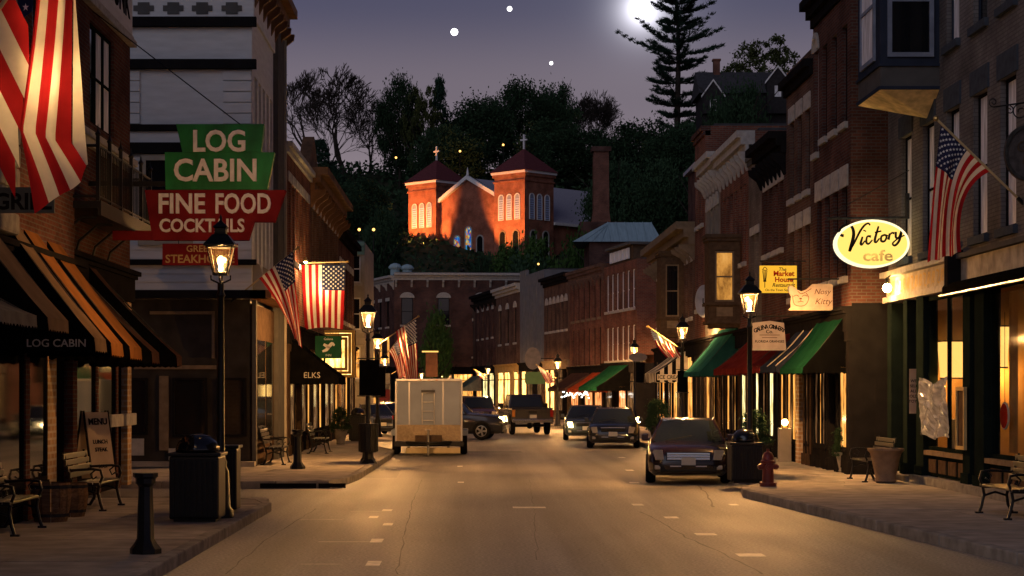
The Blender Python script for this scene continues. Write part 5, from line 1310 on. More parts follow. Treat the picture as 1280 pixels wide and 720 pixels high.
# ================================================================== AWNINGS
def awning(label, Xw, Xo, Y0, Y1, zt, zb, val, mt, ms, sag=.08, scallop=.12, stripes=None, group=None, yaw=0.0, frame=True):
    t = thing('awning', label, 'awning', (Xw, Y0, zb), yaw, group)
    dx, L, h = Xo - Xw, Y1 - Y0, zt - zb
    n = max(2, int(L / .45)); ny = n * 4
    mats = [mt] if not stripes else [mt, stripes]
    b = MB()
    def sl(f, y): return (dx * f, y, h * (1 - f) - sag * math.sin(math.pi * f) * (1 + .25 * math.sin(y * 5)) + .022 * math.sin(y * 6.3 + f * 2.5) * math.sin(math.pi * f))
    for a in range(ny):
        b.cur = (a // 2) % 2 if stripes else 0
        b.grid([[sl(f, L * a / ny) for f in (0, .2, .4, .6, .8, 1)], [sl(f, L * (a + 1) / ny) for f in (0, .2, .4, .6, .8, 1)]])
    b.build('canopy', mats, t, fix=False)
    b = MB(); sg = 1 if dx > 0 else -1
    ns = max(2, int(L / scallop)) * 4
    def vz(k): return -val + (.035 * abs(math.sin(math.pi * k / 4)) if scallop else 0) - .0
    for k in range(ns):
        ya, yb = L * k / ns, L * (k + 1) / ns; b.cur = (k // 4) % 2 if stripes else 0
        b.face([(dx + .004 * sg, ya, 0), (dx + .004 * sg, yb, 0), (dx + (.02 + .012 * math.sin(yb * 9)) * sg, yb, vz(k + 1) - .035), (dx + (.02 + .012 * math.sin(ya * 9)) * sg, ya, vz(k) - .035)])
    b.build('valance', mats, t, fix=False)
    for yy in (0, L):
        b = MB(); m = 8
        for k in range(m):
            fa, fb = k / m, (k + 1) / m
            b.cur = k % 2 if stripes else 0
            za, zb_ = sl(fa, yy)[2], sl(fb, yy)[2]
            b.face([(dx * fa, yy, 0), (dx * fb, yy, 0), (dx * fb, yy, zb_), (dx * fa, yy, za)])
            b.face([(dx * fa, yy, -val), (dx * (fa + fb) / 2, yy, -val - .035), (dx * fb, yy, -val), (dx * fb, yy, -.001), (dx * fa, yy, -.001)])
        b.build('side_panel', [ms] + ([stripes] if stripes else []), t, fix=False)
    if frame:
        b = MB(); b.tube([(0, .03, -.02), (dx - .03 * sg, .03, -.02), (dx - .03 * sg, L - .03, -.02), (0, L - .03, -.02)], .018, 5); b.tube([(dx - .03 * sg, .03, -.02), (0, .03, h - .06)], .014, 5); b.tube([(dx - .03 * sg, L - .03, -.02), (0, L - .03, h - .06)], .014, 5); b.build('frame', IRONW, t)
    return t
GA = 'canvas awnings on the log cabin front'
aw = [awning('grey low awning at the left edge, nearest of all', -6.7, -5.4, 19.6, 22.8, 3.75, 3.02, .14, AW_GRY, AW_BLK, group=GA),
      awning('tan awning lettered Grill on its black side', -6.7, -5.4, 23.4, 24.6, 4.68, 3.02, .15, AW_TAN, AW_BLK, group=GA),
      awning('brown awning lettered LOG CABIN on its black side', -6.7, -5.4, 26.3, 27.1, 4.55, 2.84, .18, AW_TAN, AW_BLK, group=GA),
      awning('brightest orange awning, third after the Grill one', -6.7, -5.4, 27.5, 28.4, 4.5, 2.80, .18, AW_ORG, AW_BLK, group=GA),
      awning('orange brown awning with two light patches, right of the brightest', -6.7, -5.4, 29.0, 30.0, 4.45, 2.78, .18, AW_ORG, AW_BLK, group=GA),
      awning('dim brown awning, last but one before the side street', -7.0, -5.4, 31.0, 31.7, 4.4, 2.74, .18, AW_BRN, AW_BLK, group=GA),
      awning('dark awning nearest the side street corner', -7.0, -5.4, 33.6, 34.2, 4.35, 2.72, .18, AW_BRN, AW_BLK, group=GA)]
text('Grill', .17, LINTEL, aw[1], (1.02, -.008, -.07), bold=.0)
text('LOG CABIN', .155, LINTEL, aw[2], (.76, -.008, -.08), bold=.012, wide=1.05)
for k, (f, y) in enumerate(((.36, .5), (.55, .5), (.9, .5))):
    pass
e = awning('black awning lettered ELKS with a lit edge', -5.55, -3.95, 54.6, 57.4, 3.75, 2.5, .22, AW_BLK, AW_BLK, sag=.03)
text('ELKS', .24, LINTEL, e, (.80, -.02, .02), bold=.0)
GR = 'canvas awnings along the right side'
awning('big green awning with black side, nearest on the right', 8.75, 7.72, 42.9, 46.1, 3.92, 2.62, .12, AW_GRN, AW_BLK, group=GR)
nv = awning('dark blue awning edged pale beside the big green one', 8.75, 7.7, 46.6, 49.2, 3.75, 2.7, .14, mat('navy_canvas', (.024, .03, .048), .8, var=.3), MATS['navy_canvas'], group=GR)
b = MB(); b.tube([(0, .02, 1.06), (-.5, .02, .47), (-1.06, .02, .0)], .018, 6); b.tube([(0, 1.35, 1.06), (-.5, 1.35, .48), (-1.06, 1.35, .0)], .016, 6); b.build('piping', AW_CRM, nv)
awning('dark red awning between the green and teal ones', 8.75, 7.55, 50.0, 57.5, 3.75, 2.72, .16, AW_RED, AW_RED, group=GR)
awning('teal awning beyond the dark red one', 8.75, 7.5, 60.5, 65, 4.2, 2.7, .14, AW_TEAL, mat('dark_teal_canvas', (.012, .05, .045), .8, var=.2), group=GR)
a = awning('black and cream striped awning lettered ICE CREAM', 8.75, 7.45, 74.5, 79.5, 3.75, 2.78, .36, AW_CRM, AW_CRM, stripes=AW_BLK, scallop=.3, group=GR)
text('ICE CREAM', .20, INK, a, (-.72, -.02, -.18), bold=.02)
b = MB(); b.box(-1.25, -.20, -.012, -.004, -.30, -.06); b.build('lettering_band', AW_CRM, a)
def far_awning(label, pa, pb, out_, zt, zb, mt, ms, **k):
    A, B = far_pt(pa), far_pt(pb); d = B - A
    t = awning(label, 0, -out_, 0, d.length, zt, zb, .2, mt, ms, **k); t.location = (A.x, A.y, zb)
    t.rotation_euler = (0, 0, math.atan2(d.y, d.x) - math.pi / 2 + math.pi)          # local +y must run along the front
    t.location = (B.x, B.y, zb)
    return t
GF = 'awnings along the far row of shops'
# on this row local -x points into the wall, so the canopy is thrown to the street side
def far_awn(label, pa, pb, out_, zt, zb, mt, ms):
    A, B = far_pt(pa), far_pt(pb); d = (B - A)
    return awning(label, 0, -out_, 0, d.length, zt, zb, .2, mt, ms, yaw=math.atan2(-d.y, -d.x) - math.pi / 2, group=GF), B
for lab, pa, pb, o_, zt, zb, mt, ms in (('far green awning before the three storey brick house', 764, 788, 1.9, 3.55, 2.25, AW_GRN, AW_BLK), ('far orange red awning over the brightly lit red shop', 742, 760, 1.6, 3.2, 2.15, AW_FLM, AW_FLM),
                                        ('far dark brown awning left of the orange red one', 716, 739, 1.6, 3.2, 2.2, AW_BRN, AW_BRN), ('far grey green awning over the pale lit windows', 578, 602, 1.6, 3.3, 2.2, mat('sage_canvas', (.14, .17, .13), .8, var=.2), AW_GRY)):
    t, B = far_awn(lab, pa, pb, o_, zt, zb, mt, ms); t.location = (B.x, B.y, zb)
# icicle lights under the orange red awning
A, B = far_pt(732), far_pt(768); d = (B - A).normalized(); n_ = Vector((-d.y, d.x, 0)) * -1
t = thing('icicle_lights', 'string of small white icicle lights under the orange red awning', 'fairy lights', A + n_ * 1.5)
rnd = random.Random(2)
for k in range(34):
    p = d * ((B - A).length * k / 33); z = 1.98 - rnd.random() * .35; b = MB(); b.ball((p.x, p.y, z), .045, 6); b.build('bulb', emit('fairy_white', (1, .93, .8), 5) if 'fairy_white' not in MATS else MATS['fairy_white'], t)
b = MB(); b.tube([(0, 0, 2.03), tuple(d * (B - A).length + Vector((0, 0, 2.03)))], .015, 4); b.build('wire', IRON, t)
A = far_pt(697)
# cafe: rolled awning over the shopfront
t = thing('rolled_awning', 'black rolled up awning along the cafe front', 'awning', (9.5, 36, 4.0))
b = MB(); b.tube([(-.18, -14, .05), (-.18, .0, .05)], .13, 10); b.build('roll', AW_BLK, t, smooth=True)
b = MB(); b.grid([[(-.05, -14, .18), (-.05, 0, .18)], [(-.35, -14, -.06), (-.35, 0, -.06)]]); b.build('flap', AW_BLK, t)
b = MB(); b.tube([(-.36, -14, -.07), (-.36, 0, -.07)], .025, 6); b.build('bar', STEEL, t)

# ================================================================== SIGNS
Y = 34.0
def sx(px): return PX(px, Y)
def sz(py): return PZ(py, Y)
def board(name, pts, m, t, d=.22, y=0.0):
    b = MB(); b.prism([(sx(px) - sx(276), y, sz(py) - sz(237)) for px, py in pts], (0, d, 0)); return b.build(name, m, t)
t = thing('neon_sign', 'red and green hanging sign lettered LOG CABIN FINE FOOD COCKTAILS', 'sign', (sx(276), Y, sz(237)))
board('green_panel', [(220, 155), (330, 155), (326, 190), (228, 190)], SG_GRN, t); board('green_panel', [(206, 190.3), (343, 190.3), (334, 237), (207, 237)], SG_GRN, t, .23, -.005)
board('red_panel', [(181, 237.5), (357, 237.5), (343, 277), (317, 277), (310, 300), (191, 300)], SG_RED, t, .24, -.01)
board('arm', [(140, 288), (190.7, 288), (190.7, 299.7), (140, 299.7)], SG_RED, t, .1, .05)
b = MB(); b.tube([(sx(300) - sx(276), .1, sz(155) - sz(237)), (-7.1 - sx(276), .4, sz(8) - sz(237))], .012, 5); b.build('guy_wire', IRON, t)
b = MB(); b.box(-7.1 - sx(276), sx(206) - sx(276), .06, .14, sz(232) - sz(237), sz(226) - sz(237)); b.build('bracket', IRON, t)
def word(s, x0, x1, y0, y1, y=-.04):
    cap = (y1 - y0) / FPX * Y
    letters(s, cap / .70, (x1 - x0) / FPX * Y, SG_LET, t, (sx((x0 + x1) / 2) - sx(276), y, sz((y0 + y1) / 2) - sz(237)), .06, .022)
word('LOG', 242, 307, 165, 191, -.035); word('CABIN', 218, 321, 201, 228, -.04); word('FINE', 199, 257, 244, 268, -.045); word('FOOD', 270, 339, 244, 268, -.045); word('COCKTAILS', 200, 306, 275, 291, -.045)
t = thing('hanging_sign', 'small dark red sign lettered STEAKHOUSE behind the nearest lamp', 'sign', (sx(250), Y, sz(318)))
b = MB(); w = (297 - 203) / FPX * Y; h = 27 / FPX * Y; b.box(-w / 2, w / 2, 0, .06, -h / 2, h / 2); b.build('board', SG_RED, t)
text('GREEK', .17, GOLD, t, (0, -.006, .10), bold=.015); text('STEAKHOUSE', .21, GOLD, t, (0, -.006, -.09), bold=.02)
for x in (-.4, .4): b = MB(); b.tube([(x, .03, h / 2), (x, .03, h / 2 + .12)], .008, 5); b.build('chain', IRON, t)
# GRILL board behind the flag
t = thing('wall_sign', 'pale sign board with dark letters GRILL half hidden by the big flag', 'sign', (PX(30, 24.5), 24.5, PZ(250, 24.5)))
b = MB(); b.box(-.45, .4, 0, .06, -.17, .17); b.box(-.75, -.45, .02, .05, .06, .12); b.build('board', SG_LET and mat('dim_sign_board', (.10, .11, .11), .7, var=.3), t)
text('GRILL', .30, INK, t, (-.02, -.006, -.03), bold=.03)
# victory cafe oval
Y = 40.0; R0 = (sx(1089), Y, sz(305))
t = thing('oval_sign', 'glowing yellow oval sign lettered Victory cafe on an iron bar', 'sign', R0)
def ell(rx, rz, n=40): return [(rx * math.cos(2 * math.pi * k / n), rz * math.sin(2 * math.pi * k / n)) for k in range(n)]
rx, rz = 44.5 / FPX * Y, 28 / FPX * Y
b = MB(); b.prism([(x, -.10, z) for x, z in ell(rx, rz)], (0, .2, 0)); b.build('face', emit('sign_glow', (1.0, .62, .13), 1.25), t)
b = MB(); o1, i1 = ell(rx * 1.045, rz * 1.07), ell(rx * .985, rz * .975)
for k in range(40):
    k2 = (k + 1) % 40; b.prism([(q[0], -.125, q[1]) for q in (i1[k], i1[k2], o1[k2], o1[k])], (0, .25, 0))
b.build('rim', emit('sign_rim_glow', (1.0, .86, .5), 1.3), t)
V = [[(10, 52, 1.3), (3, 55, 1.2), (2, 68, 1), (12, 78, .9), (26, 76, 1.2), (31, 55, 1.5), (24, 20, 1.5), (22, 14, .8), (32, 34, .9), (44, 62, 1), (54, 78, .9), (62, 83, .8), (66, 78, .7)],
     [(50, 50, .8), (46, 33, 1.2), (49, 30, .8), (55, 40, .6)], [(54, 63, 1.3), (55, 66, 1.3)], [(68, 50, 1.2), (60, 50, .8), (58, 36, 1.1), (63, 32, .9), (71, 42, .6)],
     [(84, 76, .8), (76, 42, 1.2), (79, 36, .9), (86, 46, .6)], [(76, 60, .7), (90, 64, .7)], [(96, 54, .9), (90, 50, .9), (90, 39, 1.1), (97, 39, .9), (101, 50, .9), (96, 55, .7), (104, 52, .6)],
     [(108, 58, .9), (105, 42, 1.2)], [(106, 52, .6), (112, 59, .8), (118, 58, 1.1)], [(121, 62, .9), (121, 48, 1.1), (127, 48, .8), (133, 66, .9)], [(134, 66, 1), (128, 40, 1.1), (119, 28, 1), (114, 33, .8), (124, 44, .6), (140, 54, .6)]]
strokes(V, rx * 2 / 152, rz * 2 / 112, .05, INK, t, (-rx * .93, -.112, -rz * .93 + .17))
text('cafe', .33, mat('pale_sign_lettering', (.62, .48, .25), .7, var=.05), t, (.12, -.112, -.27), bold=.02, wide=1.25)
b = MB(); b.tube([(sx(1034) - R0[0], 0, sz(273) - R0[2]), (9.5 - R0[0], 0, sz(272) - R0[2])], .028, 6); b.tube([(sx(1036) - R0[0], 0, sz(269) - R0[2]), (9.5 - R0[0], 0, sz(213) - R0[2])], .010, 5); b.build('bar', IRONW, t)
b = MB(); b.box(9.42 - R0[0], 9.5 - R0[0], -.05, .05, .55, 1.1); b.build('wall_plate', IRONW, t)
for px in (1056, 1119): b = MB(); b.tube([(sx(px) - R0[0], 0, sz(273) - R0[2]), (sx(px) - R0[0], 0, rz * .72)], .012, 5); b.build('chain', IRON, t)
lamp(t, (0, -.35, -.05), 14, (1, .65, .2), .3)
# bare star bright bulb on the cafe corner
Y = 40.9; t = thing('wall_lamp', 'dazzling bare bulb at the corner of the cafe front', 'lamp', (sx(1109), Y, sz(360)))
b = MB(); b.ball((0, 0, 0), .10, 12); b.build('bulb', LAMPE, t, smooth=True); b = MB(); b.lathe([(.05, .10), (.06, .2), (.02, .24)], 8); b.build('socket', IRON, t); b = MB(); b.tube([(0, 0, .22), (.1, 0, .3), (9.5 - sx(1109), 0, .3)], .018, 6); b.build('arm', IRON, t)
lamp(t, (0, 0, 0), 210, (1, .54, .15), .13)
# shop signs hung over the right pavement
def hung(name, label, px0, px1, py0, py1, Y_, m, Xwall=8.75, d=.08, pts=None, bar=True):
    global Y
    Y = Y_; xm, zm = sx((px0 + px1) / 2), sz((py0 + py1) / 2)
    t = thing(name, label, 'sign', (xm, Y, zm)); w, h = (px1 - px0) / FPX * Y, (py1 - py0) / FPX * Y
    b = MB(); pts = pts or [(0, 0), (1, 0), (1, 1), (0, 1)]
    b.prism([((x - .5) * w, 0, (z - .5) * h) for x, z in pts], (0, d, 0)); b.build('board', m, t)
    if bar:
        b = MB(); b.tube([(-w / 2, d / 2, h / 2 + .12), (Xwall - xm, d / 2, h / 2 + .12)], .018, 6); b.build('bar', IRON, t)
        for x in (-w * .38, w * .38): b = MB(); b.tube([(x, d / 2, h / 2 - .03), (x, d / 2, h / 2 + .12)], .008, 5); b.build('chain', IRON, t)
    return t, w, h
LITY = emit('lit_sign_yellow', (1.0, .50, .035), .85)
t, w, h = hung('hanging_sign', 'glowing yellow square sign lettered The Market House Restaurant with a lantern', 950, 996, 332, 366, 48.2, LITY)
REDI = mat('red_print', (.40, .02, .01), .7, var=.1)
text('The', .13, INK, t, (.10, -.006, h * .36), bold=.01, shear=.2); text('Market', .19, REDI, t, (.14, -.006, h * .20), bold=.03); text('House', .18, REDI, t, (.14, -.006, -h * .02), bold=.03)
text('Restaurant', .135, INK, t, (.13, -.006, -h * .22), bold=.015, shear=.25); text('On the Town Square', .085, INK, t, (.02, -.006, -h * .40), bold=.01)
strokes([[(-.06, .22), (0, .3), (.06, .22), (-.06, .22)], [(-.055, .2), (-.025, -.06)], [(.055, .2), (.025, -.06)], [(-.02, .2), (-.01, -.06)], [(.02, .2), (.01, -.06)], [(-.04, -.07, 2), (.04, -.07, 2)], [(0, -.08), (0, -.24)]], 1, 1, .018, INK, t, (-w * .37, -.006, .02))
lamp(t, (0, -.5, .3), 5, (1, .65, .25), .1)
cat = [(0, .02), (.04, 0), (.96, 0), (1, .04), (1, .96), (.97, 1), (.55, 1), (.42, .80), (.30, .72), (.22, .78), (.10, .93), (.03, .94), (0, .86), (.02, .70), (.08, .52), (.06, .32), (.07, .12)]
t, w, h = hung('hanging_sign', 'pale carved sign shaped as a cat face lettered Nosy Kitty', 985, 1041, 355, 388, 43.4, mat('carved_sign_board', (.46, .37, .31), .7, var=.15, nscale=6, bump=.3), pts=cat)
text('Nosy', .18, mat('brown_print', (.12, .07, .05), .7), t, (w * .26, -.006, h * .20), shear=.3); text('Kitty', .20, MATS['brown_print'], t, (w * .28, -.006, -h * .17), shear=.3)
strokes([[(-.42, .05), (-.38, -.2), (-.22, -.26), (-.1, -.2), (-.04, -.02), (-.1, .12)], [(-.40, .02), (-.33, .06), (-.27, .02)], [(-.20, .02), (-.13, .06), (-.07, .02)], [(-.26, -.04, 2), (-.20, -.04, 2)], [(-.23, -.05), (-.23, -.12), (-.3, -.14)], [(-.23, -.12), (-.16, -.14)], [(-.30, .18), (-.22, .10), (-.10, .16), (.02, .25)]], w / 1.0 * .95, h * 1.3, .016, MATS['brown_print'], t, (0, -.006, .0))
t, w, h = hung('hanging_sign', 'weathered white sign with a curved top line over the red awning', 941, 983, 401, 438, 47.6, mat('grey_white_board', (.44, .38, .34), .8, var=.15, nscale=4), pts=[(0, 0), (1, 0), (.93, .93), (.5, 1), (0, .93)])
for k, chx in enumerate('GALENA CANNERY'):
    a = (k - 6.5) / 6.5; text(chx, .15, INK, t, (a * .36, -.006, h * .30 - .10 * a * a), bold=.03, rot=(0, R(16) * a, 0))
text('Co.', .13, INK, t, (0, -.006, h * .13), bold=.02); text('FLORIDA ORANGES', .085, INK, t, (0, -.006, -h * .20), bold=.02)
for z, wd in ((.02, .6), (-.07, .45)):
    b = MB(); b.box(-w * wd / 2, w * wd / 2, -.004, -.001, h * z - .008, h * z + .008); b.build('print_line', MATS['brown_print'], t)
t, w, h = hung('round_sign', 'white disc sign beside the lit oriel window', 869, 891, 356, 397, 68, mat('disc_white', (.42, .42, .46), .6), pts=[(.5 + .5 * x, .5 + .5 * z) for x, z in ell(1, 1, 24)], bar=False)
text('L', .28, INK, t, (0, -.006, 0), bold=.02)
b = MB(); b.tube([(w * .4, .05, 0), (8.75 - t.location.x, .05, 0)], .02, 6); b.build('bar', IRON, t)
t, w, h = hung('oval_wall_sign', 'dark oval carved sign on an ornate iron bracket at the right edge', 1256, 1312, 156, 226, 30.5, mat('dark_carved_wood', (.09, .075, .07), .6, var=.4, nscale=8, bump=.5), Xwall=9.5, pts=[(.5 + .5 * x, .5 + .5 * z) for x, z in ell(1, 1, 28)], bar=False)
b = MB()
for k in range(28):
    p, q_ = ell(w * .5, h * .5, 28)[k], ell(w * .5, h * .5, 28)[(k + 1) % 28]; r_, s_ = ell(w * .44, h * .44, 28)[(k + 1) % 28], ell(w * .44, h * .44, 28)[k]
    b.prism([(v[0], -.03, v[1]) for v in (p, q_, r_, s_)], (0, .03, 0))
b.build('rim', IRONW, t)
text('G', .26, TRIMBR, t, (-.10, -.006, .10), depth=.02, shear=.2); text('b', .22, TRIMBR, t, (-.04, -.006, -.12), depth=.02, shear=.2)
b = MB(); b.tube([(-.55, .04, h / 2 + .30), (9.5 - t.location.x, .04, h / 2 + .42)], .014, 6)
def scroll(c, r, a0, turns):
    return [(c[0] + r * (1 - .75 * k / 24) * math.cos(a0 + turns * 6.28 * k / 24), .04, c[1] + r * (1 - .75 * k / 24) * math.sin(a0 + turns * 6.28 * k / 24)) for k in range(25)]
for c_, r_, a0, tr in (((-.55, h / 2 + .38), .08, -1.5, -1.3), ((-.1, h / 2 + .22), .14, 1.5, 1.3), ((.2, h / 2 + .2), .16, 1.5, -1.3), ((-.28, h / 2 + .25), .07, 1.5, -1.2)): b.tube(scroll(c_, r_, a0, tr), .010, 5)
b.build('scroll_bracket', IRON, t)
# left: green sign with a white bird, small yellow plate
t, w, h = hung('hanging_sign', 'green square sign with a white bird shape before the yellow window', 394, 427, 420, 448, 61, mat('dull_green_enamel', (.02, .09, .05), .5, var=.2), Xwall=-5.45)
strokes([[(-.16, .1, 1.5), (0, .02, 2.4), (.12, .12, 2.2), (.2, .05, 1)], [(.02, .04, 2.4), (-.06, -.08, 2.2), (-.2, -.14, 1.2)]], 1, 1, .05, SG_LET, t, (0, -.006, .0), name='emblem')
text('Galena', .11, SG_LET, t, (0, -.006, .27)); text('INN', .11, SG_LET, t, (0, -.006, -.27))
t, w, h = hung('hanging_sign', 'green shield sign over the yellow lit shop at the bend', 656, 682, 465, 480, 116, mat('sage_sign', (.12, .22, .10), .6, var=.1), Xwall=6.6, pts=[(.05, .0), (.95, .0), (1, .2), (1, .85), (.9, 1), (.1, 1), (0, .85), (0, .2)], bar=False)
b = MB(); b.tube([(w / 2, .04, h * .35), (PX(690, 116) - t.location.x, .04, h * .35)], .03, 5); b.build('bar', IRON, t)
t, w, h = hung('hanging_sign', 'grey round shop sign above the green shield sign', 656, 676, 434, 462, 118, mat('grey_disc', (.20, .18, .17), .7, var=.2), pts=[(.5 + .5 * x, .5 + .5 * z) for x, z in ell(1, 1, 20)], bar=False)
b = MB(); b.tube([(w / 2 - .05, .04, 0), (w / 2 + .8, .04, 0)], .03, 5); b.build('bar', IRON, t)
t, w, h = hung('hanging_sign', 'round grey sign beside the third lamp on the right', 786, 809, 441, 452, 91, MATS['grey_disc'], pts=[(.5 + .5 * x, .5 + .5 * z) for x, z in ell(1, 1, 20)], bar=False)
b = MB(); b.tube([(w / 2 - .05, .04, 0), (8.75 - t.location.x, .04, 0)], .02, 5); b.build('bar', IRON, t)
# kiosk like hanging box with a lit top edge in front of the corner block
t, w, h = hung('hanging_sign', 'brown box sign with a lit top edge before the corner block', 532, 547, 441, 471, 128, mat('brown_box_sign', (.16, .08, .05), .7, var=.2), d=.6, bar=False)
b = MB(); b.box(-w * .8, w * .55, -.1, .5, h * .5 + .05, h * .5 + .13); b.build('light_strip', SOFTE, t); b = MB(); b.tube([(0, .3, -h / 2), (0, .3, -t.location.z)], .08, 8); b.build('post', IRON, t)
# paper notice and crumpled film poster on the cafe window, oval red sign inside
t = thing('notice', 'tall paper notice on the dark cafe entry', 'notice', (9.5 + .95, 40.0, 2.0))
t.location = (PX(1142, 39.6), 39.6, PZ(489, 39.6))
b = MB(); b.box(-.09, .09, 0, .012, -.48, .48); b.build('sheet', mat('old_paper', (.42, .33, .25), .8, var=.15), t)
for k, s in enumerate(('WE', 'SELL', 'ALL', 'OLD', 'TOYS')): text(s, .085, INK, t, (0, -.004, .22 - k * .11), bold=.02)
t = thing('poster', 'crumpled shiny plastic poster hanging over the left cafe window', 'poster', (9.42, 38.55, PZ(472, 38)), 0)
rnd = random.Random(8); b = MB(); N, Mz = 18, 18; H = [[rnd.gauss(0, .016) for _ in range(N + 1)] for _ in range(Mz + 1)]
rows = []
for k in range(Mz + 1):
    rows.append([(-.03 - abs(H[k][q_]) - .03 * math.sin(q_ * .7 + k * .3), -2.25 * q_ / N, -1.22 * k / Mz - .10 * math.sin(math.pi * q_ / N) * (1 - k / Mz) + .04 * math.sin(q_ * .5)) for q_ in range(N + 1)])
b.grid(rows); b.build('sheet', mat('clear_plastic_sheet', (.30, .31, .34), .12, var=.3, nscale=4, spec=.8), t, fix=False)
t = thing('picture_frame', 'gilt framed board on the pier between the cafe windows', 'frame', (9.40, 35.25, 1.5), R(-90))
b = MB(); b.box(-.30, -.24, -.06, 0, -.55, .65).box(.24, .30, -.06, 0, -.55, .65).box(-.24, .24, -.06, 0, .58, .65).box(-.24, .24, -.06, 0, -.55, -.48); b.build('frame', GOLD, t); b = MB(); b.box(-.24, .24, -.03, -.01, -.48, .58); b.build('panel', TRIMBR, t)
t = thing('window_sign', 'red oval sign with a pale rim hanging inside the right cafe window', 'sign', (9.7, 33.55, PZ(520, 33.4)), R(-90))
b = MB(); b.prism([(x, 0, z) for x, z in ell(.26, .25, 24)], (0, .03, 0)); b.build('rim', PAPER, t); b = MB(); b.prism([(x, -.008, z) for x, z in ell(.235, .225, 24)], (0, .008, 0)); b.build('face', REDI, t)
b = MB(); b.tube([(0, .015, .25), (0, .015, 1.9)], .006, 4); b.build('cord', IRON, t)
text('PULL', .12, PAPER, t, (0, -.012, 0), bold=.02) if False else None

# ================================================================== FLAGS
STAR = None
def star_mesh():
    b = MB(); p = [(math.cos(math.pi / 2 + math.pi * k / 5) * (1 if k % 2 == 0 else .39), math.sin(math.pi / 2 + math.pi * k / 5) * (1 if k % 2 == 0 else .39)) for k in range(10)]
    return p
SP = star_mesh()
def flag(name, label, Sf, nu=30, pole=None, finial=True, stars=True, pr=.022, group='american flags along the street', star_r=.036, umax=1.0, vmin=0.0, vmax=1.0):
    """Sf(u,v): u along the fly 0..1, v down the hoist 0..1 -> world point"""
    base = Vector(pole[0]) if pole else Sf(0, 0)
    t = thing(name, label, 'flag', base); b = MB(); nv = 26
    def Sl(u, v): return Vector(Sf(u, v)) - base
    for i in range(nu):
        for j in range(nv):
            u0, u1, v0, v1 = i / nu, (i + 1) / nu, j / nv, (j + 1) / nv
            if v0 < vmin - 1e-6 or v1 > vmax + 1e-6: continue
            b.cur = 2 if (u1 <= .4 + 1e-6 and j < 14) else (0 if (j // 2) % 2 == 0 else 1)
            b.face([Sl(u0, v0), Sl(u1, v0), Sl(u1, v1), Sl(u0, v1)])
    me = b.mesh('cloth', [FL_R, FL_W, FL_B], fix=False)
    bm = bmesh.new(); bm.from_mesh(me); bmesh.ops.remove_doubles(bm, verts=bm.verts, dist=1e-4); bm.to_mesh(me); bm.free()
    me.polygons.foreach_set('use_smooth', [True] * len(me.polygons)); place(me, 'cloth', t)
    if stars:
        b = MB()
        for r in range(9):
            for c_ in range(6 if r % 2 == 0 else 5):
                u = .4 * ((c_ + .5) / 6 if r % 2 == 0 else (c_ + 1) / 6); v = (7 / 13) * (r + .7) / 9.4
                p = Sl(u, v); du = (Sl(u + .01, v) - p); dv = (Sl(u, v + .01) - p)
                if du.length < 1e-7 or dv.length < 1e-7: continue
                n = du.cross(dv).normalized(); a = du.normalized(); w = -(dv - a * dv.dot(a)).normalized()
                for s in (1, -1):
                    b.face([p + n * .012 * s + a * (x * star_r) + w * (z * star_r) for x, z in SP])
        o = b.build('stars', FL_S, t, fix=False); o['kind'] = 'stuff'
    if pole:
        d = Vector(pole[1]) - Vector(pole[0]); b = MB(); b.tube([(0, 0, 0), d], pr, 8); b.build('pole', mat('pale_pole_wood', (.55, .42, .22), .5, var=.15) if 'pale_pole_wood' not in MATS else MATS['pale_pole_wood'], t)
        if finial: b = MB(); b.ball(d * 1.0 + d.normalized() * .04, .05, 8); b.build('finial', BRASS, t)
        b = MB(); b.tube([-d.normalized() * .02, d.normalized() * .18], pr * 1.7, 8); b.build('socket', IRON, t)
    return t
def P3(px, py, Y): return Vector((PX(px, Y), Y, PZ(py, Y)))
def draped(h0, h1, c0, c1, e0, e1, Y, amp, folds, dY=0.0):
    """hoist from h0 (canton) to h1 along the pole, mid controls c, lower ends e: photo pixels at depth Y"""
    H0, H1, C0, C1, E0, E1 = [P3(a[0], a[1], Y) for a in (h0, h1, c0, c1, e0, e1)]
    def Sf(u, v):
        h, c_, e_ = H0.lerp(H1, v), C0.lerp(C1, v), E0.lerp(E1, v)
        p = h * (1 - u) ** 2 + c_ * 2 * u * (1 - u) + e_ * u * u
        return p + Vector((0, amp * min(1, u * 1.8) * math.sin(v * folds * 6.28 + u * 1.5) + dY * u, .02 * math.sin(v * folds * 6.28) * u))
    return Sf
flag('american_flag', 'american flag on a slanted pole before the white corner house', draped((366, 314), (324, 348), (368, 352), (352, 382), (377, 436), (366, 418), 45.8, .13, 2.2), pole=(P3(290, 376, 46.9), P3(371, 311, 45.8)), star_r=.034)
def vert(u, v):
    # hung from a level pole; hoist along the top, union at the upper right
    x0, x1 = 432 - 55 * v, 0; Yv = 58.0
    px = 432 - 55 * v + (2 - 4 * v) * u * -1.2 + 3.5 * u * u * (v - .3); py = 331 + 81 * u - 7 * math.sin(math.pi * min(1, max(0, 1 - v))) * u * u * .4 - (8 * u if v < .05 else 0) * 0
    return P3(px, py, Yv) + Vector((0, .07 * u * math.sin(v * 20 + u * 3) + .08 * math.sin(v * 9 - u * 5) * u - .2 * u * (1 - u), 0))
tv = flag('hanging_flag', 'large lit american flag hanging straight down from a level pole', vert, pole=(P3(377, 329, 58.0), P3(433, 327, 58.0)), star_r=.042)
b = MB(); b.tube([P3(377, 329, 58) - tv.location, Vector((-5.45, 58, PZ(329, 58))) - Vector(tv.location)], .022, 6); b.build('pole_end', IRON, tv)
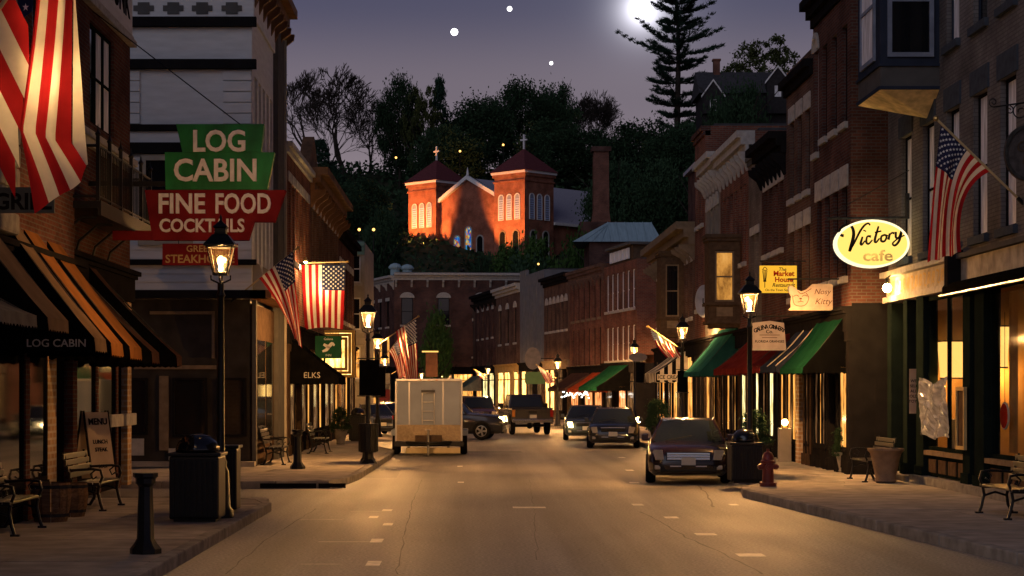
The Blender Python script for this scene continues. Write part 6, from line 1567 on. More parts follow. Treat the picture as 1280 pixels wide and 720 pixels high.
t = thing('flag_lamp', 'small lit lamp at the wall end of the hanging flag', 'lamp', P3(382, 325, 57.55)); b = MB(); b.lathe([(.02, .08), (.09, -.02), (.10, -.05)], 10); b.build('shade', BRASS, t); b = MB(); b.ball((0, 0, -.06), .05, 8); b.build('bulb', LAMPE, t); b = MB(); b.tube([(0, 0, .06), (0, .45, .1)], .012, 5); b.build('arm', IRON, t)
lamp(t, (.1, -.3, -.25), 85, (1, .62, .26), .08)
lamp(t, (.5, .75, -.9), 80, (1, .58, .2), .08)
flag('american_flag', 'american flag on the third left lamp post, largest of the group above the trailer', draped((520, 398), (495, 414), (522, 435), (500, 440), (522, 478), (510, 482), 75.6, .16, 2.2), pole=(P3(473, 431, 76.0), P3(522, 396, 75.6)), star_r=.06)
flag('american_flag', 'smaller tilted american flag left of the largest one above the trailer', draped((498, 424), (486, 440), (506, 440), (494, 450), (505, 470), (498, 474), 98, .2, 2.0), pole=(P3(482, 444, 101), P3(499, 423, 98)), star_r=.06)
flag('american_flag', 'furled american flag lowest in the group above the trailer', draped((511, 454), (500, 461), (514, 466), (505, 470), (520, 484), (508, 486), 106, .2, 2.0), pole=(P3(487, 469, 107), P3(512, 453, 106)), star_r=.06)
flag('american_flag', 'american flag swept sideways above the striped awning', draped((813, 411), (846, 435), (816, 428), (846, 438), (834, 447), (852, 447), 66, .13, 2.3), pole=(P3(852, 437, 66), P3(811, 409, 66)), star_r=.05)
flag('american_flag', 'tall american flag on the cafe front at the right edge', draped((1176, 156), (1238, 214), (1170, 205), (1192, 236), (1161, 328), (1200, 316), 31.8, .10, 2.4), pole=(P3(1281, 256, 31.75), P3(1172, 150, 31.8)), star_r=.030)
flag('american_flag', 'tiny furled flag beside the far lamp at the bend', draped((672, 457), (690, 470), (676, 466), (690, 474), (684, 480), (694, 478), 104, .12, 2), pole=(P3(697, 474, 100), P3(671, 456, 104)), star_r=.06)
flag('american_flag', 'tiny drooping flag left of the farthest lamp', draped((594, 463), (606, 469), (597, 468), (607, 472), (602, 474), (612, 474), 122, .1, 2), pole=(P3(611, 471, 122), P3(593, 462, 122)), star_r=.06)

# the big flag at the left edge: one long cloth doubled over itself, lit from behind by a lamp on the wall
def bigflag():
    Yf = 20.0
    t = thing('big_flag', 'big american flag glowing at the upper left edge', 'flag', P3(60, -60, Yf), 0, 'american flags along the street')
    base = Vector(t.location)
    def lin(tab, k): return lerp_table(tab, k)
    b = MB(); n = 40
    # front fold: stripes fall straight, bend at a crease and run out slanting
    edges_top = [56, 68, 78, 88, 92]
    cols = ((52, 28, 40, 1), )
    top = [50, 55, 66, 76, 84, 92]                   # photo x of stripe borders at the top
    cre = [[24, 160], [28, 163], [45, 166], [56, 170], [68, 174], [90, 179]]
    end = [[40, 266], [58, 252], [73, 244], [85, 236], [98, 226], [107, 206]]
    stripe = [0, 1, 0, 1, 0, 1]
    def pt(s, tt):
        i = min(int(s), 4); f = s - i
        g = lambda arr, q: arr[i][q] * (1 - f) + arr[i + 1][q] * f
        xt = top[i] * (1 - f) + top[i + 1] * f
        if tt < .72:
            k = tt / .72; x = xt + (g(cre, 0) - xt) * k ** 1.35; y = -70 + (g(cre, 1) + 70) * k; z = .06 * math.sin(s * 2.1 + .5) * (1 - .3 * k)
        else:
            k = (tt - .72) / .28; x = g(cre, 0) + (g(end, 0) - g(cre, 0)) * k; y = g(cre, 1) + (g(end, 1) - g(cre, 1)) * k; z = .06 * math.sin(s * 2.1 + .5) * .7 + .10 * math.sin(math.pi * k * .6)
        return P3(x, y, Yf) + Vector((0, z, 0)) - base
    for i in range(5):
        for q in range(4):
            s0, s1 = i + q / 4, i + (q + 1) / 4; b.cur = (0, 1, 0, 1, 0)[i]
            b.grid([[pt(s0, k / n) for k in range(n + 1)], [pt(s1, k / n) for k in range(n + 1)]])
    # right edge stripe of the fold
    top6, cre6 = 80, 90
    def pr_(f, tt):
        x0 = [84, 92][0] + 8; k = min(1, tt / .72); xa = 92 - 2 * k; xb = 84 + (104 - 84) * k ** .8
        if tt < .72: x = xa + (max(xa, xb) - xa) * f; y = -70 + (179 - 8 * f + 70) * k; z = .02 + .10 * f
        else:
            k2 = (tt - .72) / .28; x = (90 + (104 - 90) * f) + (107 - 90 - 14 * f) * k2; y = (179 - 8 * f) + (206 - 179 - 2 * f + 8 * f) * k2; z = .02 + .10 * f
        return P3(x, y, Yf) + Vector((0, z, 0)) - base
    for f in range(4):
        b.cur = 1; b.grid([[pr_(f / 4, k / n) for k in range(n + 1)], [pr_((f + 1) / 4, k / n) for k in range(n + 1)]])
    # rear fold: stripes slanting down to the right from the left edge
    def bk(s, tt):
        # s across stripes, tt along
        x = -60 + 46 * tt * 2.1; y = -160 + s * 50 + 92 * tt * 2.1
        return P3(x, y, Yf + .22) + Vector((0, .05 * math.sin(s * 1.7) - .05 * tt, 0)) - base
    for i in range(5):
        for q in range(3):
            b.cur = (0, 1)[i % 2]
            t1 = 1.0 if i < 2 else 1.0 - (i - 1) * .06
            b.grid([[bk(i + q / 3, t1 * k / 14) for k in range(15)], [bk(i + (q + 1) / 3, t1 * k / 14) for k in range(15)]])
    me = b.mesh('cloth', [FL_R, FL_W, FL_B], fix=False)
    bm = bmesh.new(); bm.from_mesh(me); bmesh.ops.remove_doubles(bm, verts=bm.verts, dist=1e-4); bm.to_mesh(me); bm.free()
    me.polygons.foreach_set('use_smooth', [True] * len(me.polygons)); place(me, 'cloth', t)
    b = MB(); b.prism([P3(x, y, Yf + .17) - base for x, y in ((14, -40), (46, -40), (40, 14), (30, 22), (22, 4))], (0, .006, 0)); b.build('union', FL_B, t)
    b = MB()
    for x, y in ((32, 9), (26, -10), (38, -12)):
        b.face([P3(x + SP[k][0] * 4.2, y - SP[k][1] * 5.2, Yf + .155) - base for k in range(10)])
    b.build('stars', FL_S, t, fix=False)
    b = MB(); b.tube([P3(-90, 140, Yf + .35) - base, P3(60, -78, Yf) - base, P3(110, -150, Yf - .1) - base], .025, 8); b.build('pole', MATS['pale_pole_wood'], t)
    # lamp behind the cloth
    l = thing('flag_lamp', 'wall lamp hidden behind the big flag and shining through it', 'lamp', P3(66, 70, 20.40))
    o = MB(); o.lathe([(.03, .12), (.07, -.02), (.08, -.06)], 10); o.build('shade', BRASS, l); o = MB(); o.ball((0, 0, -.06), .06, 8); o.build('bulb', LAMPE, l); o = MB(); o.tube([(0, 0, .1), (-.6, 1, .15), (-6.7 - l.location.x, 2.4, .1)], .014, 5); o.build('arm', IRON, l)
    lamp(l, (0, -.06, -.34), 20, (1, .55, .2), .10)
    lamp(l, (0, -.06, .40), 7, (1, .55, .2), .08)
bigflag()

# ================================================================== STREET FURNITURE
def gy2(py): return (EYE - .14) * FPX / (py - VY)
# bollards
b = MB(); b.lathe([(.19, 0), (.19, .06), (.14, .12), (.105, .18), (.085, .80), (.12, .84), (.12, .90), (.15, .92), (.15, .965)], 8); BOLL = b.mesh('bollard', IRON, smooth=35)
for px, py, lab in ((182, 692, 'black iron bollard on the near left pavement'), (372, 586, 'black iron bollard before the bench at the white house')):
    Y = gy2(py); tag(place(BOLL, 'bollard', None, (PX(px, Y), Y, .14)), lab, 'bollard', 'iron bollards')
# litter bins
def litter_bin(label, x, Y, w=.70, h=.97, dome=True):
    t = thing('litter_bin', label, 'litter bin', (x, Y, .14), 0, 'black litter bins')
    b = MB(); b.box(-w / 2, w / 2, -w / 2, w / 2, .04, h); b.build('body', IRON, t, bevel=.03)
    n = 9
    for k in range(n):
        xx = -w / 2 + w * (k + .5) / n
        b = MB(); b.box(xx - w * .036, xx + w * .036, -w / 2 - .02, -w / 2 - .001, .08, h - .06); b.build('slat', IRON, t, bevel=.006)
    b = MB(); b.box(-w / 2 - .03, w / 2 + .03, -w / 2 - .03, w / 2 + .03, h, h + .05); b.build('rim', IRON, t, bevel=.012)
    b = MB(); b.box(-w / 2 + .06, w / 2 - .06, -w / 2 + .06, w / 2 - .06, 0, .04); b.build('foot', IRON, t)
    if dome:
        b = MB(); b.lathe([(w * .44, h + .05), (w * .45, h + .10), (w * .40, h + .2), (w * .27, h + .29), (w * .1, h + .325), (.001, h + .33)], 20); b.build('dome_lid', mat('polished_black_steel', (.008, .008, .009), .14, var=.05, spec=.6) if 'polished_black_steel' not in MATS else MATS['polished_black_steel'], t, smooth=True)
    return t
litter_bin('black dome topped litter bin on the near left pavement', PX(247, 27.6), 27.6, .74, .97)
litter_bin('second black bin tucked behind the dome topped one', PX(277, 29.4), 29.6, .5, 1.02, False)
litter_bin('black bin with a shiny dome on the right kerb behind the hydrant', PX(931, 38.9), 38.9, .66, .80)
litter_bin('dark dome bin on the left pavement far behind the lamp post', PX(447, 70), 70, .62, .95)
# bin wrapped round the second lamp post, and the dark banner boxes on the posts
t = thing('post_bin', 'black slatted bin fixed round the second left lamp post', 'litter bin', (PX(462, 49.3), 48.72, .14))
for k in range(12):
    a = 2 * math.pi * k / 12; b = MB(); b.box(-.06, .06, -.02, .02, .32, 1.05); o = b.build('slat', IRON, t, (.24 * math.cos(a), .24 * math.sin(a), 0), a + math.pi / 2)
b = MB(); b.lathe([(.22, .30), (.22, 1.0)], 12); b.build('liner', IRON, t); b = MB(); b.lathe([(.265, .34), (.265, .38)], 12); b.lathe([(.265, 1.0), (.27, 1.06)], 12); b.build('band', IRON, t); b = MB(); b.lathe([(.24, 0), (.2, .06), (.14, .12), (.13, .32)], 8); b.build('base', IRON, t)
def banner(label, px0, px1, py0, py1, Y):
    t = thing('banner', label, 'banner', (PX((px0 + px1) / 2, Y), Y, PZ(py0, Y)), 0, 'dark banners on the lamp posts'); w = (px1 - px0) / FPX * Y; h = (py1 - py0) / FPX * Y
    b = MB(); b.box(-w / 2, w / 2, -.015, .015, -h, -.04); b.build('cloth', AW_BLK, t); b = MB(); b.tube([(-w / 2 - .05, 0, 0), (w / 2 + .04, 0, 0)], .016, 6); b.build('rod', IRONW, t); b = MB(); b.tube([(-w / 2 - .05, 0, -h - .02), (w / 2 + .04, 0, -h - .02)], .016, 6); b.build('rod', IRONW, t)
banner('black banner on the second left lamp post', 449, 474, 448, 494, 48.8)
banner('dark banner on the third left lamp post', 466, 482, 458, 496, 75.8)
banner('dark banner on the third right lamp post', 795, 806, 452, 478, 92.8)
banner('black banner on the second right lamp post', 847, 860, 462, 490, 65.8)
t = thing('street_sign', 'small plate signs on a post beside the left lamp posts', 'sign', (PX(481, 90), 90, .14)); b = MB(); b.tube([(0, 0, 0), (0, 0, 3.0)], .04, 8); b.build('post', IRON, t)
for z, h, m in ((2.5, .5, LINTEL), (1.7, .55, mat('sign_red', (.22, .05, .06), .6))): b = MB(); b.box(-.25, .25, -.06, -.04, z - h / 2, z + h / 2); b.build('plate', m, t)
# hydrant
Y = gy2(608); t = thing('fire_hydrant', 'dark red fire hydrant on the right kerb', 'hydrant', (PX(960, Y), Y, .14))
RED = mat('hydrant_red', (.13, .018, .018), .4, var=.25, nscale=6, spec=.4)
b = MB(); b.lathe([(.17, 0), (.17, .05), (.12, .07), (.115, .46), (.15, .48), (.15, .52), (.125, .54), (.12, .60), (.08, .68), (.03, .71), (.03, .76)], 14); b.build('barrel', RED, t, smooth=35)
for a, r in ((R(-90), .075), (R(0), .06), (R(180), .06)):
    b = MB(); d = Vector((math.cos(a), math.sin(a), 0)); b.tube([d * .09 + Vector((0, 0, .40)), d * .19 + Vector((0, 0, .40))], r, 10); b.tube([d * .19 + Vector((0, 0, .40)), d * .215 + Vector((0, 0, .40))], r * .55, 6); b.build('nozzle', RED, t)
b = MB(); b.lathe([(.18, .05), (.18, .075)], 8); b.build('flange', RED, t)
# benches
def bench_parts(L):
    P = []
    for k in range(4): b = MB(); b.box(-L / 2, L / 2, -.02 + k * .11, .075 + k * .11, .43, .465); P.append(('slat', b.mesh('slat', WOODB, bevel=.008)))
    for k in range(4): b = MB(); y = .44 + k * .035; b.box(-L / 2, L / 2, y, y + .03, .54 + k * .1, .625 + k * .1); P.append(('slat', b.mesh('slat', WOODB, bevel=.008)))
    for s in (-1, 1):
        x = s * (L / 2 - .12); b = MB()
        b.tube([(x, -.06, 0), (x, -.02, .12), (x, .02, .30), (x, 0, .42)], .025, 6); b.tube([(x, .48, 0), (x, .40, .14), (x, .38, .30), (x, .42, .43)], .025, 6); b.tube([(x, 0, .42), (x, .42, .42), (x, .50, .65), (x, .58, .95)], .022, 6)
        b.tube([(x, .02, .28), (x, .2, .34), (x, .38, .28)], .018, 6); b.tube([(x, 0, .43), (x, -.05, .55), (x, -.02, .66), (x, .1, .68), (x, .45, .66), (x, .52, .7)], .022, 6); b.tube([(x, .06, .67), (x, .14, .6), (x, .1, .52), (x, .04, .56)], .014, 6)
        b.box(x - .03, x + .03, -.12, .0, 0, .03); b.box(x - .03, x + .03, .45, .55, 0, .03)
        P.append(('bench_end', b.mesh('bench_end', IRON)))
    return P
WOODB = mat('painted_bench_slat', (.016, .013, .011), .35, spec=.3, var=.3, nscale=5)
BP = bench_parts(1.8)
def bench(label, x, Y, rot):
    t = thing('bench', label, 'bench', (x, Y, .14), rot, 'iron benches on the pavements')
    for n, me in BP: place(me, n, t)
# front of the bench is local -y
bench('iron bench at the lower left edge against the wall', -6.15, 25.3, R(90)); bench('iron bench behind the bollard on the left', -6.0, 30.4, R(90))
bench('iron bench at the left foot of the white corner house', -4.95, 48.6, R(90)); bench('iron bench farther up the left pavement by the lit pillar', -4.5, 57.0, R(90))
bench('iron bench at the lower right edge before the cafe window', 8.1, 28.4, R(-90)); bench('iron bench half behind the stone urn', 8.35, 39.6, R(-90))
# urns, barrels and potted shrubs
def urn(label, x, Y, k, m, shrub=0.0, group=None):
    t = thing('planter', label, 'planter', (x, Y, .14), 0, group)
    b = MB(); b.lathe([(.20 * k, 0), (.24 * k, .05 * k), (.22 * k, .12 * k), (.26 * k, .3 * k), (.30 * k, .5 * k), (.34 * k, .66 * k), (.40 * k, .72 * k), (.40 * k, .77 * k), (.33 * k, .775 * k), (.31 * k, .70 * k)], 20); b.build('bowl', m, t, smooth=40)
    b = MB(); b.lathe([(.31 * k, .69 * k), (.31 * k, .71 * k)], 14); b.build('soil', SOIL, t)
    if shrub: 
        place(CROWN['bush'][1], 'foliage', t, (0, 0, .68 * k), 0, (shrub, shrub, shrub * 1.1))
    return t
GP = 'planters on the pavements'
urn('tall stone urn planter on the right pavement', PX(1107, 38.6), 38.6, .95, mat('terracotta_stone', (.2, .145, .105), .8, var=.2, nscale=6, bump=.3), group=GP)
urn('urn with a clipped round shrub on the left pavement', PX(426, 66), 66, .7, STONE, .75, GP)
urn('planter bushy with leaves behind the right bin', PX(946, 42), 42.2, .95, IRONW, .75, GP)
urn('dark pot with a shrub behind the black parked car', PX(823, 64), 64, .9, IRONW, .9, GP)
urn('dark pot with a plant beside the shop door under the green awning', PX(1056, 43.6), 43.6, .62, STONE, .6, GP)
def barrel(label, x, Y, k=1.0):
    t = thing('barrel', label, 'barrel', (x, Y, .14), 0, 'half barrels by the wall')
    for q in range(14):
        a0, a1 = 2 * math.pi * q / 14 + .02, 2 * math.pi * (q + 1) / 14 - .02; b = MB()
        rows = [[(r * k * math.cos(a), r * k * math.sin(a), z * k) for r, z in ((.24, 0), (.29, .2), (.31, .38), (.29, .58))] for a in (a0, a1)]
        b.grid(rows); b.grid([[(x_ * .92, y_ * .92, z_) for x_, y_, z_ in r] for r in rows]); b.build('stave', WOOD, t)
    for z, r in ((.08, .268), (.5, .305)): b = MB(); b.lathe([(r * k, z * k), (r * k * 1.02, (z + .05) * k)], 14); b.build('hoop', IRONW, t)
    b = MB(); b.lathe([(.26 * k, .50 * k), (.26 * k, .53 * k)], 14); b.build('soil', SOIL, t)
barrel('half barrel between the two near left benches', -6.25, 27.3); barrel('half barrel right of the second left bench', -6.2, 28.4, .9)
# sandwich board with a menu
t = thing('menu_board', 'pale menu board leaning by the log cabin door', 'menu board', (PX(121, 33.4), 33.2, .14), R(52))
for s in (-1, 1):
    b = MB(); b.prism([(-.26, s * .26, 0.35), (.26, s * .26, 0.35), (.26, s * .03, 1.55), (-.26, s * .03, 1.55)], (0, s * .02, 0)); b.build('panel', MATS['old_paper'], t)
    b = MB(); b.tube([(-.28, s * .33, 0), (-.28, s * .03, 1.58)], .02, 5); b.tube([(.28, s * .33, 0), (.28, s * .03, 1.58)], .02, 5); b.build('frame', TRIMD, t)
def on_panel(s, size, z): text(s, size, INK, t, (0, -(.26 - .23 * (z - .35) / 1.2) - .026, z), bold=.03, rot=(R(-10.8), 0, 0))
on_panel('MENU', .16, 1.38); on_panel('LUNCH', .10, 1.02); on_panel('STEAK', .10, .88); on_panel('SOUP', .09, .58)
# small glaring lamp by the lit brick pier, low lamp at the brick corner
Y = 53.0; t = thing('wall_lamp', 'bright little lamp beside the lit brick pier on the right', 'lamp', (PX(981, 50.0), 50.0, PZ(528, 50.0)))
b = MB(); b.ball((0, 0, 0), .085, 10); b.build('bulb', LAMPE, t, smooth=True); b = MB(); b.lathe([(.09, -.16), (.05, -.08)], 8); b.build('base', BRASS, t)
b = MB(); b.box(-.16, .16, -.1, .2, -1.08, -.16); b.build('pedestal', CREAM, t)
lamp(t, (0, 0, 0), 90, (1, .56, .18), .11)
Y = 73; t = thing('wall_lamp', 'starry orange lamp at the right of the black parked car', 'lamp', (PX(798, 73), 73, PZ(525, 73)))
b = MB(); b.ball((0, 0, 0), .11, 10); b.build('bulb', LAMPE, t, smooth=True); b = MB(); b.tube([(0, 0, -PZ(525, 73) + .14), (0, 0, -.1)], .04, 8); b.build('post', IRON, t)
lamp(t, (0, 0, 0), 60, (1, .56, .18), .14)

# ================================================================== VEHICLES
TAILR = mat('tail_lamp_red', (.3, .015, .012), .2, var=.05)
LENS = mat('headlamp_lens', (.40, .35, .28), .1, var=.1, spec=.8)
LENSON = emit('headlamp_lit', (1, .66, .25), 14)
PLATE = mat('number_plate', (.55, .52, .46), .5, var=.05)
CARGL = mat('car_window_glass', (.010, .014, .017), .03, var=.1, spec=.8)
BLKPL = mat('black_plastic', (.010, .010, .010), .5, var=.1, spec=.2)
def paint(name, c): return mat(name, c, .22, var=.05, coat=.4, spec=.4)
def wheel_mesh():
    b = MB(); b.lathe([(.20, -.10), (.30, -.11), (.335, -.06), (.335, .06), (.30, .11), (.20, .10)], 24, axis='x'); ty = b.mesh('tyre', RUBBER, smooth=40)
    b = MB(); b.lathe([(.21, -.09), (.215, .075), (.19, .085), (.17, .02), (.06, .04), (.05, .09), (.001, .092)], 24, axis='x')
    for k in range(5):
        a = 2 * math.pi * k / 5; c_, s = math.cos(a), math.sin(a); w = .03
        b.prism([(.04, -s * w + c_ * .05, c_ * w + s * .05), (.04, s * w + c_ * .05, -c_ * w + s * .05), (.04, s * w * 1.3 + c_ * .2, -c_ * w * 1.3 + s * .2), (.04, -s * w * 1.3 + c_ * .2, c_ * w * 1.3 + s * .2)], (.045, 0, 0))
    return ty, b.mesh('rim', STEEL, smooth=35)
TY, RIM = wheel_mesh()
def wheels(t, xs, ys, r=.335, dual=False):
    for x in xs:
        for y in ys:
            k = r / .335; w = place(TY, 'wheel', t, (x, y, r), 0, (1.0, k, k)); rm = place(RIM, 'rim', w, (.025 if x > 0 else -.025, 0, 0), 0 if x > 0 else math.pi)
SED = dict(st=[(-2.42, .56, .36, .50, .55), (-2.37, .78, .25, .64, .70), (-2.22, .87, .20, .75, .82), (-1.8, .905, .19, .80, .87), (-1.05, .915, .18, .88, .94), (0, .915, .18, .91, .95), (1.0, .915, .18, .95, .99), (1.75, .90, .2, .98, 1.05), (2.2, .86, .26, .96, 1.03), (2.38, .78, .32, .88, .94), (2.43, .6, .42, .7, .75)],
           cab=(-1.08, -.30, .95, 1.78), zb=.93, zr=1.43, hb=.82, hr=.59, wy=(-1.42, 1.40))
SUV = dict(st=[(-2.35, .6, .42, .66, .72), (-2.29, .84, .32, .84, .90), (-2.1, .90, .26, .95, 1.02), (-1.5, .93, .26, 1.02, 1.10), (-.95, .93, .25, 1.06, 1.14), (0, .93, .25, 1.08, 1.12), (1.5, .93, .26, 1.10, 1.12), (2.15, .90, .34, 1.10, 1.12), (2.32, .8, .40, 1.0, 1.05)],
           cab=(-1.0, -.35, 1.7, 2.2), zb=1.10, zr=1.72, hb=.84, hr=.68, wy=(-1.42, 1.35))
def car(name, label, cat, loc, rot, pm, K, lit=False, grille='bars', group=None, r=.335):
    t = thing(name, label, cat, loc, rot, group)
    b = MB(); rows = []
    for y, hw, zl, zb, zt in K['st']:
        h = [(0, zl), (hw * .85, zl), (hw * .975, zl + .09), (hw, (zl + zb) / 2), (hw * .985, zb - .07), (hw * .93, zb), (hw * .72, zt - .025), (hw * .35, zt - .003), (0, zt)]
        rows.append([(x, y, z) for x, z in h] + [(-x, y, z) for x, z in h[-2:0:-1]])
    for a_, c_ in zip(rows, rows[1:]): b.grid([a_ + a_[:1], c_ + c_[:1]])
    b.face(rows[0]); b.face(rows[-1])
    body = b.build('body', pm, t, smooth=38)
    # wheel arches
    for x in (-1, 1):
        for y in K['wy']:
            hw = .918 if K is SED else .933; q = MB(); n = 14
            for k in range(n):
                a0, a1 = math.pi * k / n, math.pi * (k + 1) / n
                q.prism([(x * (hw - .05), y + rr * math.cos(aa), r + rr * math.sin(aa)) for rr, aa in ((r + .01, a0), (r + .075, a0), (r + .075, a1), (r + .01, a1))], (x * .058, 0, 0))
            q.build('wheel_arch', BLKPL, t)
    wheels(t, (-.835 if K is SED else -.855, .835 if K is SED else .855), K['wy'], r)
    y0, y1, y2, y3 = K['cab']; zb, zr, hb, hr = K['zb'], K['zr'], K['hb'], K['hr']
    def curve(yb, bow, z, hw, n=8): return [(hw * (2 * k / n - 1), yb + bow * (2 * k / n - 1) ** 2, z + (.02 * (1 - (2 * k / n - 1) ** 2) if z > zb else 0)) for k in range(n + 1)]
    A, Bq, C_, D = curve(y0, .22, zb - .02, hb), curve(y1, .12, zr - .05, hr), curve(y2, -.06, zr - .04, hr), curve(y3, -.16, zb, hb * .96)
    mid = curve((y1 + y2) / 2, 0.0, zr, hr * 1.03)
    g = MB(); g.grid([A, [tuple((Vector(p) * .5 + Vector(q) * .5) + Vector((0, -.015, .02))) for p, q in zip(A, Bq)], Bq]); g.build('windscreen', CARGL, t, smooth=True)
    g = MB(); g.grid([Bq, mid, C_]); g.build('roof', pm, t, smooth=True)
    g = MB(); g.grid([C_, D]); g.build('rear_window', CARGL, t, smooth=True)
    for s, k in ((-1, 0), (1, -1)):
        g = MB(); g.face([A[k], Bq[k], mid[k], C_[k], D[k]]); g.build('side_window', CARGL, t, fix=False)
        g = MB(); g.tube([A[k], Bq[k], mid[k], C_[k], D[k]], .032, 6); m_ = (y1 + y2) / 2; g.tube([(s * hb, m_ + .1, zb - .02), mid[k]], .035, 5); g.tube([A[k], (s * hb * 1.02, (y0 + y3) / 2, zb - .03), D[k]], .02, 5); g.build('pillar', pm, t)
        g = MB(); g.box(s * .90, s * 1.04, y0 + .42, y0 + .56, zb + .0, zb + .15); g.box(s * .86, s * .94, y0 + .46, y0 + .52, zb + .0, zb + .06); g.build('wing_mirror', pm, t, bevel=.02)
    g = MB(); g.tube([A[0], A[4], A[-1]], .012, 5); g.tube([(-.5, y0 - .0, zb + .01), (.1, y0 - .02 + .1, zb + .12)], .01, 4); g.build('wiper', BLKPL, t)
    f = K['st'][1][0]; zf = K['st'][2][3]
    for s in (-1, 1):
        g = MB(); g.prism([(s * .53, f - .075, zf - .20), (s * .72, f - .025, zf - .20), (s * .785, f + .05, zf - .02), (s * .76, f + .02, zf + .02), (s * .57, f - .04, zf + .02)], (0, .12, 0)); g.build('headlight', LENSON if (lit and (lit == 2 or s < 0)) else LENS, t, bevel=.01)
        g = MB(); g.box(s * .55, s * .74, f - .03, f + .1, .34, .43); g.build('fog_lamp', LENS, t, bevel=.02)
        g = MB(); g.box(s * .5, s * .82, 2.30, 2.45 if K is SED else 2.34, zb - .25, zb - .08); g.build('tail_lamp', TAILR, t)
    if grille == 'bars':
        g = MB(); g.box(-.49, .49, f - .07, f + .1, zf - .21, zf - .03); g.build('grille', BLKPL, t)
        for k in range(3): g = MB(); g.box(-.47, .47, f - .10, f - .068, zf - .20 + k * .054, zf - .155 + k * .054); g.build('grille_bar', CHROME, t, bevel=.006)
    else:
        g = MB(); g.box(-.42, .42, f - .05, f + .1, zf - .16, zf - .02); g.build('grille', BLKPL, t, bevel=.02)
        g = MB(); g.box(-.43, .43, f - .06, f + .05, zf - .015, zf + .003); g.build('grille_trim', CHROME, t)
    g = MB(); g.box(-.62, .62, f - .045, f + .1, .27, .45); g.build('lower_intake', BLKPL, t, bevel=.03)
    g = MB(); g.box(-.40, -.16, f - .055, f - .04, .40, .425); g.box(.16, .40, f - .055, f - .04, .40, .425); g.build('chrome_strip', CHROME, t)
    g = MB(); g.box(-.155, .155, f - .105, f - .087, .44, .60); p = g.build('number_plate', PLATE, t)
    text('GAL 826', .075, mat('plate_print', (.12, .1, .25), .6) if 'plate_print' not in MATS else MATS['plate_print'], p, (0, f - .108, .52), bold=.02) if False else None
    if lit:
        for s in ((-1, 1) if lit == 2 else (-1,)): lamp(t, (s * .66, f - .22, zf - .1), 9, (1, .66, .3), .06, 'headlamp_light')
    return t
def gcar(px, py): Y = gy(py); return (PX(px, Y), Y)
x, Y = PX(858, 41.2), 40.4; car('parked_car', 'maroon sedan with a three bar chrome grille parked at the right kerb', 'car', (PX(859, Y + 2.4), Y + 2.4, .004), R(-6), paint('maroon_paint', (.013, .006, .007)), SED, group='parked cars')
x, Y = gcar(770, 561); car('parked_car', 'black sedan parked beyond the maroon one', 'car', (x + .1, Y + 2.4, .004), R(-5), paint('black_paint', (.012, .013, .016)), SED, lit=0, grille='slot', group='parked cars')
x, Y = gcar(738, 556); car('parked_car', 'grey green car with its headlight catching the light behind the black sedan', 'car', (PX(737, 75), 77.5, .004), R(-3), paint('grey_green_paint', (.045, .055, .05)), SED, lit=1, grille='slot', group='parked cars')
car('crossing_car', 'dark suv turning across the street behind the trailer with headlight on', 'car', (PX(563, 77.5), 77.6, .004), R(83), paint('dark_grey_paint', (.018, .017, .017)), SUV, lit=2, grille='slot', r=.37)
car('parked_car', 'dark red suv facing us behind the turning one', 'car', (PX(597, 97), 97, .004), R(4), paint('dark_red_paint', (.04, .014, .014)), SUV, lit=0, grille='slot', group='parked cars', r=.37)
car('parked_car', 'dark car just showing between the trailer and the red suv', 'car', (PX(577, 104), 104, .004), R(4), paint('blue_black_paint', (.014, .017, .025)), SUV, grille='slot', group='parked cars', r=.37)
car('parked_car', 'blue grey car half hidden behind the left lamp posts', 'car', (PX(463, 84), 86, .004), R(14), paint('blue_grey_paint', (.07, .085, .12)), SED, grille='slot', group='parked cars')
car('parked_car', 'pale blue car between the left lamp posts and the trailer', 'car', (PX(486, 92), 95, .004), R(10), paint('pale_blue_paint', (.10, .13, .19)), SED, grille='slot', group='parked cars')
# pickup seen from behind at the bend
x, Y = gcar(666, 544); t = thing('pickup_truck', 'dark lifted pickup truck seen from behind at the bend', 'truck', (x, Y, .004), R(6))
PK = paint('pickup_black', (.016, .013, .015)); W2 = .96
b = MB(); b.box(-W2, W2, .10, 2.2, .62, 1.22); b.build('bed', PK, t, bevel=.05); b = MB(); b.box(-W2 + .06, W2 - .06, .04, .099, .66, 1.20); tg = b.build('tailgate', PK, t, bevel=.02)
b = MB(); b.box(-.2, .2, .02, .04, 1.02, 1.10); b.build('handle', BLKPL, tg); b = MB(); b.box(-W2, W2, .0, .14, 1.222, 1.26); b.build('bed_rail', BLKPL, t)
b = MB(); b.prism([(-.88, 2.2, 1.20), (.88, 2.2, 1.20), (.74, 2.35, 1.86), (-.74, 2.35, 1.86)], (0, 1.7, 0)); b.build('cab', PK, t, bevel=.06)
b = MB(); b.prism([(-.76, 2.188, 1.28), (.76, 2.188, 1.28), (.66, 2.305, 1.76), (-.66, 2.305, 1.76)], (0, .012, 0)); b.build('rear_window', CARGL, t)
b = MB(); b.box(-W2, W2, 2.2, 5.5, .62, 1.19); b.build('body', PK, t, bevel=.06)
b = MB(); b.box(-.95, .95, -.16, .02, .58, .74); b.build('bumper', CHROME, t, bevel=.03); b = MB(); b.box(-.16, .16, -.185, -.165, .78, .94); b.build('number_plate', PLATE, t)
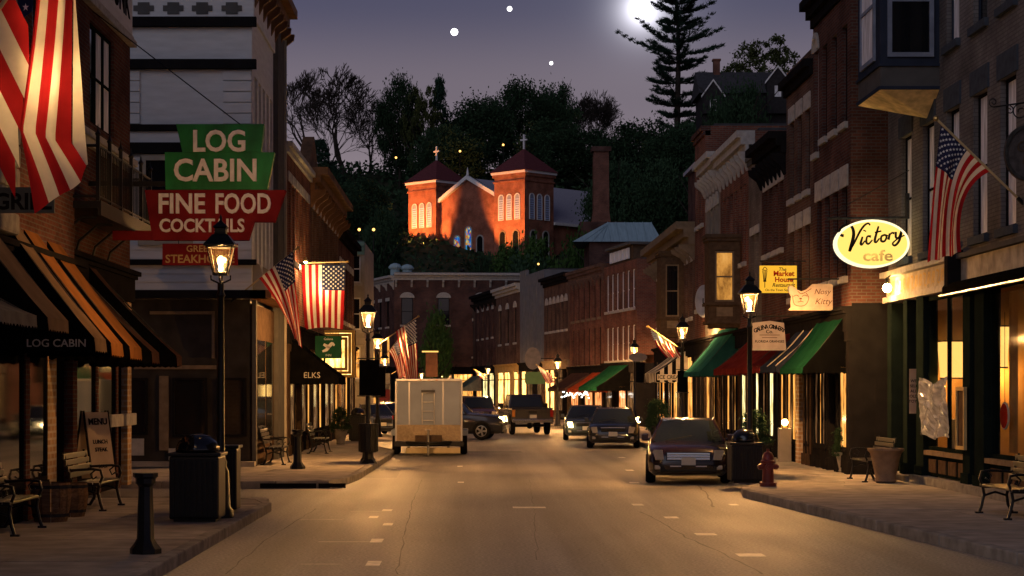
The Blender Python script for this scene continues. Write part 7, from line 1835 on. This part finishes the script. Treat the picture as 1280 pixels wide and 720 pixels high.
for s in (-1, 1):
    b = MB(); b.box(s * (W2 - .14), s * (W2 - .01), .0, .06, .84, 1.16); b.build('tail_lamp', TAILR if s > 0 else mat('tail_lamp_glow', (.5, .2, .05), .3), t)
    b = MB(); b.box(s * .95, s * 1.2, 3.4, 3.52, 1.2, 1.45); b.box(s * .88, s * .96, 3.43, 3.49, 1.25, 1.3); b.build('wing_mirror', BLKPL, t, bevel=.02)
    b = MB(); b.prism([(s * (W2 + .004), 1.1 + .5 * math.cos(math.pi * k / 10), .5 + .46 * math.sin(math.pi * k / 10)) for k in range(11)], (s * .05, 0, 0)); b.build('fender_flare', BLKPL, t)
wheels(t, (-.82, .82), (1.1, 4.5), .42)
b = MB(); b.tube([(-.8, 1.1, .42), (.8, 1.1, .42)], .06, 8); b.ball((0, 1.1, .42), .15, 8); b.tube([(0, .3, .5), (0, -.15, .5)], .04, 6); b.build('axle', BLKPL, t)
# white box trailer parked at the left kerb
Y = gy(570); x0, x1 = PX(495, Y), PX(577, Y); w = x1 - x0
t = thing('box_trailer', 'white box trailer parked at the left kerb with its front ladder and tongue towards us', 'trailer', ((x0 + x1) / 2, Y, .004))
TRW = mat('trailer_white_sheet', (.31, .35, .42), .4, var=.10, nscale=1.5)
DIAM = mat('diamond_plate', (.24, .19, .13), .3, metal=.85, var=.2, nscale=14, bump=.6, bscale=70)
b = MB(); b.box(-w / 2, w / 2, .02, 5.2, .45, 2.42); b.build('box', TRW, t, bevel=.06)
b = MB(); b.box(-w / 2 + .02, w / 2 - .02, -.012, .019, .47, .98); b.build('stone_guard', DIAM, t); b = MB(); b.box(-w / 2 - .01, w / 2 + .01, -.02, .12, 2.36, 2.44); b.build('top_rail', STEEL, t, bevel=.015)
for s in (-1, 1):
    b = MB(); b.box(s * w / 2 - .03, s * w / 2 + .03, -.03, .1, .46, 2.36); b.build('corner_post', STEEL, t, bevel=.01)
    b = MB(); b.box(s * (w / 2 + .01), s * (w / 2 + .20), .9, 3.2, .62, .80); b.build('fender', TRW, t, bevel=.03)
for y in (1.5, 2.5):
    for s in (-1, 1): wq = place(TY, 'wheel', t, (s * (w / 2 + .06), y, .335)); place(RIM, 'rim', wq, (0, 0, 0), 0 if s > 0 else math.pi)
for xx in (-.62, .45):
    b = MB(); b.box(xx - .018, xx + .018, .008, .0195, .99, 2.35); b.build('seam', STEEL, t)
for k in range(3): b = MB(); b.box(-.25 + k * .25 - .035, -.25 + k * .25 + .035, -.04, -.021, 2.385, 2.415); b.build('marker_lamp', MATS['tail_lamp_glow'] if 'tail_lamp_glow' in MATS else TAILR, t)
for k in range(16):
    for xx in (-w / 2 + .06, w / 2 - .06): b = MB(); b.box(xx - .008, xx + .008, -.037, -.031, 1.05 + k * .083, 1.066 + k * .083); b.build('rivet', STEEL, t)
b = MB(); lx = -.02
for s in (-.19, .19): b.tube([(lx + s, -.05, 1.0), (lx + s, -.05, 2.05), (lx + s * .9, .0, 2.12)], .018, 6)
ld = b.build('ladder', STEEL, t)
for k in range(4): b = MB(); b.tube([(lx - .19, -.05, 1.12 + k * .29), (lx + .19, -.05, 1.12 + k * .29)], .014, 6); b.build('rung', STEEL, ld)
b = MB(); b.box(lx - .22, lx + .22, -.1, -.0, 2.0, 2.08); b.build('vent', GREYP, t)
b = MB(); b.tube([(-.7, .05, .42), (0, -1.1, .42)], .05, 6); b.tube([(.7, .05, .42), (0, -1.1, .42)], .05, 6); b.tube([(0, -1.1, .42), (0, -1.4, .44)], .05, 6); b.build('tongue', IRON, t)
b = MB(); b.box(-.42, .42, -.5, -.14, .46, .66); b.build('tool_box', TRIMBR, t, bevel=.02); b = MB(); b.tube([(0, -.95, .03), (0, -.95, .85)], .035, 8); b.tube([(-.1, -.95, .84), (.1, -.95, .84)], .015, 6); b.build('jack', STEEL, t)
b = MB(); b.box(-w / 2 - .05, w / 2 + .05, .0, .2, .30, .44); b.build('frame_rail', IRON, t); b = MB(); b.box(-.7, 1.0, -.62, -.50, .10, .28); b.build('step_plank', mat('pale_plank', (.5, .4, .22), .6, var=.2), t, bevel=.01)
for x in (-.62, .62): b = MB(); b.box(x - .04, x + .04, -.6, .1, .2, .3); b.build('step_arm', IRON, t)
